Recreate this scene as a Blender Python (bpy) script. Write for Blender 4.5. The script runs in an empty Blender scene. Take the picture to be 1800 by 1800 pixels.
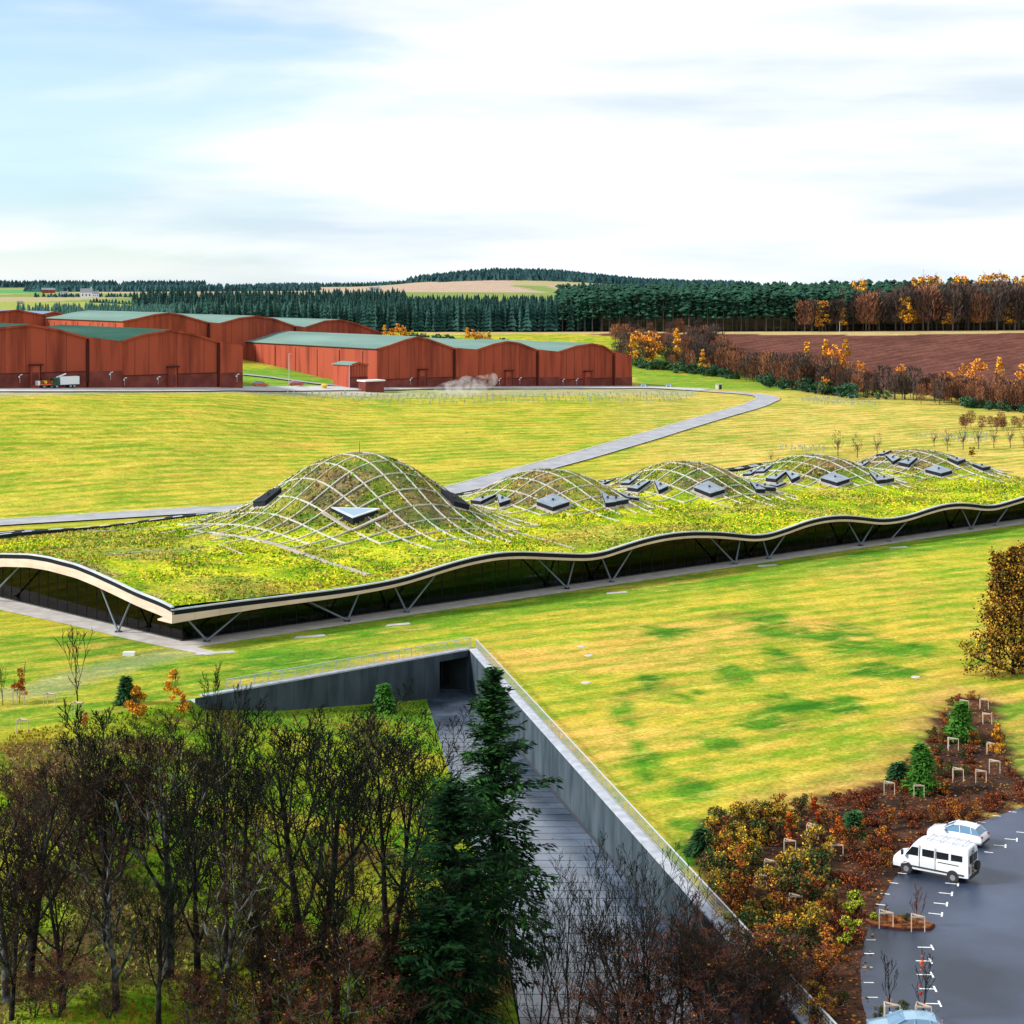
import bpy, bmesh, math, random
import numpy as np
from mathutils import Vector, Matrix, noise as mnoise
from mathutils.geometry import delaunay_2d_cdt

rnd = random.Random(11)
npr = np.random.RandomState(7)
C = bpy.context.scene.collection
scene = bpy.context.scene

# ---------------------------------------------------------------- camera, world, sun, exposure
CAM_H, FOC, HORIZON = 41.0, 3000.0, 505.0      # photo-pixel focal length and horizon row of the 1800 px photo
cam_data = bpy.data.cameras.new('camera')
cam_data.sensor_width = 36.0
cam_data.lens = 36.0 * FOC / 1800.0
cam_data.shift_y = -(900.0 - HORIZON) / 1800.0
cam_data.clip_start = 1.0
cam_data.clip_end = 30000.0
camera = bpy.data.objects.new('camera', cam_data)
camera.location = (0, 0, CAM_H)
camera.rotation_euler = (math.radians(90), 0, 0)
C.objects.link(camera)
scene.camera = camera

SUN_AZ, SUN_EL = math.radians(-98), math.radians(34)      # azimuth from +Y, clockwise positive
scene.world = bpy.data.worlds.new("World")
scene.world.use_nodes = True
wt = scene.world.node_tree
wn = wt.nodes
wn.clear()
def wnode(t, **k):
    n = wn.new(t)
    for a, b in k.items():
        setattr(n, a, b)
    return n
sky = wnode('ShaderNodeTexSky', sky_type='NISHITA', sun_disc=False)
sky.sun_elevation = SUN_EL
sky.sun_rotation = SUN_AZ
sky.air_density = 1.0
sky.dust_density = 0.6
tcw = wnode('ShaderNodeTexCoord')
sep = wnode('ShaderNodeSeparateXYZ')
wt.links.new(tcw.outputs['Generated'], sep.inputs[0])
mpw = wnode('ShaderNodeMapping')
mpw.inputs['Scale'].default_value = (3.4, 3.4, 19.0)
mpw.inputs['Location'].default_value = (1.3, 0.4, 0.9)
mpw.inputs['Rotation'].default_value = (0, math.radians(-6), 0)
wt.links.new(tcw.outputs['Generated'], mpw.inputs['Vector'])
cn = wnode('ShaderNodeTexNoise')
cn.inputs['Scale'].default_value = 1.0
cn.inputs['Detail'].default_value = 7.0
cn.inputs['Roughness'].default_value = 0.5
cn.inputs['Distortion'].default_value = 0.35
wt.links.new(mpw.outputs[0], cn.inputs['Vector'])
# a broad break in the cloud towards the west (left)
bx_ = wnode('ShaderNodeMapRange')
bx_.inputs['From Min'].default_value = -0.30
bx_.inputs['From Max'].default_value = 0.04
bx_.inputs['To Min'].default_value = -0.20
bx_.inputs['To Max'].default_value = 0.22
wt.links.new(sep.outputs['X'], bx_.inputs['Value'])
addc = wnode('ShaderNodeMath', operation='ADD')
wt.links.new(cn.outputs['Fac'], addc.inputs[0])
wt.links.new(bx_.outputs[0], addc.inputs[1])
rampc = wnode('ShaderNodeMapRange', interpolation_type='SMOOTHSTEP')
rampc.inputs['From Min'].default_value = 0.30
rampc.inputs['From Max'].default_value = 0.62
rampc.inputs['To Min'].default_value = 0.30
rampc.inputs['To Max'].default_value = 1.0
wt.links.new(addc.outputs[0], rampc.inputs['Value'])
# horizon is always cloudier
hz = wnode('ShaderNodeMapRange')
hz.inputs['From Min'].default_value = 0.0
hz.inputs['From Max'].default_value = 0.045
hz.inputs['To Min'].default_value = 0.75
hz.inputs['To Max'].default_value = 0.0
wt.links.new(sep.outputs['Z'], hz.inputs['Value'])
mxc = wnode('ShaderNodeMath', operation='MAXIMUM')
wt.links.new(rampc.outputs[0], mxc.inputs[0])
wt.links.new(hz.outputs[0], mxc.inputs[1])
# soft grey modelling inside the cloud
mp2 = wnode('ShaderNodeMapping')
mp2.inputs['Scale'].default_value = (3.2, 3.2, 24.0)
wt.links.new(tcw.outputs['Generated'], mp2.inputs['Vector'])
cn2 = wnode('ShaderNodeTexNoise')
cn2.inputs['Scale'].default_value = 1.0
cn2.inputs['Detail'].default_value = 6.0
wt.links.new(mp2.outputs[0], cn2.inputs['Vector'])
crc = wnode('ShaderNodeValToRGB')
crc.color_ramp.elements[0].position = 0.36
crc.color_ramp.elements[0].color = (0.47, 0.545, 0.615, 1)
crc.color_ramp.elements[1].position = 0.58
crc.color_ramp.elements[1].color = (0.74, 0.745, 0.75, 1)
wt.links.new(cn2.outputs['Fac'], crc.inputs[0])
mulc = wnode('ShaderNodeVectorMath', operation='SCALE')
mulc.inputs['Scale'].default_value = 7.3
wt.links.new(crc.outputs[0], mulc.inputs[0])
mixc = wnode('ShaderNodeMixRGB')
wt.links.new(mxc.outputs[0], mixc.inputs['Fac'])
skg = wnode('ShaderNodeMixRGB', blend_type='MULTIPLY')
skg.inputs['Fac'].default_value = 1.0
skg.inputs['Color2'].default_value = (0.56, 0.74, 0.93, 1)
wt.links.new(sky.outputs[0], skg.inputs['Color1'])
wt.links.new(skg.outputs[0], mixc.inputs['Color1'])
wt.links.new(mulc.outputs[0], mixc.inputs['Color2'])
bg = wnode('ShaderNodeBackground')
bg.inputs['Strength'].default_value = 0.10
wt.links.new(mixc.outputs[0], bg.inputs['Color'])
wo = wnode('ShaderNodeOutputWorld')
wt.links.new(bg.outputs[0], wo.inputs['Surface'])

sun_data = bpy.data.lights.new('sun', 'SUN')
sun_data.energy = 2.8
sun_data.angle = math.radians(10)
sun_data.color = (1.0, 0.95, 0.87)
sun = bpy.data.objects.new('sun', sun_data)
sd = Vector((math.sin(SUN_AZ) * math.cos(SUN_EL), math.cos(SUN_AZ) * math.cos(SUN_EL), math.sin(SUN_EL)))
sun.rotation_euler = sd.to_track_quat('Z', 'Y').to_euler()
C.objects.link(sun)
vs = scene.view_settings
vs.view_transform = 'Standard'
vs.look = 'None'
vs.gamma = 1.0
vs.use_curve_mapping = False
vs.exposure = 1.12
scene.cycles.max_bounces = 6
scene.cycles.transparent_max_bounces = 12
scene.cycles.volume_bounces = 1

# ---------------------------------------------------------------- helpers
def link(o, parent=None):
    C.objects.link(o)
    if parent is not None:
        o.parent = parent
    return o

class MB:
    """collects shapes; build() links them as one mesh object"""
    def __init__(s):
        s.v = []; s.f = []; s.m = []
    def add(s, vs_, fs, mi=0):
        b = len(s.v)
        s.v.extend(vs_)
        for f in fs:
            s.f.append(tuple(i + b for i in f)); s.m.append(mi)
    def box(s, c, size, M=None, mi=0, taper=1.0):
        x, y, z = size[0] / 2, size[1] / 2, size[2] / 2
        vv = []
        for dz in (-1, 1):
            k = 1.0 if dz < 0 else taper
            for dx, dy in ((-1, -1), (1, -1), (1, 1), (-1, 1)):
                p = Vector((c[0] + dx * x * k, c[1] + dy * y * k, c[2] + dz * z))
                vv.append(tuple(M @ p) if M else tuple(p))
        s.add(vv, [(3, 2, 1, 0), (4, 5, 6, 7), (0, 1, 5, 4), (1, 2, 6, 5), (2, 3, 7, 6), (3, 0, 4, 7)], mi)
    def seg(s, p0, p1, r0, r1, n=4, mi=0, cap=False):
        p0 = Vector(p0); p1 = Vector(p1)
        d = p1 - p0
        if d.length < 1e-6: return
        d.normalize()
        a = d.cross(Vector((0, 0, 1)) if abs(d.z) < 0.9 else Vector((1, 0, 0))).normalized()
        b = d.cross(a)
        vv = []
        for p, r in ((p0, r0), (p1, r1)):
            for i in range(n):
                t = 2 * math.pi * i / n
                vv.append(tuple(p + a * (r * math.cos(t)) + b * (r * math.sin(t))))
        fs = [(i, (i + 1) % n, n + (i + 1) % n, n + i) for i in range(n)]
        if cap:
            fs.append(tuple(range(n - 1, -1, -1))); fs.append(tuple(range(n, 2 * n)))
        s.add(vv, fs, mi)
    def bar(s, p0, p1, w, h, mi=0):
        """square bar, w across (horizontal), h in height"""
        p0 = Vector(p0); p1 = Vector(p1)
        d = (p1 - p0).normalized()
        a = d.cross(Vector((0, 0, 1)))
        a = Vector((1, 0, 0)) if a.length < 1e-4 else a.normalized()
        b = a.cross(d)
        vv = []
        for p in (p0, p1):
            for i, j in ((-1, -1), (1, -1), (1, 1), (-1, 1)):
                vv.append(tuple(p + a * (i * w / 2) + b * (j * h / 2)))
        s.add(vv, [(0, 1, 5, 4), (1, 2, 6, 5), (2, 3, 7, 6), (3, 0, 4, 7), (3, 2, 1, 0), (4, 5, 6, 7)], mi)
    def prism(s, poly, z0, z1, mi=0):
        n = len(poly)
        vv = [(p[0], p[1], z0) for p in poly] + [(p[0], p[1], z1) for p in poly]
        s.add(vv, [tuple(range(n - 1, -1, -1)), tuple(range(n, 2 * n))] + [(i, (i + 1) % n, n + (i + 1) % n, n + i) for i in range(n)], mi)
    def mesh(s, name, mats, smooth=False):
        me = bpy.data.meshes.new(name)
        me.from_pydata(s.v, [], s.f)
        for m in (mats if isinstance(mats, (list, tuple)) else [mats]):
            me.materials.append(m)
        if any(s.m):
            me.polygons.foreach_set('material_index', s.m)
        if smooth:
            me.polygons.foreach_set('use_smooth', [True] * len(me.polygons))
        me.update()
        return me
    def build(s, name, mats, parent=None, smooth=False):
        return link(bpy.data.objects.new(name, s.mesh(name, mats, smooth)), parent)

def fast_mesh(name, V, F, mats, mi=None, smooth=False):
    """V (n,3), F (m,3 or 4) numpy"""
    me = bpy.data.meshes.new(name)
    V = np.asarray(V, dtype=np.float32); F = np.asarray(F, dtype=np.int32)
    k = F.shape[1]
    me.vertices.add(len(V)); me.vertices.foreach_set('co', V.ravel())
    me.loops.add(F.size); me.loops.foreach_set('vertex_index', F.ravel())
    me.polygons.add(len(F))
    me.polygons.foreach_set('loop_start', np.arange(0, F.size, k, dtype=np.int32))
    try:
        me.polygons.foreach_set('loop_total', np.full(len(F), k, dtype=np.int32))
    except Exception:
        pass
    for m in (mats if isinstance(mats, (list, tuple)) else [mats]):
        me.materials.append(m)
    if mi is not None:
        me.polygons.foreach_set('material_index', np.asarray(mi, dtype=np.int32))
    me.polygons.foreach_set('use_smooth', np.full(len(F), smooth))
    me.update(calc_edges=True)
    return me

def thing(name, label, cat, loc=(0, 0, 0), rz=0.0, group=None, sc=1.0):
    o = bpy.data.objects.new(name, None)
    o.empty_display_size = 0.3
    o.location = loc; o.rotation_euler = (0, 0, rz); o.scale = (sc, sc, sc)
    C.objects.link(o)
    o['label'] = label; o['category'] = cat
    if group: o['group'] = group
    return o
def tag(o, label=None, cat=None, group=None, kind=None):
    if label: o['label'] = label
    if cat: o['category'] = cat
    if group: o['group'] = group
    if kind: o['kind'] = kind
    return o
KIDS = {}
def dup(root, loc, rz, label=None, group=None, sc=None):
    r = root.copy(); C.objects.link(r)
    r.location = loc; r.rotation_euler = (0, 0, rz)
    if sc is not None:
        r.scale = sc if isinstance(sc, tuple) else (sc, sc, sc)
    if label: r['label'] = label
    if group: r['group'] = group
    if root.name not in KIDS:
        KIDS[root.name] = [(c, list(c.children)) for c in root.children]
    for c0, g0 in KIDS[root.name]:
        c = c0.copy(); C.objects.link(c); c.parent = r
        for g in g0:
            d = g.copy(); C.objects.link(d); d.parent = c
    return r

# ---------------------------------------------------------------- materials
def M_(name, col, rough=0.8, col2=None, scale=1.0, bump=0.0, bscale=None, metal=0.0, spec=None, stretch=None, rand=0.0, detail=5.0, coord='Object', sharp=(0.35, 0.65), col3=None):
    m = bpy.data.materials.new(name)
    m.use_nodes = True
    nt = m.node_tree
    p = nt.nodes['Principled BSDF']
    p.inputs['Roughness'].default_value = rough
    p.inputs['Metallic'].default_value = metal
    if spec is None and rough >= 0.85: spec = 0.06
    if spec is not None:
        p.inputs['Specular IOR Level'].default_value = spec
    p.inputs['Base Color'].default_value = (*col, 1)
    out = None
    if col2 is not None or bump:
        tc = nt.nodes.new('ShaderNodeTexCoord')
        mp = nt.nodes.new('ShaderNodeMapping')
        if stretch: mp.inputs['Scale'].default_value = stretch
        nt.links.new(tc.outputs[coord], mp.inputs['Vector'])
    if col2 is not None:
        n = nt.nodes.new('ShaderNodeTexNoise')
        n.inputs['Scale'].default_value = scale
        n.inputs['Detail'].default_value = detail
        nt.links.new(mp.outputs[0], n.inputs['Vector'])
        r = nt.nodes.new('ShaderNodeValToRGB')
        r.color_ramp.elements[0].position = sharp[0]; r.color_ramp.elements[0].color = (*col, 1)
        r.color_ramp.elements[1].position = sharp[1]; r.color_ramp.elements[1].color = (*col2, 1)
        if col3 is not None:
            e = r.color_ramp.elements.new((sharp[0] + sharp[1]) / 2); e.color = (*col3, 1)
        nt.links.new(n.outputs['Fac'], r.inputs[0])
        out = r.outputs[0]
    if rand:
        oi = nt.nodes.new('ShaderNodeObjectInfo')
        hs = nt.nodes.new('ShaderNodeHueSaturation')
        if out is None:
            hs.inputs['Color'].default_value = (*col, 1)
        else:
            nt.links.new(out, hs.inputs['Color'])
        a = nt.nodes.new('ShaderNodeMapRange')
        a.inputs['To Min'].default_value = 1 - rand; a.inputs['To Max'].default_value = 1 + rand
        nt.links.new(oi.outputs['Random'], a.inputs['Value'])
        nt.links.new(a.outputs[0], hs.inputs['Value'])
        out = hs.outputs[0]
    if out is not None:
        nt.links.new(out, p.inputs['Base Color'])
    if bump:
        n2 = nt.nodes.new('ShaderNodeTexNoise')
        n2.inputs['Scale'].default_value = bscale or scale * 4
        n2.inputs['Detail'].default_value = 6
        nt.links.new(mp.outputs[0], n2.inputs['Vector'])
        b = nt.nodes.new('ShaderNodeBump')
        b.inputs['Strength'].default_value = 1.0
        b.inputs['Distance'].default_value = bump
        nt.links.new(n2.outputs['Fac'], b.inputs['Height'])
        nt.links.new(b.outputs[0], p.inputs['Normal'])
    return m

def M_land(name, fine=2.2, coarse=0.12, bump=0.06, stretch=(1, 1, 1), mottle=0.5, wave=0.0, soft=0.11, streak=0.0, warm=0.0):
    """two colours stored per vertex, mixed by noise at three sizes"""
    m = bpy.data.materials.new(name); m.use_nodes = True
    nt = m.node_tree; p = nt.nodes['Principled BSDF']
    p.inputs['Roughness'].default_value = 0.95
    p.inputs['Specular IOR Level'].default_value = 0.02
    def N(t): return nt.nodes.new(t)
    tc = N('ShaderNodeTexCoord'); mp = N('ShaderNodeMapping'); mp.inputs['Scale'].default_value = stretch
    nt.links.new(tc.outputs['Object'], mp.inputs['Vector'])
    acc = None
    ms_ = N('ShaderNodeMapping'); ms_.vector_type = 'TEXTURE'; ms_.inputs['Rotation'].default_value = (0, 0, math.radians(33)); ms_.inputs['Scale'].default_value = (15.0, 2.6, 3.0)
    nt.links.new(tc.outputs['Object'], ms_.inputs['Vector'])
    ns_ = N('ShaderNodeTexNoise'); ns_.inputs['Scale'].default_value = 1.0; ns_.inputs['Detail'].default_value = 7; ns_.inputs['Roughness'].default_value = 0.68
    nt.links.new(ms_.outputs[0], ns_.inputs['Vector'])
    for sc, w in ((coarse, 0.42), (coarse * 5, 0.30), (fine, 0.28)):
        n = N('ShaderNodeTexNoise'); n.inputs['Scale'].default_value = sc; n.inputs['Detail'].default_value = 8
        n.inputs['Roughness'].default_value = 0.62
        nt.links.new(mp.outputs[0], n.inputs['Vector'])
        q = N('ShaderNodeMath'); q.operation = 'MULTIPLY'; q.inputs[1].default_value = w
        nt.links.new(n.outputs['Fac'], q.inputs[0])
        if acc is None: acc = q
        else:
            s_ = N('ShaderNodeMath'); s_.operation = 'ADD'
            nt.links.new(acc.outputs[0], s_.inputs[0]); nt.links.new(q.outputs[0], s_.inputs[1]); acc = s_
    if wave:
        wv = N('ShaderNodeTexWave'); wv.inputs['Scale'].default_value = 0.075; wv.inputs['Distortion'].default_value = 5.0
        wv.inputs['Detail'].default_value = 3; wv.inputs['Detail Scale'].default_value = 0.6
        mw = N('ShaderNodeMapping'); mw.inputs['Rotation'].default_value = (0, 0, math.radians(62))
        nt.links.new(tc.outputs['Object'], mw.inputs['Vector']); nt.links.new(mw.outputs[0], wv.inputs['Vector'])
        q = N('ShaderNodeMath'); q.operation = 'MULTIPLY_ADD'; q.inputs[1].default_value = wave
        nt.links.new(wv.outputs['Fac'], q.inputs[0]); nt.links.new(acc.outputs[0], q.inputs[2])
        s_ = N('ShaderNodeMath'); s_.operation = 'SUBTRACT'; s_.inputs[1].default_value = wave / 2
        nt.links.new(q.outputs[0], s_.inputs[0]); acc = s_
    if streak:
        q = N('ShaderNodeMath'); q.operation = 'MULTIPLY_ADD'; q.inputs[1].default_value = streak
        nt.links.new(ns_.outputs['Fac'], q.inputs[0]); nt.links.new(acc.outputs[0], q.inputs[2])
        s_ = N('ShaderNodeMath'); s_.operation = 'SUBTRACT'; s_.inputs[1].default_value = streak / 2
        nt.links.new(q.outputs[0], s_.inputs[0]); acc = s_
    mr = N('ShaderNodeMapRange'); mr.interpolation_type = 'SMOOTHSTEP'
    mr.inputs['From Min'].default_value = 0.5 - soft; mr.inputs['From Max'].default_value = 0.5 + soft
    nt.links.new(acc.outputs[0], mr.inputs['Value'])
    ca = N('ShaderNodeAttribute'); ca.attribute_name = 'colA'
    cb = N('ShaderNodeAttribute'); cb.attribute_name = 'colB'
    mx = N('ShaderNodeMixRGB')
    nt.links.new(mr.outputs[0], mx.inputs['Fac']); nt.links.new(ca.outputs['Color'], mx.inputs['Color1']); nt.links.new(cb.outputs['Color'], mx.inputs['Color2'])
    # fine speckle
    n3 = N('ShaderNodeTexNoise'); n3.inputs['Scale'].default_value = fine * 2.3; n3.inputs['Detail'].default_value = 6; n3.inputs['Roughness'].default_value = 0.75
    nt.links.new(mp.outputs[0], n3.inputs['Vector'])
    m3 = N('ShaderNodeMapRange'); m3.inputs['From Min'].default_value = 0.3; m3.inputs['From Max'].default_value = 0.7
    m3.inputs['To Min'].default_value = 1 - mottle; m3.inputs['To Max'].default_value = 1 + mottle
    nt.links.new(n3.outputs['Fac'], m3.inputs['Value'])
    col_out = mx.outputs[0]
    if warm:
        for (wc, wsc, lo_, hi_, amt) in (((0.58, 0.30, 0.065, 1), 0.16, 0.50, 0.66, warm), ((0.085, 0.26, 0.008, 1), 0.22, 0.50, 0.66, warm * 1.1), ((0.62, 0.50, 0.10, 1), 0.55, 0.52, 0.64, warm * 0.8)):
            mw_ = N('ShaderNodeMapping'); mw_.vector_type = 'TEXTURE'; mw_.inputs['Rotation'].default_value = (0, 0, math.radians(33)); mw_.inputs['Scale'].default_value = (3.2, 1.0, 1.0); mw_.inputs['Location'].default_value = (wsc * 100, 0, 0)
            nt.links.new(tc.outputs['Object'], mw_.inputs['Vector'])
            nw = N('ShaderNodeTexNoise'); nw.inputs['Scale'].default_value = wsc; nw.inputs['Detail'].default_value = 8; nw.inputs['Roughness'].default_value = 0.7
            nt.links.new(mw_.outputs[0], nw.inputs['Vector'])
            rw = N('ShaderNodeMapRange'); rw.interpolation_type = 'SMOOTHSTEP'; rw.inputs['From Min'].default_value = lo_; rw.inputs['From Max'].default_value = hi_; rw.inputs['To Max'].default_value = amt
            nt.links.new(nw.outputs['Fac'], rw.inputs['Value'])
            xw = N('ShaderNodeMixRGB'); xw.inputs['Color2'].default_value = wc
            aw = N('ShaderNodeMath'); aw.operation = 'MULTIPLY'; nt.links.new(rw.outputs[0], aw.inputs[0]); nt.links.new(ca.outputs['Alpha'], aw.inputs[1])
            nt.links.new(aw.outputs[0], xw.inputs['Fac']); nt.links.new(col_out, xw.inputs['Color1']); col_out = xw.outputs[0]
    n4 = N('ShaderNodeTexNoise'); n4.inputs['Scale'].default_value = 0.45; n4.inputs['Detail'].default_value = 5; n4.inputs['Roughness'].default_value = 0.7
    nt.links.new(mp.outputs[0], n4.inputs['Vector'])
    m4 = N('ShaderNodeMath'); m4.operation = 'MULTIPLY_ADD'; m4.inputs[1].default_value = 0.9; m4.inputs[2].default_value = 0.55
    nt.links.new(n4.outputs['Fac'], m4.inputs[0])
    m5 = N('ShaderNodeMath'); m5.operation = 'MULTIPLY'; nt.links.new(m3.outputs[0], m5.inputs[0]); nt.links.new(m4.outputs[0], m5.inputs[1])
    hs = N('ShaderNodeHueSaturation'); nt.links.new(col_out, hs.inputs['Color']); nt.links.new(m5.outputs[0], hs.inputs['Value'])
    nt.links.new(hs.outputs[0], p.inputs['Base Color'])
    b = N('ShaderNodeBump'); b.inputs['Distance'].default_value = bump; b.inputs['Strength'].default_value = 1
    nt.links.new(n3.outputs['Fac'], b.inputs['Height']); nt.links.new(b.outputs[0], p.inputs['Normal'])
    return m

def M_glass(name, tint=(0.05, 0.09, 0.075), refl=1.0, rough=0.03):
    m = bpy.data.materials.new(name); m.use_nodes = True
    nt = m.node_tree; nt.nodes.clear()
    o = nt.nodes.new('ShaderNodeOutputMaterial'); mix = nt.nodes.new('ShaderNodeMixShader')
    tr = nt.nodes.new('ShaderNodeBsdfTransparent'); tr.inputs['Color'].default_value = (*tint, 1)
    gl = nt.nodes.new('ShaderNodeBsdfGlossy'); gl.inputs['Roughness'].default_value = rough; gl.inputs['Color'].default_value = (refl, refl, refl, 1)
    fr = nt.nodes.new('ShaderNodeFresnel'); fr.inputs['IOR'].default_value = 1.5
    nt.links.new(fr.outputs[0], mix.inputs[0]); nt.links.new(tr.outputs[0], mix.inputs[1]); nt.links.new(gl.outputs[0], mix.inputs[2])
    nt.links.new(mix.outputs[0], o.inputs['Surface'])
    return m

M = {}
M['lawn'] = M_land('lawn_grass', fine=1.1, coarse=0.05, bump=0.05, mottle=0.45, wave=0.10, soft=0.15, streak=0.65, warm=0.45)
M['bankg'] = M_land('bank_grass', fine=1.1, coarse=0.08, bump=0.06, mottle=0.5, soft=0.13)
M['turf'] = M_land('roof_sedum', fine=1.9, coarse=0.14, bump=0.08, mottle=0.6, soft=0.09, warm=0.25)
M['asphalt'] = M_('wet_asphalt_sheen', (0.008, 0.016, 0.032), 0.42, (0.058, 0.078, 0.135), 0.06, 0.003, 8, spec=0.45, sharp=(0.36, 0.62))  # lighter blue blotches are sky sheen put into the colour
M['road'] = M_('road_asphalt', (0.25, 0.255, 0.275), 0.8, (0.34, 0.34, 0.355), 0.3)
M['gravel'] = M_('pale_gravel', (0.40, 0.39, 0.37), 0.95, (0.50, 0.48, 0.46), 0.3)
M['paint'] = M_('road_paint', (0.75, 0.75, 0.73), 0.6, (0.45, 0.46, 0.46), 3.0, sharp=(0.5, 0.75))
M['pave'] = M_('pavement_concrete', (0.36, 0.335, 0.31), 0.8, (0.48, 0.45, 0.43), 0.6)
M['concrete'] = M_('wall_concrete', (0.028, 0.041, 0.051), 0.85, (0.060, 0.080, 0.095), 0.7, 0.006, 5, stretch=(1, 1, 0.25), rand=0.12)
M['coping'] = M_('coping_stone', (0.30, 0.32, 0.36), 0.7, (0.42, 0.44, 0.48), 1.2, rand=0.06)
M['slab'] = M_('wet_paving_slab', (0.028, 0.040, 0.062), 0.22, (0.10, 0.125, 0.17), 0.16, spec=0.8, rand=0.15, sharp=(0.38, 0.62))
M['joint'] = M_('dark_joint', (0.045, 0.05, 0.056), 0.6)
M['rail'] = M_('galvanised_steel', (0.50, 0.53, 0.55), 0.45, metal=0.3)
M['mesh'] = M_('rail_mesh', (0.42, 0.45, 0.40), 0.5, metal=0.3)
M['timber'] = M_('larch_fascia', (0.58, 0.43, 0.34), 0.6, (0.70, 0.54, 0.45), 1.0, stretch=(0.3, 0.3, 2), rand=0.05)
M['metal_light'] = M_('light_flashing', (0.42, 0.45, 0.50), 0.5, (0.52, 0.55, 0.58), 0.5)
M['metal_dark'] = M_('dark_louvre', (0.012, 0.015, 0.020), 0.7, spec=0.15)
M['strut'] = M_('painted_steel_strut', (0.13, 0.16, 0.19), 0.45, metal=0.2)
M['strutd'] = M_('dark_steel', (0.03, 0.036, 0.04), 0.5)
M['glass'] = M_glass('curtain_glass', (0.26, 0.46, 0.42), 0.42)
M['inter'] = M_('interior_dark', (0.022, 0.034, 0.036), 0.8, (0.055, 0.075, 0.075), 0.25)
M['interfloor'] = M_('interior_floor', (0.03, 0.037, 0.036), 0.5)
M['reflcol'] = M_('column_and_reflection', (0.30, 0.50, 0.42), 0.5)  # pale green of reflections in the glass, given as a surface colour
M['rib'] = M_('rib_pale_stone', (0.28, 0.28, 0.18), 0.9, (0.50, 0.48, 0.42), 0.35, rand=0.05, sharp=(0.34, 0.46))
M['ribpath'] = M_('roof_gravel_strip', (0.34, 0.29, 0.25), 0.9, (0.44, 0.39, 0.34), 1.5)
M['skylid'] = M_('skylight_lid', (0.16, 0.20, 0.25), 0.35, (0.24, 0.28, 0.33), 0.8, spec=0.4)
M['skyglass'] = M_('skylight_glass', (0.22, 0.34, 0.42), 0.12, spec=0.9)
M['brick'] = M_('red_brick', (0.16, 0.034, 0.022), 0.9, (0.36, 0.076, 0.042), 0.35, 0.01, 4, stretch=(1, 1, 0.10), rand=0.06, sharp=(0.28, 0.52), detail=8)
M['brickd'] = M_('dark_brick_plinth', (0.13, 0.036, 0.030), 0.9, (0.22, 0.062, 0.050), 0.3)
M['brickj'] = M_('brick_joint', (0.075, 0.022, 0.016), 0.9)
M['roofg'] = M_('grey_green_sheet_roof', (0.12, 0.20, 0.17), 0.9, (0.17, 0.26, 0.22), 0.12, stretch=(1, 0.2, 1), spec=0.1)
M['roofd'] = M_('deep_green_sheet_roof', (0.022, 0.070, 0.050), 0.95, (0.036, 0.095, 0.070), 0.12, stretch=(1, 0.2, 1), spec=0.05)
M['roofb'] = M_('blue_grey_sheet_roof', (0.14, 0.20, 0.28), 0.6)
M['white'] = M_('white_paint', (0.76, 0.78, 0.80), 0.35, spec=0.6)
M['carwhite'] = M_('white_car_paint', (0.72, 0.75, 0.79), 0.18, spec=0.8)
M['vanwhite'] = M_('van_paint', (0.74, 0.75, 0.77), 0.3, (0.66, 0.67, 0.68), 0.8, spec=0.6)
M['carblue'] = M_('pale_blue_car_paint', (0.30, 0.46, 0.58), 0.2, metal=0.4)
M['glassd'] = M_('vehicle_glass', (0.010, 0.014, 0.018), 0.08, spec=0.8)
M['glassl'] = M_('pale_vehicle_glass', (0.10, 0.20, 0.30), 0.1, spec=0.9)
M['tyre'] = M_('tyre_rubber', (0.015, 0.015, 0.017), 0.8)
M['rim'] = M_('wheel_rim', (0.35, 0.36, 0.38), 0.4, metal=0.6)
M['black'] = M_('black_plastic', (0.018, 0.018, 0.02), 0.6)
M['redlamp'] = M_('red_lamp', (0.45, 0.03, 0.03), 0.3)
M['yellow'] = M_('yellow_paint', (0.75, 0.42, 0.03), 0.4)
M['orangep'] = M_('orange_paint', (0.65, 0.12, 0.04), 0.4)
M['redp'] = M_('red_paint', (0.5, 0.05, 0.04), 0.35)
M['stake'] = M_('timber_stake', (0.42, 0.33, 0.24), 0.85, (0.54, 0.45, 0.34), 2.0, rand=0.1)
M['tube'] = M_('tree_tube', (0.38, 0.42, 0.36), 0.8, (0.30, 0.36, 0.24), 0.3, coord='Object')
M['bark'] = M_('dark_bark', (0.012, 0.012, 0.011), 0.9, (0.05, 0.052, 0.044), 1.6, stretch=(1, 1, 0.5), sharp=(0.42, 0.70), rand=0.15)
M['barkl'] = M_('lichen_bark', (0.030, 0.030, 0.026), 0.9, (0.26, 0.27, 0.25), 1.2, stretch=(1, 1, 0.7), sharp=(0.45, 0.72), rand=0.15)
M['twigd'] = M_('black_twig', (0.009, 0.012, 0.007), 0.9, rand=0.2)
M['twigb'] = M_('brown_twig', (0.040, 0.022, 0.014), 0.9, (0.012, 0.011, 0.008), 0.35, rand=0.2)
M['twigr'] = M_('russet_twig', (0.15, 0.050, 0.032), 0.9, (0.022, 0.014, 0.010), 0.45, rand=0.25, sharp=(0.42, 0.58))
M['spruce'] = M_('dark_spruce', (0.008, 0.036, 0.030), 0.85, (0.026, 0.082, 0.064), 0.22, rand=0.35, spec=0.15)
M['spruce2'] = M_('young_spruce', (0.040, 0.11, 0.085), 0.85, (0.070, 0.16, 0.125), 0.25, rand=0.25, spec=0.15)
M['pine'] = M_('scots_pine_needles', (0.007, 0.034, 0.022), 0.85, (0.024, 0.085, 0.045), 0.35, rand=0.35, spec=0.15)
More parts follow.
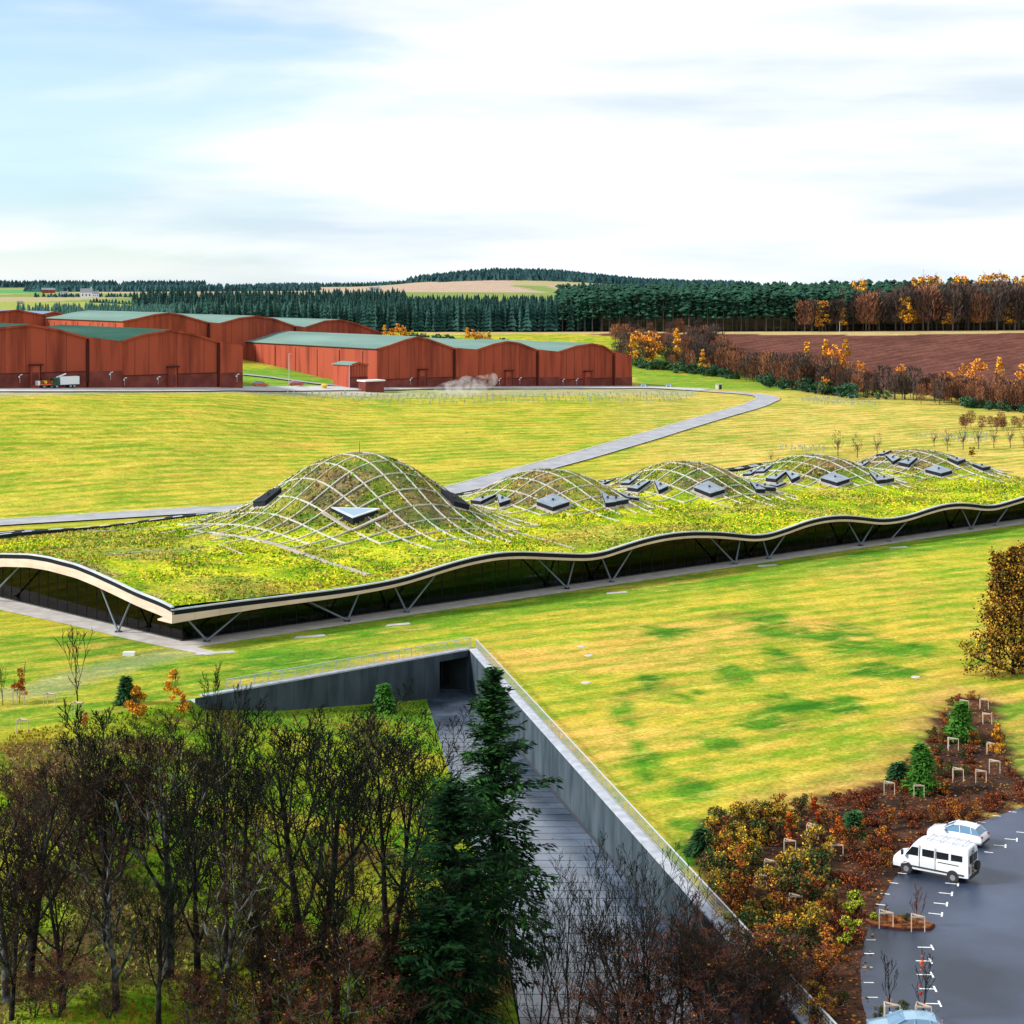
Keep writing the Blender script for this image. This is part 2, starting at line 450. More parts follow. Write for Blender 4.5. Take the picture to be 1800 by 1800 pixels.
M['fir'] = M_('fir_needles', (0.008, 0.040, 0.008), 0.75, (0.055, 0.17, 0.03), 0.9, rand=0.1, spec=0.05, sharp=(0.3, 0.75))
M['firdark'] = M_('yew_needles', (0.003, 0.014, 0.005), 0.8, (0.012, 0.042, 0.012), 0.9, spec=0.03)
M['pineg'] = M_('green_pine_needles', (0.025, 0.11, 0.012), 0.9, (0.07, 0.20, 0.025), 1.5, rand=0.2)
M['farwood'] = M_('far_woodland', (0.018, 0.055, 0.060), 0.9, (0.036, 0.085, 0.085), 0.03, rand=0.2)
M['trunkfar'] = M_('far_trunk', (0.10, 0.075, 0.065), 0.9, rand=0.4)
M['larch'] = M_('orange_larch', (0.55, 0.18, 0.014), 0.85, (0.78, 0.38, 0.05), 0.7, rand=0.22)
M['gold'] = M_('golden_leaves', (0.62, 0.32, 0.02), 0.85, (0.78, 0.50, 0.05), 0.9, rand=0.2)
M['rust'] = M_('rust_leaves', (0.22, 0.055, 0.018), 0.85, (0.36, 0.11, 0.025), 0.8, rand=0.25)
M['red'] = M_('scarlet_leaves', (0.40, 0.035, 0.012), 0.85, (0.50, 0.10, 0.02), 1.2, rand=0.2)
M['maroon'] = M_('maroon_leaves', (0.065, 0.018, 0.014), 0.9, (0.11, 0.030, 0.018), 1.0, rand=0.25)
M['olive'] = M_('olive_leaves', (0.10, 0.11, 0.022), 0.85, (0.20, 0.18, 0.03), 1.0, rand=0.2)
M['lime'] = M_('lime_leaves', (0.42, 0.50, 0.03), 0.85, (0.55, 0.55, 0.06), 1.2)
M['greenb'] = M_('green_shrub', (0.018, 0.060, 0.022), 0.85, (0.04, 0.11, 0.03), 1.0, rand=0.2)
M['amber'] = M_('amber_brown_leaves', (0.17, 0.085, 0.016), 0.85, (0.42, 0.22, 0.03), 0.6, rand=0.15, sharp=(0.3, 0.7))
M['grey_twig'] = M_('grey_brown_twig', (0.040, 0.034, 0.032), 0.9, (0.12, 0.080, 0.062), 0.12, rand=0.25)
M['red_twig'] = M_('red_brown_twig', (0.12, 0.048, 0.030), 0.9, (0.32, 0.14, 0.070), 0.12, rand=0.25)

# ---------------------------------------------------------------- terrain
def lerp(a, b, t): return a + (b - a) * t
def sm(t):
    t = np.clip(t, 0, 1); return t * t * (3 - 2 * t)
WL0 = (-30.9, 170.8); WK = (-4.8, 193.0); WL2 = (17.2, 90.0)      # retaining wall: left end, inner corner, near end
XF_Y = [70, 110, 161.7, 189, 195]; XF_X = [2.5, 0.0, -6.2, -9.45, -10.0]   # left edge of the sunken court

def z_floor(y): return np.interp(y, [70, 110, 185, 200], [-2.9, -3.3, -4.6, -4.7])
def z_sunk(x, y):
    xf = np.interp(y, XF_Y, XF_X)
    d = np.maximum(xf - x, 0)
    z = z_floor(y) + 0.10 * np.minimum(d, 16) + 0.19 * np.maximum(d - 16, 0)
    z = np.minimum(z, 0.0)
    # the bank climbs back to the lawn beyond the free end of wall 1
    dl = ((WK[1] - WL0[1]) * (x - WL0[0]) - (WK[0] - WL0[0]) * (y - WL0[1])) / math.hypot(WK[0] - WL0[0], WK[1] - WL0[1])
    w = np.clip((WL0[0] - x) / 1.2, 0, 1)
    return z * (1 - w * (1 - sm(dl / 5.0)))
def far_profile(y):
    return np.interp(y, [600, 740, 850, 1000, 1500, 2000, 2600, 3500, 6000, 12000], [15, 21, 24, 27.5, 33.5, 37.5, 41, 42, 36, 10])
def z_land(x, y):
    x = np.asarray(x, dtype=float); y = np.asarray(y, dtype=float)
    zt = np.interp(x, [-400, -122, -104, -74, -41, 36, 95, 150, 400], [22, 15.7, 15.0, 13.4, 10.2, 7.6, 6.2, 5, 4])
    yt = np.interp(x, [-400, -122, -74, -41, 36, 95, 300], [320, 412, 450, 500, 560, 565, 520])
    y0 = np.interp(x, [-400, -122, 0, 90, 300], [240, 288, 316, 345, 360])
    q = np.clip((y - y0) / (yt - y0), 0, 1)
    z = zt * (0.45 * q * q * (3 - 2 * q) + 0.55 * np.sin(q * math.pi / 2) ** 1.5)
    e = sm((y - (yt + 75)) / (742 - (yt + 75)))
    z = np.where(y > yt + 75, lerp(zt, far_profile(np.maximum(y, 742)), e), z)
    z = np.where(y > 742, far_profile(y), z)
    # wooded hill in the middle distance, pale field on its near shoulder
    z = z + 19.0 * np.exp(-(np.abs((x - np.where(x < 0, 0, 0)) / np.where(x < 0, 150.0, 165.0)) ** 2.4) - ((y - 2620) / 330.0) ** 2)
    z = z + 4.5 * np.exp(-((x + 90) / 150.0) ** 2 - ((y - 2050) / 260.0) ** 2)
    z = z + 9.0 * np.exp(-((x - 420) / 190.0) ** 2 - ((y - 950) / 170.0) ** 2)
    return z
def in_sunk(x, y):
    """inside the sunken court region (near side of both walls)"""
    def side(ax, ay, bx, by): return (bx - ax) * (y - ay) - (by - ay) * (x - ax)
    s1 = side(WL0[0], WL0[1], WK[0], WK[1])          # >0 beyond wall 1
    s2 = side(WK[0], WK[1], WL2[0], WL2[1])          # >0 right of wall 2 (towards +x)
    return (s1 < 0) & (s2 < 0)
def gz(x, y):
    x = np.asarray(x, dtype=float); y = np.asarray(y, dtype=float)
    z = z_land(x, y)
    s = in_sunk(x, y)
    return np.where(s & (y < 200), z_sunk(x, y), z)
def gzf(x, y): return float(gz(x, y))
def ray(px, py):
    return (px - 900.0) / FOC, (HORIZON - py) / FOC
def hit(px, py, hf, y0=70.0, y1=5000.0, n=4000):
    a, b = ray(px, py)
    ys = np.geomspace(y0, y1, n)
    d = (CAM_H + b * ys) - hf(a * ys, ys)
    k = np.argmax(d < 0)
    if d[k] >= 0: k = n - 1
    ya, yb = ys[max(k - 1, 0)], ys[k]
    for _ in range(18):
        ym = (ya + yb) / 2
        if (CAM_H + b * ym) - float(hf(a * ym, ym)) < 0: yb = ym
        else: ya = ym
    y = (ya + yb) / 2
    return Vector((a * y, y, float(hf(a * y, y))))
def G(px, py): return hit(px, py, gz)
def G0(px, py, z=0.0):
    a, b = ray(px, py); y = (z - CAM_H) / b
    return Vector((a * y, y, z))
def inpoly(x, y, poly):
    x = np.asarray(x); y = np.asarray(y); r = np.zeros(x.shape, bool)
    n = len(poly)
    for i in range(n):
        x1, y1 = poly[i][0], poly[i][1]; x2, y2 = poly[(i + 1) % n][0], poly[(i + 1) % n][1]
        if y1 == y2: continue
        c = ((y1 > y) != (y2 > y)) & (x < (x2 - x1) * (y - y1) / (y2 - y1) + x1)
        r ^= c
    return r
def vnoise(x, y, s, seed=0):
    """smooth value noise 0..1, numpy"""
    x = np.asarray(x) / s + seed * 17.3; y = np.asarray(y) / s + seed * 9.1
    xi = np.floor(x).astype(int); yi = np.floor(y).astype(int)
    fx = x - xi; fy = y - yi
    def h(a, b):
        v = np.sin(a * 127.1 + b * 311.7 + seed * 74.7) * 43758.5453
        return v - np.floor(v)
    ux = fx * fx * (3 - 2 * fx); uy = fy * fy * (3 - 2 * fy)
    return lerp(lerp(h(xi, yi), h(xi + 1, yi), ux), lerp(h(xi, yi + 1), h(xi + 1, yi + 1), ux), uy)

# regions on the ground, world polygons
BED = [tuple(G0(*p))[:2] for p in [(1215, 1500), (1240, 1440), (1330, 1425), (1420, 1410), (1490, 1392), (1560, 1366), (1610, 1330), (1640, 1275), (1668, 1232), (1700, 1222), (1745, 1236), (1765, 1300), (1790, 1360), (1840, 1400), (1900, 1420), (1850, 1420), (1790, 1418), (1720, 1445), (1650, 1478), (1610, 1505), (1570, 1545), (1540, 1600), (1520, 1650), (1512, 1700), (1515, 1760), (1535, 1830), (1560, 1900), (1480, 2000), (1400, 1950), (1340, 1800), (1290, 1660), (1240, 1560)]]
PARK = [tuple(G0(*p))[:2] for p in [(1900, 1390), (1850, 1404), (1800, 1418), (1720, 1446), (1650, 1479), (1610, 1506), (1570, 1546), (1540, 1601), (1520, 1651), (1512, 1701), (1515, 1761), (1535, 1831), (1570, 1950), (1640, 2200), (2600, 2200), (2500, 1390)]]
PLOUGH = [(26, 738), (60, 712), (76, 690), (100, 640), (140, 560), (300, 540), (420, 540), (420, 745), (200, 733), (140, 737), (90, 742), (60, 744)]

def col(c): return np.array(c, dtype=float)
WGT = []
def ground_colours(x, y):
    n = len(x)
    A = np.tile(col((0.130, 0.245, 0.012)), (n, 1)); B = np.tile(col((0.455, 0.375, 0.038)), (n, 1))
    def put(mask, a, b):
        w = np.clip(mask, 0, 1)[:, None]
        A[:] = A * (1 - w) + col(a) * w; B[:] = B * (1 - w) + col(b) * w
    # front lawn: drier, straw to the right
    dry = sm((x + 15) / 55) * sm((250 - y) / 60) * (y < 300)
    put(dry * 0.85, (0.160, 0.250, 0.014), (0.57, 0.370, 0.055))
    put(0.55 * sm((vnoise(x, y, 16, 3) - 0.45) * 5) * (y < 330) * (x > -20), (0.21, 0.22, 0.02), (0.64, 0.35, 0.10))
    # field right of the bend: pale straw
    put(sm((x - 10) / 40) * sm((y - 330) / 60) * (y < 640), (0.21, 0.24, 0.028), (0.58, 0.415, 0.105))
    # back lawn
    put(sm((30 - x) / 30) * sm((y - 270) / 30) * (y < 620), (0.155, 0.245, 0.014), (0.48, 0.385, 0.048))
    put(sm((y - 560) / 25) * (x > 45) * (y < 700), (0.09, 0.22, 0.014), (0.20, 0.29, 0.03))
    # green patches on the front lawn (photo: darker tufts)
    for (px, py, rx, ry) in [(1170, 1207, 62, 24), (1270, 1186, 50, 18), (1350, 1162, 75, 20), (1440, 1240, 85, 24), (1350, 1275, 60, 20), (1262, 1308, 40, 14), (1218, 1386, 42, 24), (1420, 1110, 110, 18), (1180, 1110, 60, 12), (1560, 1180, 60, 14), (1130, 1330, 26, 40), (1200, 1470, 40, 60), (1100, 1250, 26, 30), (1540, 1140, 90, 16), (1320, 1085, 80, 10)]:
        c = G0(px, py); r_x = rx * c.y / FOC; r_y = ry * c.y * c.y / (FOC * CAM_H)
        w = np.exp(-(((x - c.x) / r_x) ** 2 + ((y - c.y) / r_y) ** 2) * 0.8); w = w * (1 + 1.5 * (vnoise(x, y * 0.7, 3.2, 5) - 0.5) + 1.0 * (vnoise(x, y, 1.4, 8) - 0.5))
        put(sm((w - 0.34) * 3.2) * 0.95, (0.022, 0.12, 0.008), (0.10, 0.24, 0.014))
    # greener strips along the building front, the outer one patchy
    g = sm((6.5 - np.abs(LINE_FRONT(x, y) - 8.5)) / 3) * (y < 330)
    put(g * 0.8, (0.04, 0.17, 0.012), (0.12, 0.24, 0.015))
    g = sm((4.0 - np.abs(LINE_FRONT(x, y) - 15.5)) / 3) * (y < 330) * (vnoise(x, y, 14, 6) > 0.45)
    put(g * 0.5, (0.07, 0.19, 0.012), (0.19, 0.27, 0.02))
    # left foreground lawn
    w = sm((-12 - x) / 10) * (y < 200) * (y > 150)
    put(w * 0.8, (0.06, 0.18, 0.012), (0.30, 0.30, 0.03))
    put(w * sm((vnoise(x, y, 10, 9) - 0.55) * 6) * 0.8, (0.03, 0.14, 0.012), (0.09, 0.22, 0.015))
    # worn grey-green track on the left
    tr = [G0(300, 1150), G0(200, 1172), G0(120, 1195), G0(70, 1215), G0(-60, 1225)]
    dmin = np.full(n, 1e9)
    for a, b in zip(tr[:-1], tr[1:]):
        dx, dy = b.x - a.x, b.y - a.y; t = np.clip(((x - a.x) * dx + (y - a.y) * dy) / (dx * dx + dy * dy), 0, 1)
        dmin = np.minimum(dmin, np.hypot(x - a.x - t * dx, y - a.y - t * dy))
    put(sm((3.6 - dmin) / 1.5) * 0.8, (0.16, 0.20, 0.08), (0.26, 0.28, 0.12))
    # sunken bank: moss green with leaf litter
    s = in_sunk(x, y) & (y < 200)
    put(s * 1.0, (0.04, 0.17, 0.006), (0.24, 0.33, 0.012))
    put(s * sm((vnoise(x, y, 7, 2) - 0.48) * 5) * (y < 165), (0.055, 0.038, 0.018), (0.14, 0.095, 0.035))
    put(s * sm((vnoise(x, y, 5, 4) - 0.62) * 7) * 0.9, (0.22, 0.24, 0.015), (0.38, 0.33, 0.03))
    put((s & (y > 168)) * 0.8, (0.06, 0.17, 0.012), (0.14, 0.24, 0.02))
    # shrub bed: mulch and fallen leaves
    bed = (inpoly(x + 1.0 * (vnoise(x, y, 2.5, 1) - 0.5), y + 2.5 * (vnoise(x, y, 2.5, 12) - 0.5), BED) | inpoly(x + 1.8, y + 2.2, PARK) | inpoly(x, y, PARK) | (inpoly(x + 2.2, y - 1.0, PARK) & (y < 118))).astype(float)
    put(bed, (0.030, 0.020, 0.016), (0.105, 0.050, 0.028))
    # lawn dry fringe around the bed
    bx, by = np.array(BED).T
    bd = np.min(np.hypot(x[:, None] - bx[None, :], (y[:, None] - by[None, :]) * 0.8), axis=1) if n < 400000 else np.full(n, 99)
    put((1 - bed) * sm((6 - bd) / 5) * (x > 18) * 0.7, (0.30, 0.16, 0.05), (0.42, 0.27, 0.08))
    w = (x > 38) * (y < 178) * (y > 120) * (1 - bed)
    w2 = sm((x - 39) / 4) * (y < 168) * (y > 128) * (1 - bed)
    put(w2 * 0.8, (0.06, 0.14, 0.015), (0.20, 0.25, 0.03))
    # terrace gravel strip before the warehouses and planted verge
    yt = np.interp(x, [-400, -122, -41, 36, 95, 300], [330, 430, 508, 565, 565, 520])
    dd = y - yt
    put(sm((dd + 34) / 8) * sm((12 - dd) / 6) * (x < 58) * 0.75, (0.20, 0.22, 0.13), (0.36, 0.35, 0.25))
    put(sm((dd + 26) / 5) * sm((12 - dd) / 6) * (x < -40) * 0.8, (0.34, 0.32, 0.28), (0.46, 0.43, 0.38))
    put((dd > 0) * (dd < 90) * sm((40 - x) / 10) * 0.9, (0.06, 0.22, 0.02), (0.14, 0.30, 0.03))
    # ploughed field
    pl = inpoly(x, y + 4 * (vnoise(x, y, 30, 7) - 0.5), PLOUGH).astype(float)
    fur = 0.5 + 0.5 * np.sin(y * 0.42 + 0.10 * x + 2 * vnoise(x, y, 40, 3))
    put(pl, (0.085, 0.034, 0.025), (0.150, 0.062, 0.045))
    put(pl * fur * 0.4, (0.06, 0.027, 0.022), (0.12, 0.05, 0.04))
    # pale grass headland behind the field
    hd = (y > 732 + 4 * np.sin(x * 0.03)) & (y < 752) & (x > -40)
    put(hd * 1.0, (0.34, 0.25, 0.10), (0.48, 0.36, 0.17))
    # woodland floor
    put(((y > 752) & (y < 1000) & (x > -190)) * 1.0, (0.03, 0.03, 0.012), (0.06, 0.045, 0.02))
    # far fields as a patchwork
    f = (y > 1000) | ((y > 640) & (x < -150))
    cell = vnoise(np.floor(x / 170 + 0.3 * np.sin(y / 400)) * 13.7, np.floor(y / 240) * 7.9, 1.0, 4)
    put(f * 1.0, (0.13, 0.20, 0.05), (0.22, 0.26, 0.08))
    put(f * (cell > 0.5), (0.30, 0.27, 0.13), (0.38, 0.30, 0.18))
    put(f * (cell > 0.78), (0.36, 0.24, 0.17), (0.42, 0.30, 0.22))
    put(((y > 1700) & (y < 2450) & (x > -420) & (x < 40 - 0.1 * (y - 1700) * (x > 0))) * 1.0, (0.33, 0.235, 0.17), (0.46, 0.34, 0.26))
    put(((y > 900) & (y < 1250) & (x < -230)) * 1.0, (0.20, 0.26, 0.05), (0.32, 0.33, 0.08))
    put(((y > 905) & (y < 1010) & (x > -262) & (x < -195)) * 1.0, (0.40, 0.25, 0.12), (0.50, 0.33, 0.18))
    put(((y > 1700) & (x < -480) & (x > -680) & (y < 2100)) * 1.0, (0.07, 0.25, 0.07), (0.10, 0.30, 0.09))
    # weight of the warm meadow tint: none on soil, plough, woodland floor and far fields
    WGT[:] = [np.clip(1 - pl - bed - f * 0.8 - ((y > 752) & (y < 1000)) - hd, 0, 1)]
    return A, B

# building axes
BC = Vector((-38.2, 197.7, 0.0))
BU = Vector((0.777, 0.630, 0)).normalized(); BV = Vector((-0.725, 0.688, 0)).normalized()
_det = BU.x * BV.y - BU.y * BV.x
def st(x, y):
    dx = np.asarray(x) - BC.x; dy = np.asarray(y) - BC.y
    return (dx * BV.y - dy * BV.x) / _det, (dy * BU.x - dx * BU.y) / _det
def P(s, t, z=0.0):
    return Vector((BC.x + BU.x * s + BV.x * t, BC.y + BU.y * s + BV.y * t, z))
def LINE_FRONT(x, y):
    s, t = st(x, y)
    return np.where(s > -12, -t, 99)

# near zone: constrained triangulation so that the walls cut the ground cleanly
def colour_mesh(me, A, B, w=None):
    for nm, c in (('colA', A), ('colB', B)):
        at = me.color_attributes.new(nm, 'FLOAT_COLOR', 'POINT')
        at.data.foreach_set('color', np.hstack([c, (np.ones((len(c), 1)) if w is None else w[:, None])]).astype(np.float32).ravel())
X0, X1, Y0, Y1 = -80.0, 80.0, 66.0, 214.0
K_ext = WK
far_l = (WL0[0] + (WL0[0] - WK[0]) * 1.9, WL0[1] + (WL0[1] - WK[1]) * 1.9)
far_r = (WL2[0] + (WL2[0] - WK[0]) * 0.25, WL2[1] + (WL2[1] - WK[1]) * 0.25)
step = 1.25
gx = np.arange(X0, X1 + 0.01, step); gy = np.append(np.arange(Y0, Y1 - 0.5, step), Y1)
pts = [(float(a), float(b)) for b in gy for a in gx]
def seg_dist(px, py, a, b):
    dx, dy = b[0] - a[0], b[1] - a[1]; t = min(1, max(0, ((px - a[0]) * dx + (py - a[1]) * dy) / (dx * dx + dy * dy)))
    return math.hypot(px - a[0] - t * dx, py - a[1] - t * dy)
pts = [p for p in pts if seg_dist(p[0], p[1], WK, far_l) > 0.45 and seg_dist(p[0], p[1], WK, far_r) > 0.45]
con = []; edges = []
def chain(a, b, n):
    ids = []
    for i in range(n + 1):
        q = (lerp(a[0], b[0], i / n), lerp(a[1], b[1], i / n)); ids.append(len(pts) + len(con)); con.append(q)
    edges.extend(zip(ids[:-1], ids[1:]))
far_l = (lerp(WK[0], far_l[0], 0.98), lerp(WK[1], far_l[1], 0.98))
chain(WK, far_l, 60); chain(WK, far_r, 80)
vc, _, fc, _, _, _ = delaunay_2d_cdt([Vector(p) for p in pts + con], edges, [], 0, 1e-4)
V = np.array([(v.x, v.y) for v in vc]); F = np.array(fc)
cen = V[F].mean(axis=1)
sk = in_sunk(cen[:, 0], cen[:, 1])
def sub(Fs, zf, name):
    ids = np.unique(Fs); mp_ = -np.ones(len(V), int); mp_[ids] = np.arange(len(ids))
    vv = V[ids]; z = zf(vv[:, 0], vv[:, 1])
    return np.column_stack([vv, z]), mp_[Fs]
Vn, Fn = sub(F[~sk], lambda x, y: z_land(x, y), 'a')
# far fan grid
def grid(xs2d, ys2d):
    r, c = xs2d.shape
    idx = np.arange(r * c).reshape(r, c)
    q = np.stack([idx[:-1, :-1], idx[:-1, 1:], idx[1:, 1:], idx[1:, :-1]], -1).reshape(-1, 4)
    return np.concatenate([q[:, [0, 1, 2]], q[:, [0, 2, 3]]])
ys = np.concatenate([np.array([Y1]), np.arange(217, 480, 3.0), np.arange(480, 780, 3.6), np.geomspace(780, 12000, 110)])
aa = np.concatenate([np.linspace(-1.6, -0.36, 22)[:-1], np.linspace(-0.36, 0.36, 210), np.linspace(0.36, 1.6, 22)[1:]])
YY, AA = np.meshgrid(ys, aa, indexing='ij')
XX = AA * YY
Ff = grid(XX, YY)
xf_, yf_ = XX.ravel(), YY.ravel()
zf_ = z_land(xf_, yf_)
Vf = np.column_stack([xf_, yf_, zf_])
# side aprons in the near zone
def apron(xa, xb):
    a, b = np.meshgrid(np.linspace(xa, xb, 30), np.linspace(20, Y1, 40), indexing='xy')
    return np.column_stack([a.ravel(), b.ravel(), z_land(a.ravel(), b.ravel())]), grid(a, b)
VL, FL = apron(-340, X0); VR, FR = apron(X1, 340)
a, b = np.meshgrid(np.linspace(X0, X1, 30), np.linspace(20, Y0, 6), indexing='xy')
VN2 = np.column_stack([a.ravel(), b.ravel(), np.where(in_sunk(a, b), z_sunk(a, b), 0).ravel()]); FN2 = grid(a, b)
Va = []; Fa = []; off = 0
for v_, f_ in ((Vn, Fn), (Vf, Ff), (VL, FL), (VR, FR), (VN2, FN2)):
    Va.append(v_); Fa.append(f_ + off); off += len(v_)
Va = np.concatenate(Va); Fa = np.concatenate(Fa)
# consistent upward normals
def up(Vv, Ff_):
    a = Vv[Ff_]; nz = np.cross(a[:, 1] - a[:, 0], a[:, 2] - a[:, 0])[:, 2]
    Ff_ = Ff_.copy(); Ff_[nz < 0] = Ff_[nz < 0][:, ::-1]
    return Ff_
me = fast_mesh('ground', Va, up(Va, Fa), M['lawn'], smooth=True)
A_, B_ = ground_colours(Va[:, 0], Va[:, 1])
# colour just outside the wall must not pick the sunken palette
colour_mesh(me, A_, B_, WGT[0])
ground = link(bpy.data.objects.new('ground', me)); tag(ground, kind='structure', label='striped yellow green lawn and fields running back to the low hills')
Vs, Fs = sub(F[sk], lambda x, y: z_sunk(x, y), 'b')
# cut the court floor strip out of the bank (floor drawn separately)
me = fast_mesh('grass_bank', Vs, up(Vs, Fs), M['bankg'], smooth=True)
A_, B_ = ground_colours(Vs[:, 0] * 0.999, Vs[:, 1] - 0.05)
colour_mesh(me, A_, B_)
bank = link(bpy.data.objects.new('grass_bank', me)); tag(bank, kind='structure', label='mossy grass bank sloping down inside the concrete walls')

# ---------------------------------------------------------------- roads and pavements
def sheet(name, poly, z, mat, label=None, kind='structure'):
    o = MB(); n = len(poly)
    v = [Vector((p[0], p[1], z)) for p in poly]
    from mathutils.geometry import tessellate_polygon
    tris = tessellate_polygon([v])
    me_ = bpy.data.meshes.new(name); 
    fs = []
    for t in tris:
        a, b, c = (v[i] for i in t)
        if (b - a).cross(c - a).z < 0: t = (t[0], t[2], t[1])
        fs.append(t)
    me_.from_pydata([tuple(p) for p in v], [], fs); me_.materials.append(mat); me_.update()
    ob = link(bpy.data.objects.new(name, me_))
    tag(ob, label, kind=kind)
    return ob
def smooth_path(pts_, sub_=6):
    out = []
    n = len(pts_)
    for i in range(n - 1):
        p0 = pts_[max(i - 1, 0)]; p1 = pts_[i]; p2 = pts_[i + 1]; p3 = pts_[min(i + 2, n - 1)]
        for k in range(sub_):
            t = k / sub_
            out.append(0.5 * ((2 * p1) + (p2 - p0) * t + (2 * p0 - 5 * p1 + 4 * p2 - p3) * t * t + (3 * p1 - p0 - 3 * p2 + p3) * t ** 3))
    out.append(pts_[-1]); return out
def ribbon(name, path, width, hf, off, mat, parent=None, cross=4, thick=0.0):
    V_ = []; n = len(path); w = width if hasattr(width, '__len__') else [width] * n
    for i, p in enumerate(path):
        d = (path[min(i + 1, n - 1)] - path[max(i - 1, 0)]); d.z = 0; d.normalize(); a = Vector((-d.y, d.x, 0))
        for j in range(cross + 1):
            q = p + a * (w[i] * (0.5 - j / cross)); V_.append((q.x, q.y, float(hf(q.x, q.y)) + off))
    Fq = []
    c = cross + 1
    for i in range(n - 1):
        for j in range(cross):
            Fq.append((i * c + j, (i + 1) * c + j, (i + 1) * c + j + 1, i * c + j + 1))
    V_ = np.array(V_); Fq = np.array(Fq)
    T = np.concatenate([Fq[:, [0, 1, 2]], Fq[:, [0, 2, 3]]])
    T = up(V_, T)
    return link(bpy.data.objects.new(name, fast_mesh(name, V_, T, mat, smooth=True)), parent)
rp = [G(-260, 930), G(-60, 924), G(60, 917), G(200, 908), G(330, 900), G(470, 893), G(620, 885), G(780, 866), G(900, 835), G(1010, 806), G(1110, 777), G(1200, 750), G(1275, 728), G(1318, 716), G(1338, 708)]
rp2 = rp + [G(1350, 701.5), G(1338, 696), G(1300, 692), G(1240, 688), G(1180, 684), G(1130, 679)]
dz_road = 0.22
road = ribbon('road', smooth_path(rp2), 6.4, gz, dz_road, M['road']); tag(road, kind='structure', label='grey access road bending behind the turf roof')
# kerb lines
sp = smooth_path(rp2)
for sgn in (-1, 1):
    kp = []
    for i, p in enumerate(sp):
        d = (sp[min(i + 1, len(sp) - 1)] - sp[max(i - 1, 0)]); d.z = 0; d.normalize(); kp.append(p + Vector((-d.y, d.x, 0)) * (sgn * 3.45))
    k = ribbon('kerb', kp, 0.4, gz, dz_road + 0.09, M['coping'], cross=1); tag(k, kind='structure')
terr = ribbon('terrace_road', smooth_path([G(-300, 688), G(-100, 688), G(60, 687), G(200, 686.5), G(330, 686), G(460, 685), G(600, 684), G(740, 683), G(900, 682.5), G(1060, 682), G(1140, 682), G(1240, 686.5)]), 11.0, gz, 0.30, M['gravel']); tag(terr, kind='structure', label='pale terrace road along the foot of the red warehouses')
spur = ribbon('side_road', smooth_path([G(620, 682), G(560, 676), G(500, 668), G(425, 659)]), 4.2, gz, 0.35, M['road']); tag(spur, kind='structure')
# pavement round the glass walls
pv = [G0(-330, 1000), G0(0, 1072), G0(120, 1098), G0(240, 1127), G0(362, 1152), G0(392, 1149), G0(345, 1138)]
PVW = 3.9
fr = [P(s, -PVW) for s in (3.0, 60, 120, 215)]
back = [P(215, 0.6), P(1.0, 0.6), P(1.0, 90)]
pave = sheet('pavement', [(p.x, p.y) for p in pv + fr + back], 0.03, M['pave'], 'pale concrete pavement along the glass walls')
park = sheet('car_park', PARK, 0.010, M['asphalt'], 'wet asphalt of the car park with blue sheen painted in')

# ---------------------------------------------------------------- sunken court floor, made of slabs
cf = MB()
ysf = np.linspace(72, 196, 30)
def wall2_x(y): return WK[0] + (WL2[0] - WK[0]) * (y - WK[1]) / (WL2[1] - WK[1])
vv = []; ff = []
for i, y in enumerate(ysf):
    vv += [(float(np.interp(y, XF_Y, XF_X)), y, float(z_floor(y)) + 0.012), (wall2_x(y), y, float(z_floor(y)) + 0.012)]
for i in range(len(ysf) - 1): ff.append((2 * i, 2 * i + 1, 2 * i + 3, 2 * i + 2))
cf.add(vv, ff)
court = cf.build('court_floor', M['joint']); tag(court, kind='structure', label='dark wet paved floor of the sunken court')
nrow = 0; y = 84.0
while y < 193.0:
    dep = 1.75 if y < 178 else 2.2
    xa0 = float(np.interp(y, XF_Y, XF_X)); xb0 = wall2_x(y) - 0.35
    n = 4
    offs = 0.0 if nrow % 2 == 0 else 0.5
    cuts = [0.0, 0.37, 0.71, 1.0] if nrow % 2 else [0.0, 0.24, 0.55, 0.86, 1.0]
    for c0, c1 in zip(cuts[:-1], cuts[1:]):
        if c1 - c0 < 0.02: continue
        m_ = MB(); g_ = 0.012; yb = y + dep - float(np.interp(y, [90, 125, 150], [0.05, 0.09, 0.15]))
        xa1 = float(np.interp(yb, XF_Y, XF_X)); xb1 = wall2_x(yb) - 0.35
        q = [(lerp(xa0, xb0, c0) + g_, y), (lerp(xa0, xb0, c1) - g_, y), (lerp(xa1, xb1, c1) - g_, yb), (lerp(xa1, xb1, c0) + g_, yb)]
        h = 0.04 + rnd.random() * 0.02
        b_ = [(p[0], p[1], float(z_floor(p[1])) + 0.013) for p in q]; t_ = [(p[0], p[1], float(z_floor(p[1])) + 0.013 + h) for p in q]
        m_.add(b_ + t_, [(4, 5, 6, 7), (0, 1, 5, 4), (1, 2, 6, 5), (2, 3, 7, 6), (3, 0, 4, 7)])
        m_.build('paving_slab', M['slab'], court)
    y += dep; nrow += 1

